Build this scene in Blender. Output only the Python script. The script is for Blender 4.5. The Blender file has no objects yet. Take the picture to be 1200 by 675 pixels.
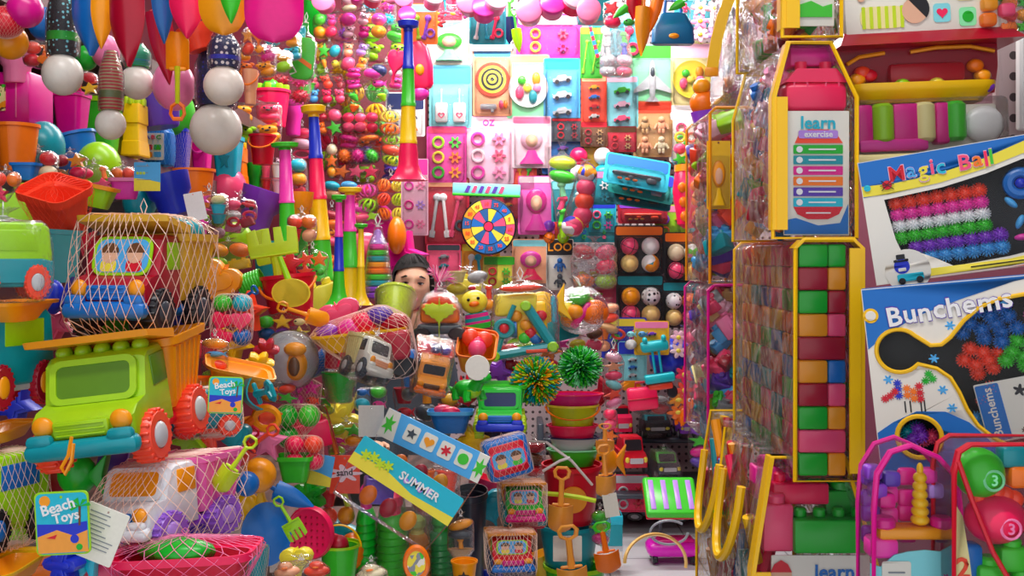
import bpy, bmesh, math, random
import numpy as np
from mathutils import Vector, Matrix, Euler
from mathutils.bvhtree import BVHTree
from mathutils.noise import noise as pnoise
RND = random.Random(7)
PI = math.pi
SC = bpy.context.scene
COL = SC.collection
# ------------------------------------------------------------------ camera
FOC, CX, HY, EYE = 1200.0, 600.0, 300.0, 1.3     # focal length in px, principal column, horizon row, eye height (m)
cam = bpy.data.cameras.new('camera'); cam.lens = 36; cam.sensor_width = 36
cam.shift_y = -(337.5 - HY) / 1200.0; cam.clip_start = .05
co = bpy.data.objects.new('camera', cam); COL.objects.link(co)
co.location = (0, 0, EYE); co.rotation_euler = (PI / 2, 0, 0); SC.camera = co


def W(px, py, Y):
    return Vector(((px - CX) / FOC * Y, Y, EYE - (py - HY) / FOC * Y))


# ------------------------------------------------------------------ materials
HEX = dict(red='d8102c', crimson='b00a2c', hot='ff1f5c', rose='ff4f7e', magenta='e3128f', fuchsia='f53ab0', pink='ff86b8', palepink='f7c0d6', blush='ffdbe6',
           orange='ff7a10', amber='ffa012', coral='ff4a2c', peach='ffb184', yellow='ffc60c', lemon='f3e240', butter='f5e7a0', lime='9edb12', chart='c6e21c',
           green='10b52a', leaf='3ecb2b', dkgreen='0b6e33', mint='8ff0b0', teal='0798a6', cyan='16bcd6', aqua='86dfe8', sky='4fb0f0', blue='0b6fc6',
           royal='1c34c8', navy='12235a', violet='5a36ae', purple='8f3fd0', lilac='b98ae6', white='f2f2f2', ivory='ece8dc', cream='f4e6bd', grey='8b9097',
           silver='c4c8cc', slate='3c4550', dark='1b1b22', black='0b0b0e', brown='6b4224', tan='c79a63', skin='e9b596', tile='d8d8d6', wall='cfc3c4', wood='5a4438',
           card='a98358', sand='f6a23c', clearwhite='dfe6ea')


def lin(c):
    h = HEX.get(c, c)
    v = [int(h[i:i + 2], 16) / 255 for i in (0, 2, 4)]
    return tuple((x / 12.92 if x <= .04045 else ((x + .055) / 1.055) ** 2.4) for x in v) + (1,)


MATS = {}


def nt(name):
    m = bpy.data.materials.new(name); m.use_nodes = True
    n = m.node_tree; n.nodes.clear()
    o = n.nodes.new('ShaderNodeOutputMaterial')
    return m, n, o


def N(n, typ, **kw):
    x = n.nodes.new(typ)
    for k, v in kw.items():
        if k[0] == 'i' and k[1:].isdigit():
            x.inputs[int(k[1:])].default_value = v
        else:
            setattr(x, k, v)
    return x


def mat(spec):
    """'red' shiny plastic, 'red:p' paper, 'red:m' metal, 'red:c' clear tinted plastic, 'film', 'crinkle', 'net', 'print:a,b,c:scale', 'dots:a,b:scale', 'stripe:a,b:scale:axis'"""
    if spec in MATS:
        return MATS[spec]
    m, n, o = nt('material_' + spec.replace(':', '_').replace(',', '_'))
    f = spec.split(':')
    L = n.links.new
    if f[0] in ('film', 'crinkle', 'clear'):
        hard = f[0] == 'clear'
        cr = f[0] == 'crinkle'
        tc = N(n, 'ShaderNodeTexCoord')
        no = N(n, 'ShaderNodeTexNoise'); no.inputs['Scale'].default_value = 16 if cr else 22
        no.inputs['Detail'].default_value = 3; no.inputs['Distortion'].default_value = 1.6 if cr else .8
        L(tc.outputs['Object'], no.inputs['Vector'])
        bp = N(n, 'ShaderNodeBump'); bp.inputs['Strength'].default_value = .8 if cr else (.05 if hard else .5)
        bp.inputs['Distance'].default_value = .03 if cr else .012
        L(no.outputs['Fac'], bp.inputs['Height'])
        gl = N(n, 'ShaderNodeBsdfGlossy'); gl.inputs['Roughness'].default_value = .12 if not hard else .06
        gl.inputs['Color'].default_value = (.8, .8, .8, 1)
        L(bp.outputs['Normal'], gl.inputs['Normal'])
        tr = N(n, 'ShaderNodeBsdfTransparent')
        tr.inputs['Color'].default_value = (.985, .985, .985, 1)
        fr = N(n, 'ShaderNodeFresnel'); fr.inputs['IOR'].default_value = (1.12 if hard else 1.18) if not cr else 1.22
        L(bp.outputs['Normal'], fr.inputs['Normal'])
        mx = N(n, 'ShaderNodeMixShader')
        L(fr.outputs[0], mx.inputs[0]); L(tr.outputs[0], mx.inputs[1]); L(gl.outputs[0], mx.inputs[2])
        df = N(n, 'ShaderNodeBsdfDiffuse'); df.inputs['Color'].default_value = (.85, .87, .88, 1)
        m2 = N(n, 'ShaderNodeMixShader')
        if cr:
            rp = N(n, 'ShaderNodeMapRange'); rp.inputs[1].default_value = .45; rp.inputs[2].default_value = .75
            rp.inputs[3].default_value = .02; rp.inputs[4].default_value = .22
            L(no.outputs['Fac'], rp.inputs[0]); L(rp.outputs[0], m2.inputs[0])
        else:
            m2.inputs[0].default_value = .008 if hard else .014
        L(mx.outputs[0], m2.inputs[1]); L(df.outputs[0], m2.inputs[2]); L(m2.outputs[0], o.inputs[0])
        MATS[spec] = m
        return m
    b = N(n, 'ShaderNodeBsdfPrincipled')
    L(b.outputs[0], o.inputs[0])
    b.inputs['Roughness'].default_value = .3
    tc = N(n, 'ShaderNodeTexCoord')
    if f[0] in ('print', 'dots', 'stripe', 'check'):
        cs = f[1].split(','); sc = float(f[2]) if len(f) > 2 else 8
        b.inputs['Roughness'].default_value = .45
        rp = N(n, 'ShaderNodeValToRGB'); rp.color_ramp.interpolation = 'CONSTANT'
        e = rp.color_ramp.elements
        if f[0] == 'print':
            v = N(n, 'ShaderNodeTexVoronoi'); v.inputs['Scale'].default_value = sc
            nz = N(n, 'ShaderNodeTexNoise'); nz.inputs['Scale'].default_value = sc * .8
            mxv = N(n, 'ShaderNodeMixRGB'); mxv.inputs[0].default_value = .12
            L(tc.outputs['Object'], nz.inputs['Vector']); L(tc.outputs['Object'], mxv.inputs[1]); L(nz.outputs['Color'], mxv.inputs[2])
            L(mxv.outputs[0], v.inputs['Vector'])
            sx = N(n, 'ShaderNodeSeparateColor'); L(v.outputs['Color'], sx.inputs[0]); L(sx.outputs[0], rp.inputs[0])
            ps = [i / len(cs) for i in range(len(cs))]
        elif f[0] == 'dots':
            v = N(n, 'ShaderNodeTexVoronoi'); v.inputs['Scale'].default_value = sc; v.inputs['Randomness'].default_value = .5
            L(tc.outputs['Object'], v.inputs['Vector']); L(v.outputs['Distance'], rp.inputs[0])
            cs = [cs[1], cs[0]]; ps = [0, float(f[3]) if len(f) > 3 else .3]
        else:
            w = N(n, 'ShaderNodeTexWave', wave_type='BANDS', bands_direction=(f[3] if len(f) > 3 else 'Z'))
            w.inputs['Scale'].default_value = sc
            L(tc.outputs['Object'], w.inputs['Vector']); L(w.outputs['Fac'], rp.inputs[0])
            ps = [0, .5]
        while len(e) < len(cs):
            e.new(.5)
        for i, c in enumerate(cs):
            e[i].position = ps[i]; e[i].color = lin(c)
        L(rp.outputs[0], b.inputs['Base Color'])
    else:
        c = lin(f[0] if f[0] != 'net' else 'ffd9c8')
        if f[0] == 'net' and len(f) > 1:
            c = lin(f[1])
        no = N(n, 'ShaderNodeTexNoise'); no.inputs['Scale'].default_value = 9; no.inputs['Detail'].default_value = 2
        L(tc.outputs['Object'], no.inputs['Vector'])
        mx = N(n, 'ShaderNodeMixRGB')
        mx.inputs[1].default_value = tuple(x * .93 for x in c[:3]) + (1,); mx.inputs[2].default_value = tuple(min(1, x * 1.05) for x in c[:3]) + (1,)
        L(no.outputs['Fac'], mx.inputs[0]); L(mx.outputs[0], b.inputs['Base Color'])
        k = f[1] if len(f) > 1 and f[0] != 'net' else ''
        if k == 'p':
            b.inputs['Roughness'].default_value = .55
        elif k == 'f':
            b.inputs['Roughness'].default_value = .85
        elif k == 'm':
            b.inputs['Metallic'].default_value = .9
        elif k == 'c':
            b.inputs['Roughness'].default_value = .12; b.inputs['Alpha'].default_value = .55
        elif k == 't':
            b.inputs['Roughness'].default_value = .35; b.inputs['Alpha'].default_value = .8
        elif k == 's':
            b.inputs['Subsurface Weight'].default_value = .3; b.inputs['Subsurface Radius'].default_value = (.02, .008, .004); b.inputs['Roughness'].default_value = .5
    MATS[spec] = m
    return m


# ------------------------------------------------------------------ geometry
def rrect(w, d, r, n=4):
    r = max(1e-4, min(r, w / 2 - 1e-4, d / 2 - 1e-4)); out = []
    for cx, cy, a0 in ((w / 2 - r, d / 2 - r, 0), (-w / 2 + r, d / 2 - r, PI / 2), (-w / 2 + r, -d / 2 + r, PI), (w / 2 - r, -d / 2 + r, 1.5 * PI)):
        for i in range(n + 1):
            a = a0 + PI / 2 * i / n
            out.append((cx + r * math.cos(a), cy + r * math.sin(a)))
    return out


def E(rx=0, ry=0, rz=0):
    return Euler((math.radians(rx), math.radians(ry), math.radians(rz))).to_matrix().to_4x4()


def T(x=0, y=0, z=0):
    return Matrix.Translation((x, y, z))


class G:
    def __init__(s):
        s.v, s.f, s.m = [], [], []
        s.M = Matrix.Identity(4); s.mi = 0

    def add(s, vs, fs):
        b = len(s.v)
        s.v += [tuple(s.M @ Vector(v)) for v in vs]
        s.f += [tuple(b + i for i in f) for f in fs]
        s.m += [s.mi] * len(fs)
        return s

    def rings(s, rings, closed=True, cap0=True, cap1=True):
        n = len(rings[0]); vs = [p for r in rings for p in r]; fs = []
        for i in range(len(rings) - 1):
            for j in range(n if closed else n - 1):
                k = (j + 1) % n
                fs.append((i * n + j, i * n + k, (i + 1) * n + k, (i + 1) * n + j))
        if cap0: fs.append(tuple(range(n - 1, -1, -1)))
        if cap1: fs.append(tuple((len(rings) - 1) * n + j for j in range(n)))
        return s.add(vs, fs)

    def loft(s, secs, n=4):
        """secs: (z, w, d, r[, cx, cy]) rounded rectangles stacked upwards"""
        rs = []
        for q in secs:
            z, w, d, r = q[:4]; cx, cy = (q[4], q[5]) if len(q) > 5 else (0, 0)
            rs.append([(cx + x, cy + y, z) for x, y in rrect(w, d, r, n)])
        return s.rings(rs)

    def rbox(s, c, size, b=.03, n=2):
        w, d, h = size; b = min(b, w * .45, d * .45, h * .45); x, y, z = c
        q = b * .3
        return s.loft([(z - h / 2, w - 2 * b, d - 2 * b, q, x, y), (z - h / 2 + q, w - 2 * q, d - 2 * q, b, x, y), (z - h / 2 + b, w, d, b, x, y), (z + h / 2 - b, w, d, b, x, y), (z + h / 2 - q, w - 2 * q, d - 2 * q, b, x, y), (z + h / 2, w - 2 * b, d - 2 * b, q, x, y)], n)

    def cup(s, secs, t=.03, n=4):
        """hollow vessel: outer sections bottom to top, wall t"""
        ins = []
        for q in reversed(secs):
            z, w, d, r = q[:4]
            ins.append((z, w - 2 * t, d - 2 * t, max(r - t, .005)) + tuple(q[4:]))
        ins[-1] = (ins[-1][0] + t,) + ins[-1][1:]
        return s.loft(list(secs) + ins, n)

    def lathe(s, prof, n=20, cap=True):
        rs = [[(max(r, 1e-4) * math.cos(2 * PI * j / n), max(r, 1e-4) * math.sin(2 * PI * j / n), z) for j in range(n)] for r, z in prof]
        return s.rings(rs, cap0=cap, cap1=cap)

    def cyl(s, c, r, h, ax='z', n=16, r2=None, b=0):
        M = s.M
        s.M = M @ T(*c) @ {'z': Matrix.Identity(4), 'x': E(0, 90, 0), 'y': E(-90, 0, 0)}[ax]
        r2 = r if r2 is None else r2
        if b: s.lathe([(r - b, -h / 2), (r, -h / 2 + b), (r2, h / 2 - b), (r2 - b, h / 2)], n)
        else: s.lathe([(r, -h / 2), (r2, h / 2)], n)
        s.M = M
        return s

    def ball(s, c, r, n=14, m=9, top=1.0):
        if not isinstance(r, (tuple, list)): r = (r, r, r)
        vs = [(c[0], c[1], c[2] - r[2])]; fs = []
        for i in range(1, m):
            a = -PI / 2 + PI * top * i / m
            for j in range(n):
                t = 2 * PI * j / n
                vs.append((c[0] + r[0] * math.cos(a) * math.cos(t), c[1] + r[1] * math.cos(a) * math.sin(t), c[2] + r[2] * math.sin(a)))
        vs.append((c[0], c[1], c[2] + r[2])); last = len(vs) - 1
        for j in range(n):
            k = (j + 1) % n
            fs.append((0, 1 + k, 1 + j)); fs.append((last, 1 + (m - 2) * n + j, 1 + (m - 2) * n + k))
            for i in range(m - 2):
                fs.append((1 + i * n + j, 1 + i * n + k, 1 + (i + 1) * n + k, 1 + (i + 1) * n + j))
        return s.add(vs, fs)

    def tube(s, pts, r, n=6, closed=False):
        pts = [Vector(p) for p in pts]; k = len(pts); rs = []
        up = Vector((.13, .21, 1)).normalized(); u = None
        for i in range(k):
            a = pts[(i - 1) % k] if (closed or i > 0) else pts[i]
            b = pts[(i + 1) % k] if (closed or i < k - 1) else pts[i]
            d = (b - a).normalized()
            if u is None:
                u = d.orthogonal().normalized()
            u = (u - d * u.dot(d))
            u = u.normalized() if u.length > 1e-6 else d.orthogonal().normalized()
            w = d.cross(u); rr = r[i] if isinstance(r, (list, tuple)) else r
            rs.append([tuple(pts[i] + u * rr * math.cos(2 * PI * j / n) + w * rr * math.sin(2 * PI * j / n)) for j in range(n)])
        if closed:
            rs.append(rs[0]); return s.rings(rs, cap0=False, cap1=False)
        return s.rings(rs)

    def ring(s, c, r, t, ax='z', n=24, k=6, sc=(1, 1)):
        p = []
        for j in range(n):
            a = 2 * PI * j / n; x, y = r * math.cos(a) * sc[0], r * math.sin(a) * sc[1]
            p.append({'z': (c[0] + x, c[1] + y, c[2]), 'y': (c[0] + x, c[1], c[2] + y), 'x': (c[0], c[1] + x, c[2] + y)}[ax])
        return s.tube(p, t, k, True)

    def flat(s, loops, t=.02, y=0, bev=0, text=None, size=1, shear=0):
        """2-D outlines in the XZ plane (holes allowed) or a text, given thickness t about depth y"""
        if text is None:
            cu = bpy.data.curves.new('c', 'CURVE'); cu.dimensions = '2D'; cu.fill_mode = 'BOTH'
            for lp in loops:
                sp = cu.splines.new('POLY'); sp.points.add(len(lp) - 1); sp.use_cyclic_u = True
                for i, p in enumerate(lp): sp.points[i].co = (p[0], p[1], 0, 1)
        else:
            cu = bpy.data.curves.new('c', 'FONT'); cu.body = text; cu.size = size; cu.align_x = 'CENTER'; cu.align_y = 'CENTER'; cu.shear = shear
            cu.resolution_u = 2; cu.offset = .02 * size
        cu.extrude = t / 2; cu.bevel_depth = bev; cu.bevel_resolution = 1
        ob = bpy.data.objects.new('c', cu); COL.objects.link(ob)
        me = bpy.data.meshes.new_from_object(ob.evaluated_get(bpy.context.evaluated_depsgraph_get()))
        vs = [(v.co.x, y - v.co.z, v.co.y) for v in me.vertices]; fs = [tuple(p.vertices) for p in me.polygons]
        bpy.data.objects.remove(ob); bpy.data.curves.remove(cu); bpy.data.meshes.remove(me)
        return s.add(vs, fs)

    def prof(s, pts, w, x=0, b=.04):
        """side view polygon in YZ (y, z), extruded along X to width w with rounded flanks"""
        cx = sum(p[0] for p in pts) / len(pts); cz = sum(p[1] for p in pts) / len(pts)
        def sh(k): return [(cx + (p[0] - cx) * k, cz + (p[1] - cz) * k) for p in pts]
        q = 1 - b * 1.6
        rs = [[(x + xx, y, z) for y, z in sh(k)] for xx, k in ((-w / 2, q), (-w / 2 + b * .35, 1 - b * .5), (-w / 2 + b, 1), (w / 2 - b, 1), (w / 2 - b * .35, 1 - b * .5), (w / 2, q))]
        return s.rings(rs)

    def sub(s, k):
        s.mi = k
        return s

    def at(s, *ms):
        s.M = Matrix.Identity(4)
        for m in ms: s.M = s.M @ m
        return s

    def done(s, name, mats, parent=None, label=None, ang=38):
        if isinstance(mats, str): mats = [mats]
        me = bpy.data.meshes.new(name); me.from_pydata(s.v, [], s.f)
        for m in mats: me.materials.append(mat(m))
        if len(mats) > 1: me.polygons.foreach_set('material_index', [min(i, len(mats) - 1) for i in s.m])
        bm = bmesh.new(); bm.from_mesh(me); bmesh.ops.remove_doubles(bm, verts=bm.verts, dist=1e-6)
        bmesh.ops.recalc_face_normals(bm, faces=bm.faces); bm.to_mesh(me); bm.free()
        me.polygons.foreach_set('use_smooth', [True] * len(me.polygons))
        me.set_sharp_from_angle(angle=math.radians(ang))
        ob = bpy.data.objects.new(name, me); COL.objects.link(ob)
        if parent is not None: ob.parent = parent
        if label: ob['label'] = label
        return ob


def thing(name, cat):
    o = bpy.data.objects.new(name, None); COL.objects.link(o); o['category'] = cat
    o.empty_display_size = .05
    return o


def setlab(o, label, group=None):
    o['label'] = label
    if group: o['group'] = group
    return o


def struct(name, g, mats, parent=None):
    o = g.done(name, mats, parent)
    if parent is None: o['kind'] = 'structure'
    return o


def tree(o):
    out = [o]
    for c in o.children: out += tree(c)
    return out


def verts(o):
    a = []
    for c in tree(o):
        if c.type == 'MESH':
            q = np.empty(len(c.data.vertices) * 3); c.data.vertices.foreach_get('co', q); a.append(q.reshape(-1, 3))
    return np.concatenate(a)


def PY(px, py):
    return 1.25 + 1.5 * (max(px, 0) / 700) ** 1.3 + max(0, 430 - py) / 430 * .5


def put(o, box, Y=None, rot=(0, 0, 0), d=None, uni=False, dy=0, label=None, group=None):
    """set a finished thing at distance Y so that its outline covers the stated window of the view; d fixes its depth in metres"""
    x0, y0, x1, y1 = box
    mx, my = (x0 + x1) / 2, (y0 + y1) / 2
    if Y is None: Y = PY(mx, my) + dy
    def fold(a): a = abs(a) % 180; return min(a, 180 - a)
    uni = uni or max(fold(rot[0]), fold(rot[1])) > 25
    plan = fold(rot[2]) > 18 and d is None
    P = verts(o); R = np.array(Euler([math.radians(a) for a in rot]).to_matrix())
    s = np.array([1., 1., 1.]); loc = np.array(W(mx, my, Y))
    ext = P.max(0) - P.min(0); P0 = (P.max(0) + P.min(0)) / 2
    s *= (x1 - x0) / FOC * Y / max(ext[0], 1e-6)
    loc = loc - R @ (P0 * s)
    for it in range(14):
        Q = (P * s) @ R.T + loc
        yy = np.maximum(Q[:, 1], .1)
        u = CX + Q[:, 0] / yy * FOC; v = HY - (Q[:, 2] - EYE) / yy * FOC
        kw = (x1 - x0) / max(u.max() - u.min(), 1e-6); kh = (y1 - y0) / max(v.max() - v.min(), 1e-6)
        if uni:
            s *= math.sqrt(kw * kh) ** .9
        else:
            s[0] *= kw ** .8; s[2] *= kh ** .8
            s[1] = s[0] if plan else math.sqrt(s[0] * s[2]) if d is None else d / max(ext[1], 1e-6)
        Q = (P * s) @ R.T + loc
        yy = np.maximum(Q[:, 1], .1)
        u = CX + Q[:, 0] / yy * FOC; v = HY - (Q[:, 2] - EYE) / yy * FOC
        loc[0] += (mx - (u.max() + u.min()) / 2) / FOC * Y; loc[2] -= (my - (v.max() + v.min()) / 2) / FOC * Y
        loc[1] += Y - (Q[:, 1].max() + Q[:, 1].min()) / 2
    o.location = loc; o.rotation_euler = [math.radians(a) for a in rot]; o.scale = s
    if label: o['label'] = label
    if group: o['group'] = group
    return o


def dup(o, name=None):
    c = o.copy(); COL.objects.link(c)
    for ch in o.children:
        k = dup(ch); k.parent = c
    return c


# ------------------------------------------------------------------ wrapping: nets, bags, loops, cards
def hull(o):
    bm = bmesh.new(); P = verts(o)
    if len(P) > 3000: P = P[::len(P) // 3000 + 1]
    for p in P: bm.verts.new(p)
    bmesh.ops.convex_hull(bm, input=bm.verts)
    bm.normal_update()
    lo, hi = P.min(0), P.max(0); c = Vector((lo + hi) / 2)
    t = BVHTree.FromBMesh(bm); bm.free()
    def r(d):
        h = t.ray_cast(c, d)
        return h[3] if h[0] is not None else .3
    return c, r, Vector(hi - lo)


def net(o, n=26, m=15, col='net', w=.007, k=1.03, loop=True):
    c, r, e = hull(o); g = G(); pts = {}
    for i in range(m + 1):
        a = -PI / 2 + PI * (i + .0) / m
        for j in range(n):
            t = 2 * PI * (j + .5 * (i % 2)) / n
            d = Vector((math.cos(a) * math.cos(t) * e.x, math.cos(a) * math.sin(t) * e.y, math.sin(a) * e.z)).normalized()
            pts[i, j] = c + d * (r(d) * k + w)
    w *= max(e) * .45
    for i in range(m):
        for j in range(n):
            j2 = (j - 1) % n if i % 2 == 0 else (j + 1) % n
            for q in ((i + 1, j), (i + 1, j2)):
                g.tube([pts[i, j], pts[q]], w, 3)
    if loop:
        top = c + Vector((0, 0, e.z / 2)); h = max(e) * .06
        g.tube([top, top + Vector((h * .4, 0, h)), top + Vector((0, 0, h * 1.8)), top + Vector((-h * .4, 0, h)), top], w * 1.3, 4)
    return g.done('net', col, o)


def bag(o, k=1.06, neck=.16, matn='film', loop=True, seed=0, n=30, m=18):
    c, r, e = hull(o); g = G(); rs = []
    for i in range(m + 1):
        a = -PI / 2 + PI * i / m; ring = []
        for j in range(n):
            t = 2 * PI * j / n
            d = Vector((math.cos(a) * math.cos(t) * e.x, math.cos(a) * math.sin(t) * e.y, math.sin(a) * e.z)).normalized()
            nz = pnoise(Vector((d.x * 4 + seed, d.y * 4, d.z * 3)))
            ring.append(tuple(c + d * (r(d) * (k + .05 * nz + .012 * math.sin(j * PI)))))
        rs.append(ring)
    rs = rs[:-2]
    h = e.z; z0 = c.z + h / 2 * k
    if neck:
        for kk, rr in ((.02, .10), (neck * .35, .035), (neck * .6, .05), (neck, .16)):
            rs.append([(c.x + math.cos(2 * PI * j / n) * e.x * rr * (1 + .25 * (j % 2)), c.y + math.sin(2 * PI * j / n) * e.y * rr * (1 + .25 * (j % 2)), z0 + h * kk + (.02 * h * (j % 2) if kk == neck else 0)) for j in range(n)])
    g.rings(rs, cap1=not neck)
    b = g.done('bag', matn, o)
    if loop and neck:
        g = G(); q = h * .1; zz = z0 + h * neck * .35
        g.tube([(c.x, c.y - .01, zz), (c.x + q * .35, c.y - .01, zz + q), (c.x, c.y - .01, zz + q * 1.8), (c.x - q * .35, c.y - .01, zz + q), (c.x, c.y - .01, zz)], q * .09, 5)
        g.ring((c.x, c.y, zz), e.x * .05, q * .1)
        g.done('hang_loop', 'white', o)
    return b


def wrap(o, w, **k):
    if w == 'net': net(o, **k)
    elif w == 'bag': bag(o, **k)
    elif w == 'crinkle': bag(o, matn='crinkle', **k)
# ------------------------------------------------------------------ makers of single things
def heart(s=1, n=28):
    return [(s * .0312 * 16 * math.sin(t) ** 3, s * .0312 * (13 * math.cos(t) - 5 * math.cos(2 * t) - 2 * math.cos(3 * t) - math.cos(4 * t))) for t in [2 * PI * i / n for i in range(n)]]


def star(r=.5, k=5, q=.45, a0=PI / 2):
    return [((r if i % 2 == 0 else r * q) * math.cos(a0 + PI * i / k), (r if i % 2 == 0 else r * q) * math.sin(a0 + PI * i / k)) for i in range(2 * k)]


def circ(r=.5, cx=0, cz=0, n=28, sx=1):
    return [(cx + sx * r * math.cos(2 * PI * i / n), cz + r * math.sin(2 * PI * i / n)) for i in range(n)]


def rr2(w, h, r, cx=0, cz=0):
    return [(x + cx, y + cz) for x, y in rrect(w, h, r, 4)]


def flower(r=.5, k=6):
    return [(r * (.72 + .28 * math.cos(k * t)) * math.cos(t), r * (.72 + .28 * math.cos(k * t)) * math.sin(t)) for t in [2 * PI * i / 48 for i in range(48)]]


SHAPES = dict(heart=lambda: heart(), star=lambda: star(), circle=lambda: circ(), flower=lambda: flower(), palm=lambda: [(p[0] * (1 + .18 * (i % 2)), p[1] * (1 + .18 * (i % 2))) for i, p in enumerate(heart(.9, 36))])


def ball(box, label, col='red', kind='plain', Y=None, c2='white', wr=None, dy=0, group=None, cat='ball', name='play_ball'):
    o = thing(name, cat)
    if kind == 'plain':
        G().ball((0, 0, 0), .5, 20, 13).done('shell', col, o)
    elif kind == 'beach':
        cs = col.split(',')
        g = G().ball((0, 0, 0), .5, 18, 11); g.m = [0] * len(g.f)
        for i, f in enumerate(g.f):
            q = np.mean([g.v[j] for j in f], 0); g.m[i] = int((math.atan2(q[0] + q[2] * .4, -q[1]) + PI) / (2 * PI) * 6) % len(cs)
        g.done('panels', cs, o)
    elif kind == 'spiky':
        g = G().ball((0, 0, 0), .4, 14, 9)
        for i in range(64):
            z = 1 - 2 * (i + .5) / 64; t = 2.4 * i; q = math.sqrt(1 - z * z); d = Vector((q * math.cos(t), q * math.sin(t), z))
            g.tube([d * .38, d * .45, d * .5], [.05, .035, .012], 4)
        g.done('shell', col, o)
    elif kind == 'rattle':
        G().ball((0, 0, 0), .3, 12, 8).done('inner_ball', c2, o)
        g = G()
        for i in range(6):
            a = PI * i / 6; g.tube([(.47 * math.cos(t) * math.cos(a), .47 * math.cos(t) * math.sin(a), .47 * math.sin(t)) for t in [2 * PI * j / 20 for j in range(20)]], .045, 5, True)
        g.ring((0, 0, 0), .47, .05); g.at(T(0, -.0, .0)); g.cyl((0, 0, .46), .14, .06); g.cyl((0, 0, -.46), .14, .06)
        g.done('cage', col, o)
    elif kind == 'koosh':
        cs = col.split(',')
        G().ball((0, 0, 0), .16, 10, 7).done('core', cs[0], o)
        g = G(); n = 620; r2 = random.Random(3)
        for i in range(n):
            z = 1 - 2 * (i + .5) / n; t = 2.39996 * i; q = math.sqrt(1 - z * z); d = Vector((q * math.cos(t), q * math.sin(t), z))
            e = (d + Vector((r2.uniform(-.25, .25), r2.uniform(-.25, .25), r2.uniform(-.3, .15)))).normalized()
            g.sub(r2.randrange(len(cs))); g.tube([d * .14, d * .33, d * .35 + e * .15 * r2.uniform(.8, 1.2)], .018, 3)
        k = g.done('strands', cs, o); k['kind'] = 'stuff'
    if wr: wrap(o, wr)
    return put(o, box, Y, dy=dy, label=label, group=group)


def vessel(o, col, style, rim, t=.03):
    g = G()
    if style == 'round': secs = [(0, .72, .72, .36), (.04, .76, .76, .38), (.92, .98, .98, .49), (.93, 1.06, 1.06, .53), (1, 1.06, 1.06, .53)]
    elif style == 'square': secs = [(0, .7, .6, .12), (.05, .74, .64, .14), (.9, .98, .86, .16), (.91, 1.06, .94, .18), (1, 1.06, .94, .18)]
    elif style == 'castle': secs = [(0, .95, .95, .06), (.03, 1, 1, .06), (.28, .92, .92, .06), (.3, .86, .86, .06), (.62, .78, .78, .06), (.64, .88, .88, .06), (.98, .84, .84, .06), (1, .82, .82, .06)]
    elif style == 'basin': secs = [(0, .7, .5, .14), (.06, .76, .56, .16), (.82, 1, .8, .2), (.84, 1.14, .94, .22), (1, 1.16, .96, .22)]
    elif style == 'cup': secs = [(0, .6, .6, .3), (.05, .66, .66, .33), (.45, .7, .7, .35), (.55, .86, .86, .43), (1, .96, .96, .48)]
    elif style == 'ribbed':
        secs = [(0, .8, .8, .4)]
        for i in range(8): secs += [(.02 + i * .12, .84, .84, .42), (.06 + i * .12, .9, .9, .45), (.11 + i * .12, .84, .84, .42)]
        secs += [(1, .86, .86, .43)]
    g.cup(secs, t, 5)
    if rim and style in ('round', 'square', 'basin'):
        k = [i for i, f in enumerate(g.f) if all(g.v[j][2] > .905 * (1 if style != 'basin' else .9) for j in f)]
        for i in k: g.m[i] = 1
    g.done('body', [col, rim or col], o)


def bucket(box, label, col='red', style='round', rim=None, handle=None, up=False, deco=None, Y=None, rot=(0, 0, 0), wr=None, dy=0, group=None, cat='bucket', name='toy_bucket', fill=None, d=None, lid=None, cren=None, netcol=None):
    o = thing(name, cat)
    vessel(o, col, style, rim)
    if handle:
        g = G(); n = 14; f = 1 if up else .25
        pts = [(.53 * math.cos(PI * i / n), -.56 * math.sin(PI * i / n) * (0.15 if up else 1), .9 + (.62 * math.sin(PI * i / n) if up else -.38 * math.sin(PI * i / n))) for i in range(n + 1)]
        g.tube(pts, .028, 6).done('handle', handle, o)
    if deco:
        sh, dc = deco.split(':')
        s = .46
        g = G().at(T(0, -.44 if style != 'square' else -.405, .48) @ E(8 if style in('round', 'square') else 2, 0, 0))
        g.flat([[(x * s, z * s) for x, z in SHAPES[sh]()]], .03)
        g.done('emblem', dc, o)
    if cren:
        g = G()
        for i in range(8):
            a = 2 * PI * i / 8; g.rbox((.4 * math.cos(a), .4 * math.sin(a), 1.06), (.17, .17, .16), .02)
        g.done('battlements', cren, o)
    if lid: G().loft([(.98, 1.08, 1.08 if style != 'square' else .96, .3), (1.02, 1.12, 1.12 if style != 'square' else 1, .3), (1.08, 1.02, 1, .3), (1.14, .6, .6, .28)]).done('lid', lid, o)
    if fill:
        for i, c in enumerate(fill.split(',')):
            a = 2.4 * i; G().ball((.26 * math.cos(a) * (i > 0), .22 * math.sin(a) * (i > 0), .92 + .06 * (i % 3)), .24, 12, 8).done('inner_ball', c, o)
    if wr == 'net' and netcol: net(o, col=netcol)
    elif wr: wrap(o, wr)
    return put(o, box, Y, rot, dy=dy, label=label, group=group, d=d)


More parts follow.
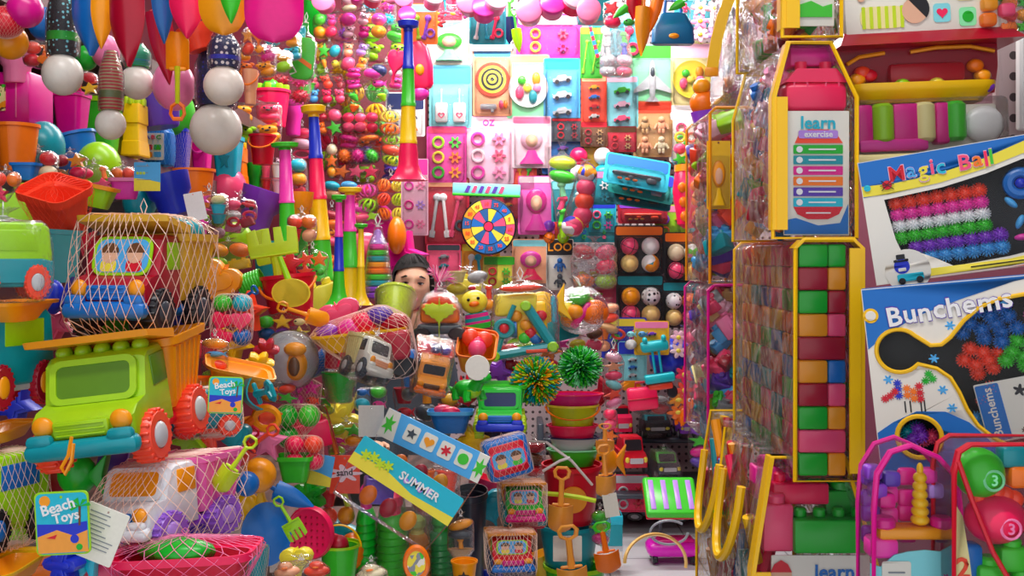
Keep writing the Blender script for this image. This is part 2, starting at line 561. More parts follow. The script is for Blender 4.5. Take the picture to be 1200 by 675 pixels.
def spade(box, label, col='red', kind='point', shaft=None, grip=None, Y=None, rot=(0, 0, 0), uni=False, wr=None, dy=0, group=None, cat='spade', name='toy_spade', d=None, c2=None):
    """blade down, shaft up"""
    o = thing(name, cat); shaft = shaft or col; grip = grip or shaft
    g = G()
    if kind in ('point', 'round', 'scoop'):
        n = 13; rs = []
        L = {'point': 1.5, 'round': 1.15, 'scoop': .9}[kind]
        for i in range(n):
            v = i / (n - 1)
            if kind == 'point': w = .36 * (1 - max(0, (v - .3) / .7) ** 1.7) + .015
            elif kind == 'round': w = .46 * math.sqrt(max(0, 1 - max(0, (v - .35) / .65) ** 2.4)) + .02
            else: w = .34 * (1 - max(0, (v - .7) / .3) ** 2.5 * .5)
            bow = .22 if kind != 'scoop' else .34
            rs.append([(w * x, -bow * (1 - x * x) * (.4 + .6 * (1 - v)) + .1 * v * v, -v * L) for x in (-1, -.8, -.5, -.2, 0, .2, .5, .8, 1)])
        vs = [p for r in rs for p in r]; fs = [(i * 9 + j, i * 9 + j + 1, (i + 1) * 9 + j + 1, (i + 1) * 9 + j) for i in range(n - 1) for j in range(8)]
        b = len(vs); vs2 = [(x * .97, y + .035, z) for x, y, z in vs]
        g.add(vs + vs2, fs + [tuple(reversed([b + k for k in f])) for f in fs] + [(i * 9 + s, (i + 1) * 9 + s, b + (i + 1) * 9 + s, b + i * 9 + s) for i in range(n - 1) for s in (0, 8)] + [(j, j + 1, b + j + 1, b + j) for j in range(8)] + [((n - 1) * 9 + j, (n - 1) * 9 + j + 1, b + (n - 1) * 9 + j + 1, b + (n - 1) * 9 + j) for j in range(8)])
        g.rbox((0, .02, -.0), (.5, .1, .1), .04)
    elif kind == 'rake':
        g.flat([[(-.4, .02), (.4, .02), (.42, -.25), (.42, -.72), (.3, -.78), (.27, -.34), (.17, -.34), (.15, -.78), (.06, -.78), (.05, -.34), (-.05, -.34), (-.06, -.78), (-.15, -.78), (-.17, -.34), (-.27, -.34), (-.3, -.78), (-.42, -.72), (-.42, -.25)]], .06, bev=.02)
        g.tube([(-.4, -.04, 0), (.4, -.04, 0)], .05, 6)
    g.done('blade', col, o)
    G().tube([(0, .03, -.05), (0, .05, .3), (0, .03, .85)], [.1, .075, .075], 8).done('shaft', shaft, o)
    g = G(); g.tube([(.0, .03, .8), (.17, .03, .92), (.2, .03, 1.1), (.12, .03, 1.22), (-.12, .03, 1.22), (-.2, .03, 1.1), (-.17, .03, .92)], .055, 6, True)
    g.done('grip', grip, o)
    if wr: wrap(o, wr)
    return put(o, box, Y, rot, uni=uni, dy=dy, label=label, group=group, d=d)


def face_art(g, y, cx, cz, s):
    """a sticker with two cartoon children; material slots: 0 border 1 sky 2 skin 3 hair 4 shirt 5 shirt"""
    g.sub(0).flat([rr2(1.12 * s, .66 * s, .2 * s, cx, cz)], .012, y)
    g.sub(1).flat([rr2(1.0 * s, .56 * s, .17 * s, cx, cz)], .014, y - .003)
    for k, dx in ((4, -.24), (5, .24)):
        g.sub(k).flat([rr2(.3 * s, .2 * s, .07 * s, cx + dx * s, cz - .17 * s)], .016, y - .005)
        g.sub(2).flat([circ(.15 * s, cx + dx * s, cz + .02 * s, 16)], .016, y - .007)
        g.sub(3).flat([[(cx + dx * s + .17 * s * math.cos(a), cz + .05 * s + .17 * s * math.sin(a)) for a in [PI * i / 8 for i in range(9)]]], .016, y - .009)


def truck(box, label, cab='red', bed='yellow', bumper='blue', wheel='dark', hub='silver', chassis=None, load=None, canopy=False, lamps=False, sticker=True, Y=None, rot=(0, 0, 0), wr=None, dy=0, group=None, uni=False, d=None, style='cab', cat='truck', name='toy_truck', face='lime', glass='dark', netcol=None, ribs=None, skirt=None, lower=None):
    o = thing(name, cat); chassis = chassis or bumper
    if style == 'cab':
        pr = [(-.78, .22), (-.8, .48), (-.7, .56), (-.5, .6), (-.38, .98), (-.3, 1.03), (.0, 1.03), (.06, .96), (.06, .22)]
        fy, fz, tl = -.44, .79, 18
    else:
        pr = [(-.8, .2), (-.82, .5), (-.74, .62), (-.6, .98), (-.5, 1.06), (.6, 1.06), (.72, .98), (.78, .6), (.78, .2)]
        fy, fz, tl = -.67, .8, 21
    G().prof(pr, .92, b=.06).done('cab', cab, o)
    M = T(0, fy, fz) @ E(-tl, 0, 0)
    if lower: G().prof([(-.84, .18), (-.86, .5), (-.6, .54), (.6, .54), (.8, .5), (.8, .18)], .98, b=.05).done('lower_body', lower, o)
    if sticker:
        g = G().at(M); face_art(g, -.035, 0, .0, .66); g.done('sticker', [face, 'sky', 'skin', 'brown', 'lemon', 'red'], o)
    else:
        g = G().at(M); g.flat([rr2(.7, .33, .06)], .03, -.012); g.done('windscreen', glass, o)
        G().at(M).flat([rr2(.8, .43, .1), rr2(.68, .31, .06)], .05, -.015).done('windscreen_frame', cab, o)
    for s in (-1, 1):
        y0, y1 = (-.3, .0) if style == 'cab' else (-.4, .5)
        g = G(); g.rbox((s * .46, (y0 + y1) / 2, .8), (.03, y1 - y0, .3), .012); g.done('side_window', face if sticker else glass, o)
    g = G(); g.rbox((0, -.81, .42), (.5, .06, .16), .03); 
    for i in range(3): g.rbox((0, -.845, .37 + .05 * i), (.44, .02, .02), .008)
    g.done('grille', skirt or bumper, o)
    for s in (-1, 1): G().ball((s * .35, -.79, .46), (.1, .06, .1), 12, 8).done('headlight', 'amber', o)
    g = G(); g.rbox((0, -.84, .24), (1.02, .16, .18), .06); g.rbox((-.36, -.86, .34), (.24, .1, .12), .05); g.rbox((.36, -.86, .34), (.24, .1, .12), .05); g.done('bumper', bumper, o)
    G().rbox((0, .0, .2), (.8, 1.6, .14), .05).done('chassis', chassis, o)
    for s in (-1, 1):
        for y in (-.48, .48):
            g = G(); g.at(T(s * .44, y, .2) @ E(0, 90, 0)); 
            g.lathe([(.14, -.1), (.22, -.1), (.25, -.06), (.25, .06), (.22, .1), (.14, .1), (.12, .07)] if s > 0 else [(.12, -.07), (.14, -.1), (.22, -.1), (.25, -.06), (.25, .06), (.22, .1), (.14, .1)], 18)
            for i in range(20):
                a = 2 * PI * i / 20; g.rbox((.243 * math.cos(a), .243 * math.sin(a), 0), (.035, .035, .19), .01, 1)
            w = g.done('wheel', wheel, o)
            G().at(T(s * .53, y, .2)).ball((0, 0, 0), (.05, .13, .13), 12, 8).done('hub', hub, w)
    if lamps:
        for i in range(5): G().ball((-.36 + .18 * i, -.2, 1.05), (.075, .09, .075), 10, 7).done('roof_lamp', cab, o)
    if bed and style == 'cab':
        g = G(); g.cup([(.3, .8, .56, .08, 0, .44), (.36, .86, .62, .1, 0, .44), (.95, 1.06, .8, .12, 0, .46), (.97, 1.16, .9, .14, 0, .46), (1.05, 1.18, .92, .14, 0, .46)], .035)
        for i in range(6):
            for s in (-1, 1):
                g.tube([(s * .43, .2 + .1 * i, .38), (s * .53, .14 + .125 * i, .94)], .018, 4)
        g.done('dump_bed', bed, o)
        if canopy:
            g = G(); g.prof([(-.5, 1.17), (-.52, 1.24), (.1, 1.14), (.1, 1.04)], 1.14, b=.05); g.done('bed_lip', bed, o)
    if load:
        for i, c in enumerate(load.split(',')):
            x = -.3 + .3 * (i % 3); y = .3 + .28 * (i // 3)
            G().ball((x, y, 1.06), (.2, .17, .17), 12, 8).done('load_ball', c, o)
    if wr == 'net': net(o, 34, 18, netcol or 'net', .006)
    elif wr: wrap(o, wr)
    return put(o, box, Y, rot, uni=uni, dy=dy, label=label, group=group, d=d)


def trumpet(box, label, cols, mouth='yellow', Y=None, rot=(0, 0, 0), flare=True, dy=0, group=None, d=None, down=True):
    """segments listed from the mouthpiece; the bell is at the bottom"""
    o = thing('toy_horn', 'horn'); n = len(cols); H = 4.6; r = .11
    for i, c in enumerate(cols):
        z1, z0 = H * (1 - i / n), H * (1 - (i + 1) / n); r0, r1 = r, r + .036; r = r1
        if i == n - 1 and flare: G().lathe([(.52, z0), (.5, z0 + .02), (.36, z0 + .2), (.26, z0 + .5), (r1, z0 + .85), (r0, z1)], 20).done('bell', c, o)
        else: G().lathe([(r1 + .015, z0 - .02), (r1 + .015, z0 + .08), (r1, z0 + .1), (r0, z1)], 16).done('tube', c, o)
    G().lathe([(.13, H), (.12, H + .08), (.26, H + .14), (.28, H + .3), (.22, H + .33)], 16).done('mouthpiece', mouth, o)
    return put(o, box, Y, rot, dy=dy, label=label, group=group, d=d)


def card(box, label, base='white', head='sky', cont=None, cc=('red',), Y=5.1, rot=(0, 0, 0), group=None, name='toy_blister_pack', cat='toy pack', blis=True, text=None, tcol='white', d=None, dy=0, deep=.16, hh=.2):
    """carded toy: card, header strip, blister and what is inside"""
    x0, y0, x1, y1 = box; A = (y1 - y0) / (x1 - x0)
    o = thing(name, cat)
    g = G(); g.flat([rr2(1, A, .05), circ(.045, 0, A / 2 - .08, 10)], .02); g.done('backing_card', base if ':' in base else base + ':p', o)
    if head:
        g = G(); g.flat([rr2(.94, A * hh, .04, 0, A / 2 - A * hh / 2 - .03)], .024, -.004); g.done('header_strip', head if ':' in head else head + ':p', o)
    if text:
        g = G(); g.at(T(0, 0, A / 2 - A * hh / 2 - .03)); g.flat(None, .012, -.022, text=text, size=min(A * hh * .75, 1.5 / max(len(text), 1))); g.done('lettering', tcol + ':p', o)
    ch = A * (1 - hh) - .14; cz = -A / 2 + .06 + ch / 2
    CONT[cont](o, .84, ch, cz, cc) if cont else None
    if blis:
        g = G(); g.at(E(90, 0, 0), T(0, cz, 0)); w, h = .9, ch + .05
        g.loft([(.0, w, h, .08), (deep * .8, w * .96, h * .97, .08), (deep, w * .88, h * .92, .08)]); g.done('blister', 'film', o)
    return put(o, box, Y, rot, dy=dy, label=label, group=group, d=d)


def _cells(w, h, cz, nx, ny):
    return [(-w / 2 + w * (i + .5) / nx, cz - h / 2 + h * (j + .5) / ny) for j in range(ny) for i in range(nx)]


def c_cars(o, w, h, cz, cc, ny=3, nx=1):
    for k, (x, z) in enumerate(_cells(w, h, cz, nx, ny)):
        s = min(w / nx * .8, h / ny * 1.15); g = G().at(T(x, -.07, z) @ E(0, -8, 0))
        g.prof([(-.05, -.12 * s), (-.06, .06 * s), (.06, .06 * s), (.06, -.12 * s)], s, b=.1)
        g.rings([[(s * p, q, z2) for p, q in ((-a, -.04), (a, -.04), (a, .05), (-a, .05))] for z2, a in ((.05 * s, .32), (.2 * s, .2))])
        c = g.done('toy_car', cc[k % len(cc)], o)
        g = G().at(T(x, -.07, z) @ E(0, -8, 0))
        for sx in (-.3, .3): g.cyl((s * sx, -.05, -.13 * s), .11 * s, .05, 'y', 12)
        g.done('wheels', 'dark', c)


def c_rings(o, w, h, cz, cc, nx=2, ny=2):
    for k, (x, z) in enumerate(_cells(w, h, cz, nx, ny)):
        s = min(w / nx, h / ny)
        g = G().at(T(x, -.05, z)); 
        if k % 2: g.flat([[(p * s * .85, q * s * .85) for p, q in flower()], circ(s * .15)], .05)
        else: g.ring((0, 0, 0), s * .34, s * .09, 'y')
        g.done('play_piece', cc[k % len(cc)], o)


def c_dolls(o, w, h, cz, cc):
    G().at(T(0, -.05, cz + h * .16)).ball((0, 0, 0), (w * .34, .09, h * .26)).done('hair', cc[0], o)
    G().at(T(0, -.1, cz + h * .12)).ball((0, 0, 0), (w * .2, .07, h * .17)).done('face', 'skin:s', o)
    G().at(T(0, -.05, cz - h * .28)).rings([[(a * math.cos(t), .09 * math.sin(t) * (a / w + .5), z) for t in [2 * PI * i / 14 for i in range(14)]] for z, a in ((-h * .18, w * .38), (0, w * .2), (h * .16, w * .12))]).done('dress', cc[-1], o)


def c_balls(o, w, h, cz, cc, nx=2, ny=2):
    kinds = ('basket', 'soccer', 'plain', 'tennis')
    for k, (x, z) in enumerate(_cells(w, h, cz, nx, ny)):
        s = min(w / nx, h / ny) * .53; c = cc[k % len(cc)]
        g = G().at(T(x, -.14, z)); g.ball((0, 0, 0), s, 16, 11)
        b = g.done('foam_ball', 'dots:white,dark:9:.28' if c == 'soccer' else c, o)
        if c in ('rose', 'orange', 'pink'):
            g = G().at(T(x, -.14, z) @ E(20, 15, 25)); [g.ring((0, 0, 0), s * 1.005, s * .035, a) for a in 'xyz']; g.done('seam', 'dark', b)
    
def c_tools(o, w, h, cz, cc):
    k = 0
    for x, a in ((-.3, 8), (-.05, -6), (.2, 12)):
        g = G().at(T(x * w * 1.1, -.05, cz) @ E(0, a, 0)); g.tube([(0, 0, -h * .4), (0, 0, h * .3)], w * .045, 8); g.ball((0, 0, h * .34), (w * .11, .05, w * .11)); g.rbox((0, 0, -h * .36), (w * .16, .06, h * .14), .03)
        g.done('toy_tool', cc[k % len(cc)], o); k += 1
    g = G().at(T(w * .36, -.05, cz - h * .2)); g.ring((0, 0, 0), w * .12, w * .04, 'y'); g.done('toy_ring', cc[-1], o)


def c_target(o, w, h, cz, cc):
    G().at(T(0, -.03, cz + h * .12)).flat([circ(w * .52)], .05).done('target_rim', cc[0], o)
    for i, r in enumerate((.42, .34, .27, .2, .13, .06)):
        G().at(T(0, -.05 - .006 * i, cz + h * .12)).flat([circ(w * r)], .03).done('target_ring', ('lemon', 'dark')[i % 2] + ':p', o)
    g = G().at(T(-w * .12, -.08, cz - h * .38)); g.rbox((0, 0, 0), (w * .5, .1, h * .1), .04); g.rbox((w * .12, 0, -h * .06), (w * .1, .08, h * .1), .03); g.done('toy_gun', 'silver', o)
    for k, c in enumerate(('rose', 'orange')): G().at(T(w * (.26 + .14 * k), -.08, cz - h * .34)).ball((0, 0, 0), (w * .07, .06, h * .08)).done('dart', c, o)


def c_plate(o, w, h, cz, cc):
    g = G().at(T(0, -.02, cz + h * .04) @ E(90, 0, 0)); g.lathe([(.001, .0), (w * .42, .0), (w * .55, .06), (w * .55, .075), (w * .42, .02), (.001, .02)], 28); g.done('plate', cc[0], o)
    for k, (x, z, c) in enumerate(((-.16, .2, 'leaf'), (.2, .24, 'amber'), (.22, .02, 'pink'), (-.22, -.1, 'rose'), (-.02, .02, 'lemon'), (.12, -.2, 'teal'))):
        G().at(T(x * w * 1.1, -.09, cz + h * (z * .8 + .02))).ball((0, 0, 0), (w * .12, .06, h * (.09 + .04 * (k % 2)))).done('toy_food', c, o)


def c_jet(o, w, h, cz, cc):
    g = G().at(T(0, -.08, cz)); g.ball((0, 0, 0), (w * .1, .06, h * .48)); g.flat([[(0, h * .2), (w * .5, -h * .2), (w * .5, -h * .28), (0, -h * .16), (-w * .5, -h * .28), (-w * .5, -h * .2)]], .03); g.flat([[(0, -h * .3), (w * .2, -h * .48), (-w * .2, -h * .48)]], .03)
    g.done('toy_jet', cc[0], o)
    G().at(T(0, -.12, cz + h * .2)).ball((0, 0, 0), (w * .06, .05, h * .12)).done('canopy', cc[-1], o)


def c_phones(o, w, h, cz, cc):
    for s in (-1, 1):
        g = G().at(T(s * w * .25, -.06, cz - h * .18)); g.rbox((0, 0, 0), (w * .36, .12, h * .5), .05); g.tube([(0, 0, h * .2), (0, 0, h * .6)], .018, 5)
        p = g.done('toy_walkie', cc[0], o)
        G().at(T(s * w * .25, -.125, cz - h * .26)).flat([[(a * .16, b * .16) for a, b in heart()], [(a * .09, b * .09) for a, b in heart()]], .01).done('heart_mark', cc[-1], p)


def c_gun(o, w, h, cz, cc):
    g = G().at(T(0, -.06, cz)); g.rbox((0, 0, h * .1), (w * .9, .09, h * .26), .04); g.rbox((w * .28, 0, -h * .18), (w * .2, .08, h * .42), .04); g.rbox((-w * .1, 0, -h * .1), (w * .12, .07, h * .3), .03); g.done('toy_gun', cc[0], o)
    for k in range(3): G().at(T(-w * .3 + k * w * .14, -.08, cz - h * .36)).ball((0, 0, 0), (w * .05, .04, h * .07)).done('dart', cc[-1], o)


def c_figs(o, w, h, cz, cc):
    for k, (x, z) in enumerate(_cells(w, h, cz, 1 if w < h * .8 else 2, 2)):
        s = h * .22; g = G().at(T(x, -.07, z)); g.ball((0, 0, s * .55), s * .4); g.rbox((0, 0, -s * .1), (s * .9, .09, s * .8), .04); g.tube([(-s * .5, 0, s * .1), (-s * .8, -.02, -s * .5)], s * .14, 6); g.tube([(s * .5, 0, s * .1), (s * .8, -.02, -s * .5)], s * .14, 6); g.rbox((-s * .22, 0, -s * .75), (s * .34, .08, s * .6), .03); g.rbox((s * .22, 0, -s * .75), (s * .34, .08, s * .6), .03)
        g.done('figure', cc[k % len(cc)], o)


CONT = dict(cars=c_cars, rings=c_rings, dolls=c_dolls, balls=c_balls, tools=c_tools, target=c_target, plate=c_plate, jet=c_jet, phones=c_phones, gun=c_gun, figs=c_figs,
            rings6=lambda o, w, h, cz, cc: c_rings(o, w, h, cz, cc, 2, 3), cars2=lambda o, w, h, cz, cc: c_cars(o, w, h, cz, cc, 4, 1), balls4=lambda o, w, h, cz, cc: c_balls(o, w, h, cz, cc, 2, 2), balls3=lambda o, w, h, cz, cc: c_balls(o, w, h, cz, cc, 1, 3))


def bagtoys(box, label, shapes, Y=None, rot=(0, 0, 0), head=None, dy=0, group=None, name='bagged_toys', cat='bagged toys', wr='bag', d=None, piece='toy_piece', loop=True, k=1.04):
    """clear bag of small toys; shapes: 'kind:colour,...' laid out on a grid"""
    x0, y0, x1, y1 = box; A = (y1 - y0) / (x1 - x0); o = thing(name, cat)
    L = shapes.split(','); n = len(L); nx = max(1, round(math.sqrt(n / A))); ny = math.ceil(n / nx); hd = .14 * A if head else 0
    r = random.Random(hash(len(label)) + n)
    for i, q in enumerate(L):
        kd, c = q.split(':', 1) if ':' in q else ('ball', q)
        x = -.5 + (i % nx + .5) / nx; z = (A - hd) / 2 - ((i // nx) + .5) * (A - hd) / ny - hd; sx, sz = .5 / nx, .5 * (A - hd) / ny; s = min(sx, sz)
        g = G().at(T(x, r.uniform(-.06, .06), z) @ E(0, r.uniform(-25, 25) if kd not in ('cup', 'fish') else 0, 0)); nm = piece
        if kd == 'ball': g.ball((0, 0, 0), (sx * 1.02, s, sz * 1.02))
        elif kd == 'duck':
            g.ball((0, 0, -sz * .25), (sx * .9, s * .9, sz * .62)); g.ball((0, -s * .2, sz * .45), (sx * .5, s * .5, sz * .5)); g.sub(1).ball((0, -s * .7, sz * .4), (sx * .22, s * .3, sz * .12)); nm = 'squeaky_duck'
        elif kd == 'bear':
            g.ball((0, 0, -sz * .35), (sx * .75, s * .7, sz * .6)); g.ball((0, -s * .15, sz * .4), (sx * .68, s * .66, sz * .5)); [g.ball((p * sx * .5, 0, sz * .85), (sx * .25, s * .2, sz * .22)) for p in (-1, 1)]; g.sub(1); [g.ball((p * sx * .25, -s * .78, sz * .5), (sx * .1, s * .1, sz * .1), 8, 6) for p in (-1, 1)]; g.ball((0, -s * .72, sz * .28), (sx * .2, s * .15, sz * .1), 8, 6); nm = 'squeaky_animal'
        elif kd == 'car':
            g.rbox((0, 0, -sz * .2), (sx * 1.8, s * 1.1, sz * .8), s * .2); g.rbox((0, 0, sz * .4), (sx * 1.1, s * .9, sz * .7), s * .2); g.sub(1); [g.cyl((p * sx * .55, -s * .5, -sz * .6), sz * .34, s * .3, 'y', 12) for p in (-1, 1)]; nm = 'small_car'
        elif kd == 'star': g.flat([[(a * 2 * sx, b * 2 * sz) for a, b in star()]], s * .8, bev=s * .12); nm = 'sand_mould'
        elif kd == 'heart': g.flat([[(a * 2 * sx, b * 2 * sz) for a, b in heart()]], s * .9, bev=s * .15); nm = 'sand_mould'
        elif kd == 'flower': g.flat([[(a * 2.2 * sx, b * 2.2 * sz) for a, b in flower()]], s * .6, bev=s * .1); g.sub(1).ball((0, -s * .4, 0), (sx * .35, s * .25, sz * .35)); nm = 'flower_piece'
        elif kd == 'ring': g.ring((0, 0, 0), .72, .2, 'y', sc=(sx, sz)) if False else g.tube([(sx * .75 * math.cos(t), 0, sz * .75 * math.sin(t)) for t in [2 * PI * j / 20 for j in range(20)]], s * .24, 6, True); nm = 'toy_ring'
        elif kd == 'stick': g.tube([(0, 0, -sz * .95), (0, 0, sz * .95)], [s * .42, s * .3], 8); g.ball((0, 0, sz * .8), (s * .55, s * .5, s * .5)); nm = 'toy_stick'
        elif kd == 'carrot': g.lathe([(.001, -sz), (s * .3, -sz * .5), (s * .55, sz * .3), (s * .4, sz * .6), (.001, sz * .65)], 12); g.sub(1); [g.tube([(0, 0, sz * .5), (p * s * .5, 0, sz)], s * .12, 5) for p in (-1, 0, 1)]; nm = 'squeaky_carrot'
        elif kd == 'cup': g.cup([(-sz * .9, sx * 1.2, s * 1.2, s * .6), (sz * .8, sx * 1.8, s * 1.6, s * .8), (sz * .85, sx * 2, s * 1.8, s * .9), (sz * .95, sx * 2, s * 1.8, s * .9)], s * .1); nm = 'toy_cup'
        elif kd == 'fish': g.ball((0, 0, 0), (sx * .7, s * .5, sz * .6)); g.flat([[(sx * .5, 0), (sx, sz * .6), (sx * .85, 0), (sx, -sz * .6)]], s * .3); g.sub(1).ball((-sx * .35, -s * .45, sz * .15), (sx * .14, s * .1, sz * .14), 8, 6); nm = 'toy_fish'
        elif kd == 'brick': g.rbox((0, 0, -sz * .15), (sx * 1.8, s * 1.4, sz * 1.4), s * .08); [g.cyl((p * sx * .45, 0, sz * .65), s * .3, sz * .35, 'z', 12) for p in (-1, 1)]; nm = 'toy_brick'
        elif kd == 'spike':
            g.ball((0, 0, 0), (sx * .78, s * .8, sz * .78), 12, 8)
            for j in range(44):
                z1 = 1 - 2 * (j + .5) / 44; t = 2.4 * j; q1 = math.sqrt(1 - z1 * z1); dd = Vector((q1 * math.cos(t) * sx, q1 * math.sin(t) * s, z1 * sz)); g.tube([dd * .75, dd * 1.02], [s * .12, s * .03], 4)
            nm = 'spiky_ball'
        elif kd == 'cage':
            for j in range(5):
                a = PI * j / 5; g.tube([(sx * .85 * math.cos(t) * math.cos(a), s * .85 * math.cos(t) * math.sin(a), sz * .85 * math.sin(t)) for t in [2 * PI * m / 16 for m in range(16)]], s * .12, 5, True)
            g.ball((0, 0, 0), (sx * .4, s * .4, sz * .4), 10, 7); nm = 'rattle_ball'
        cs = c.split('+'); g.done(nm, cs if len(cs) > 1 else [c, 'dark' if kd in ('bear', 'car', 'fish') else 'orange' if kd == 'duck' else 'green' if kd == 'carrot' else 'lemon'], o)
    if wr: wrap(o, wr, loop=loop, k=k) if wr in ('bag', 'crinkle') else wrap(o, wr)
    if head:
        b = head.split('/'); g = G(); g.rbox((0, -.02, A / 2 - hd / 2 + .02), (1.04, .05, hd * 1.2), .01); g.done('header_card', b[0] + ':p' if ':' not in b[0] else b[0], o)
        g = G().at(T(0, 0, A / 2 - hd / 2 + .02)); g.flat([circ(hd * .35, -.3, 0, 12), circ(hd * .35, .3, 0, 12), rr2(.34, hd * .4, .03)], .02, -.05); g.done('header_print', (b[1] if len(b) > 1 else 'white') + ':p', o)
    return put(o, box, Y, rot, dy=dy, label=label, group=group, d=d)


def tag(box, label, base='white', art=None, text=None, tcol='white', Y=None, rot=(0, 0, 0), group=None, dy=0, border=None, name='hang_tag', cat='tag', lines=0):
    x0, y0, x1, y1 = box; A = (y1 - y0) / (x1 - x0); o = thing(name, cat)
    if border: G().flat([rr2(1, A, .1)], .03, .01).done('border', border + ':p', o)
    q = .94 if border else 1
    G().flat([rr2(q, A - 1 + q, .1 if border else .04), circ(.03, 0, A / 2 - .1, 10)], .03).done('card', base + ':p', o)
    if art == 'beach':
        g = G(); g.sub(0).flat([[(-.46, -A * .46), (.46, -A * .46), (.46, -A * .12), (.2, -A * .2), (-.1, -A * .1), (-.46, -A * .2)]], .02, -.014); g.sub(1).flat([[(-.46, -A * .2), (-.1, -A * .1), (.2, -A * .2), (.46, -A * .12), (.46, A * .02), (.1, -A * .02), (-.46, A * .0)]], .016, -.014)
        g.sub(2).flat([circ(.1, -.3, A * .36, 14)], .02, -.014); g.sub(3).flat([[(.3, -.05), (.34, -.05), (.36, A * .26), (.32, A * .26)]], .02, -.016); [g.sub(4).flat([[(.34, A * .26), (.34 + .2 * math.cos(a), A * .26 + .16 * math.sin(a)), (.34 + .2 * math.cos(a + .5), A * .26 + .13 * math.sin(a + .5))]], .02, -.016) for a in (.0, .8, 1.7, 2.6, 3.3)]
        g.sub(4).flat([circ(.06, .3, -A * .38, 12)], .02, -.02); g.sub(1).flat([circ(.08, .22, -A * .25, 12)], .02, -.02); g.sub(5).flat([[(-.3, -A * .22), (-.1, -A * .17), (-.14, -A * .24)]], .02, -.02)
        g.done('beach_print', ['sand:p', 'royal:p', 'amber:p', 'brown:p', 'green:p', 'red:p'], o)
    if art == 'icons':
        for i in range(4):
            g = G(); g.sub(0).flat([rr2(.17, A * .62, .03, -.33 + .21 * i, -A * .02)], .02, -.012); g.sub(1 + i % 3).flat([[(a * .12 - .33 + .21 * i, b * .12 - A * .02) for a, b in (star(), heart(), flower(), circ())[i]]], .02, -.018); g.done('picture_print', ['ivory:p', 'red:p', 'sand:p', 'green:p'], o)
        for s in (-1, 1): G().flat([[(s * .47 + .06 * math.cos(t) * (1 if i % 2 else .4), .06 * math.sin(t) * (1 if i % 2 else .4) * 1.4) for i, t in enumerate([2 * PI * j / 14 for j in range(14)])]], .02, -.02).done('leaf_print', 'leaf:p', o)
    if art == 'wave':
        g = G(); g.sub(0).flat([[(-.5, -A * .5), (.5, -A * .5), (.5, -A * .2), (0, -A * .1), (-.5, -A * .05)]], .02, -.012); g.sub(1); [g.flat([[(a * .14 - .36 + .12 * i, b * .14 + A * .12) for a, b in flower()]], .02, -.018) for i in range(3)]; g.done('wave_print', ['lemon:p', 'chart:p'], o)
    if art == 'cloud': G().flat([[(a * 1.2, q * .62 + A * .03) for a, q in flower(.5, 7)]], .02, -.012).done('cloud_print', 'blush:p', o)
    if text:
        for i, (tx, xx, zz, sz, ry) in enumerate(text):
            g = G().at(T(xx, 0, zz * A) @ E(0, ry, 0)); g.flat(None, .014, -.026, text=tx, size=sz); g.done('lettering', tcol + ':p', o)
    if lines:
        g = G(); r = random.Random(4)
        for i in range(lines):
            z = A * (.36 - .7 * i / lines); w = r.uniform(.4, .8); g.flat([rr2(w, A * .02, .004, -.4 + w / 2, z)], .01, -.018)
        g.done('print_lines', 'grey:p', o)
    return put(o, box, Y, rot, dy=dy, label=label, group=group, uni=True)


def batset(box, label, tube='navy:dots', ballc='ivory', Y=1.8, rot=(0, 0, 0), group=None, ballbox=None, band='green', dy=0):
    """printed bat hanging in a clear sleeve with a white ball under it"""
    o = thing('toy_bat_and_ball', 'bat and ball')
    A = (box[3] - box[1]) / (box[2] - box[0]); q = .5; z0 = 2 * q - .06; h = A - z0
    G().lathe([(.14, A), (.16, A - .06), (.34, A - .25 * h), (.38, A - .4 * h), (.38, z0 + .12), (.33, z0 + .02), (.1, z0)], 20).done('bat', tube, o)
    G().lathe([(.39, z0 + .2 * h), (.39, z0 + .32 * h)], 20, False).done('band', band, o)
    g = G(); g.lathe([(.4, z0 - .02), (.42, z0 + .2), (.42, A - .4 * h), (.2, A)], 20, False).done('clear_sleeve', 'film', o)
    G().ball((0, -.04, q), (q, q, q), 22, 15).done('ball', ballc, o)
    return put(o, box, Y, rot, dy=dy, label=label, group=group)


def animal(box, label, col='green', belly='lemon', kind='dino', Y=None, rot=(0, 0, 0), wr=None, dy=0, group=None, name='toy_dinosaur', cat='toy animal', spots='red'):
    o = thing(name, cat)
    g = G(); g.ball((0, .1, .4), (.34, .5, .34)); g.tube([(0, -.25, .5), (0, -.42, .72), (0, -.5, .86)], [.24, .19, .17], 10); g.ball((0, -.62, .9), (.24, .34, .22)); g.tube([(0, .5, .35), (0, .8, .25), (0, 1.0, .38)], [.22, .12, .03], 8)
    [g.tube([(s * .22, y, .35), (s * .3, y - .04, .15), (s * .3, y - .1, .03)], [.14, .12, .12], 8) for s in (-1, 1) for y in (-.2, .35)]
    g.done('body', col, o)
    for s in (-1, 1):
        e = G().ball((s * .14, -.74, 1.04), .085, 10, 7).done('eye', 'white', o); G().ball((s * .15, -.81, 1.05), .042, 8, 6).done('pupil', 'black', e)
    g = G(); [g.lathe([(.001, 1.2 - .0), (.001, 1.2)], 4) for _ in ()]
    for i, (y, z) in enumerate(((-.4, 1.08), (-.2, .84), (.1, .76), (.4, .7), (.65, .45))): g.rings([[(.05 * a, y + .1 * b, z) for a, b in ((1, 0), (0, 1), (-1, 0), (0, -1))], [(.01 * a, y + .03 + .02 * b, z + .16) for a, b in ((1, 0), (0, 1), (-1, 0), (0, -1))]])
    g.done('back_spikes', spots, o)
    G().ball((0, -.04, .36), (.28, .42, .28)).done('belly', belly, o)
    if wr: wrap(o, wr)
    return put(o, box, Y, rot, dy=dy, label=label, group=group)


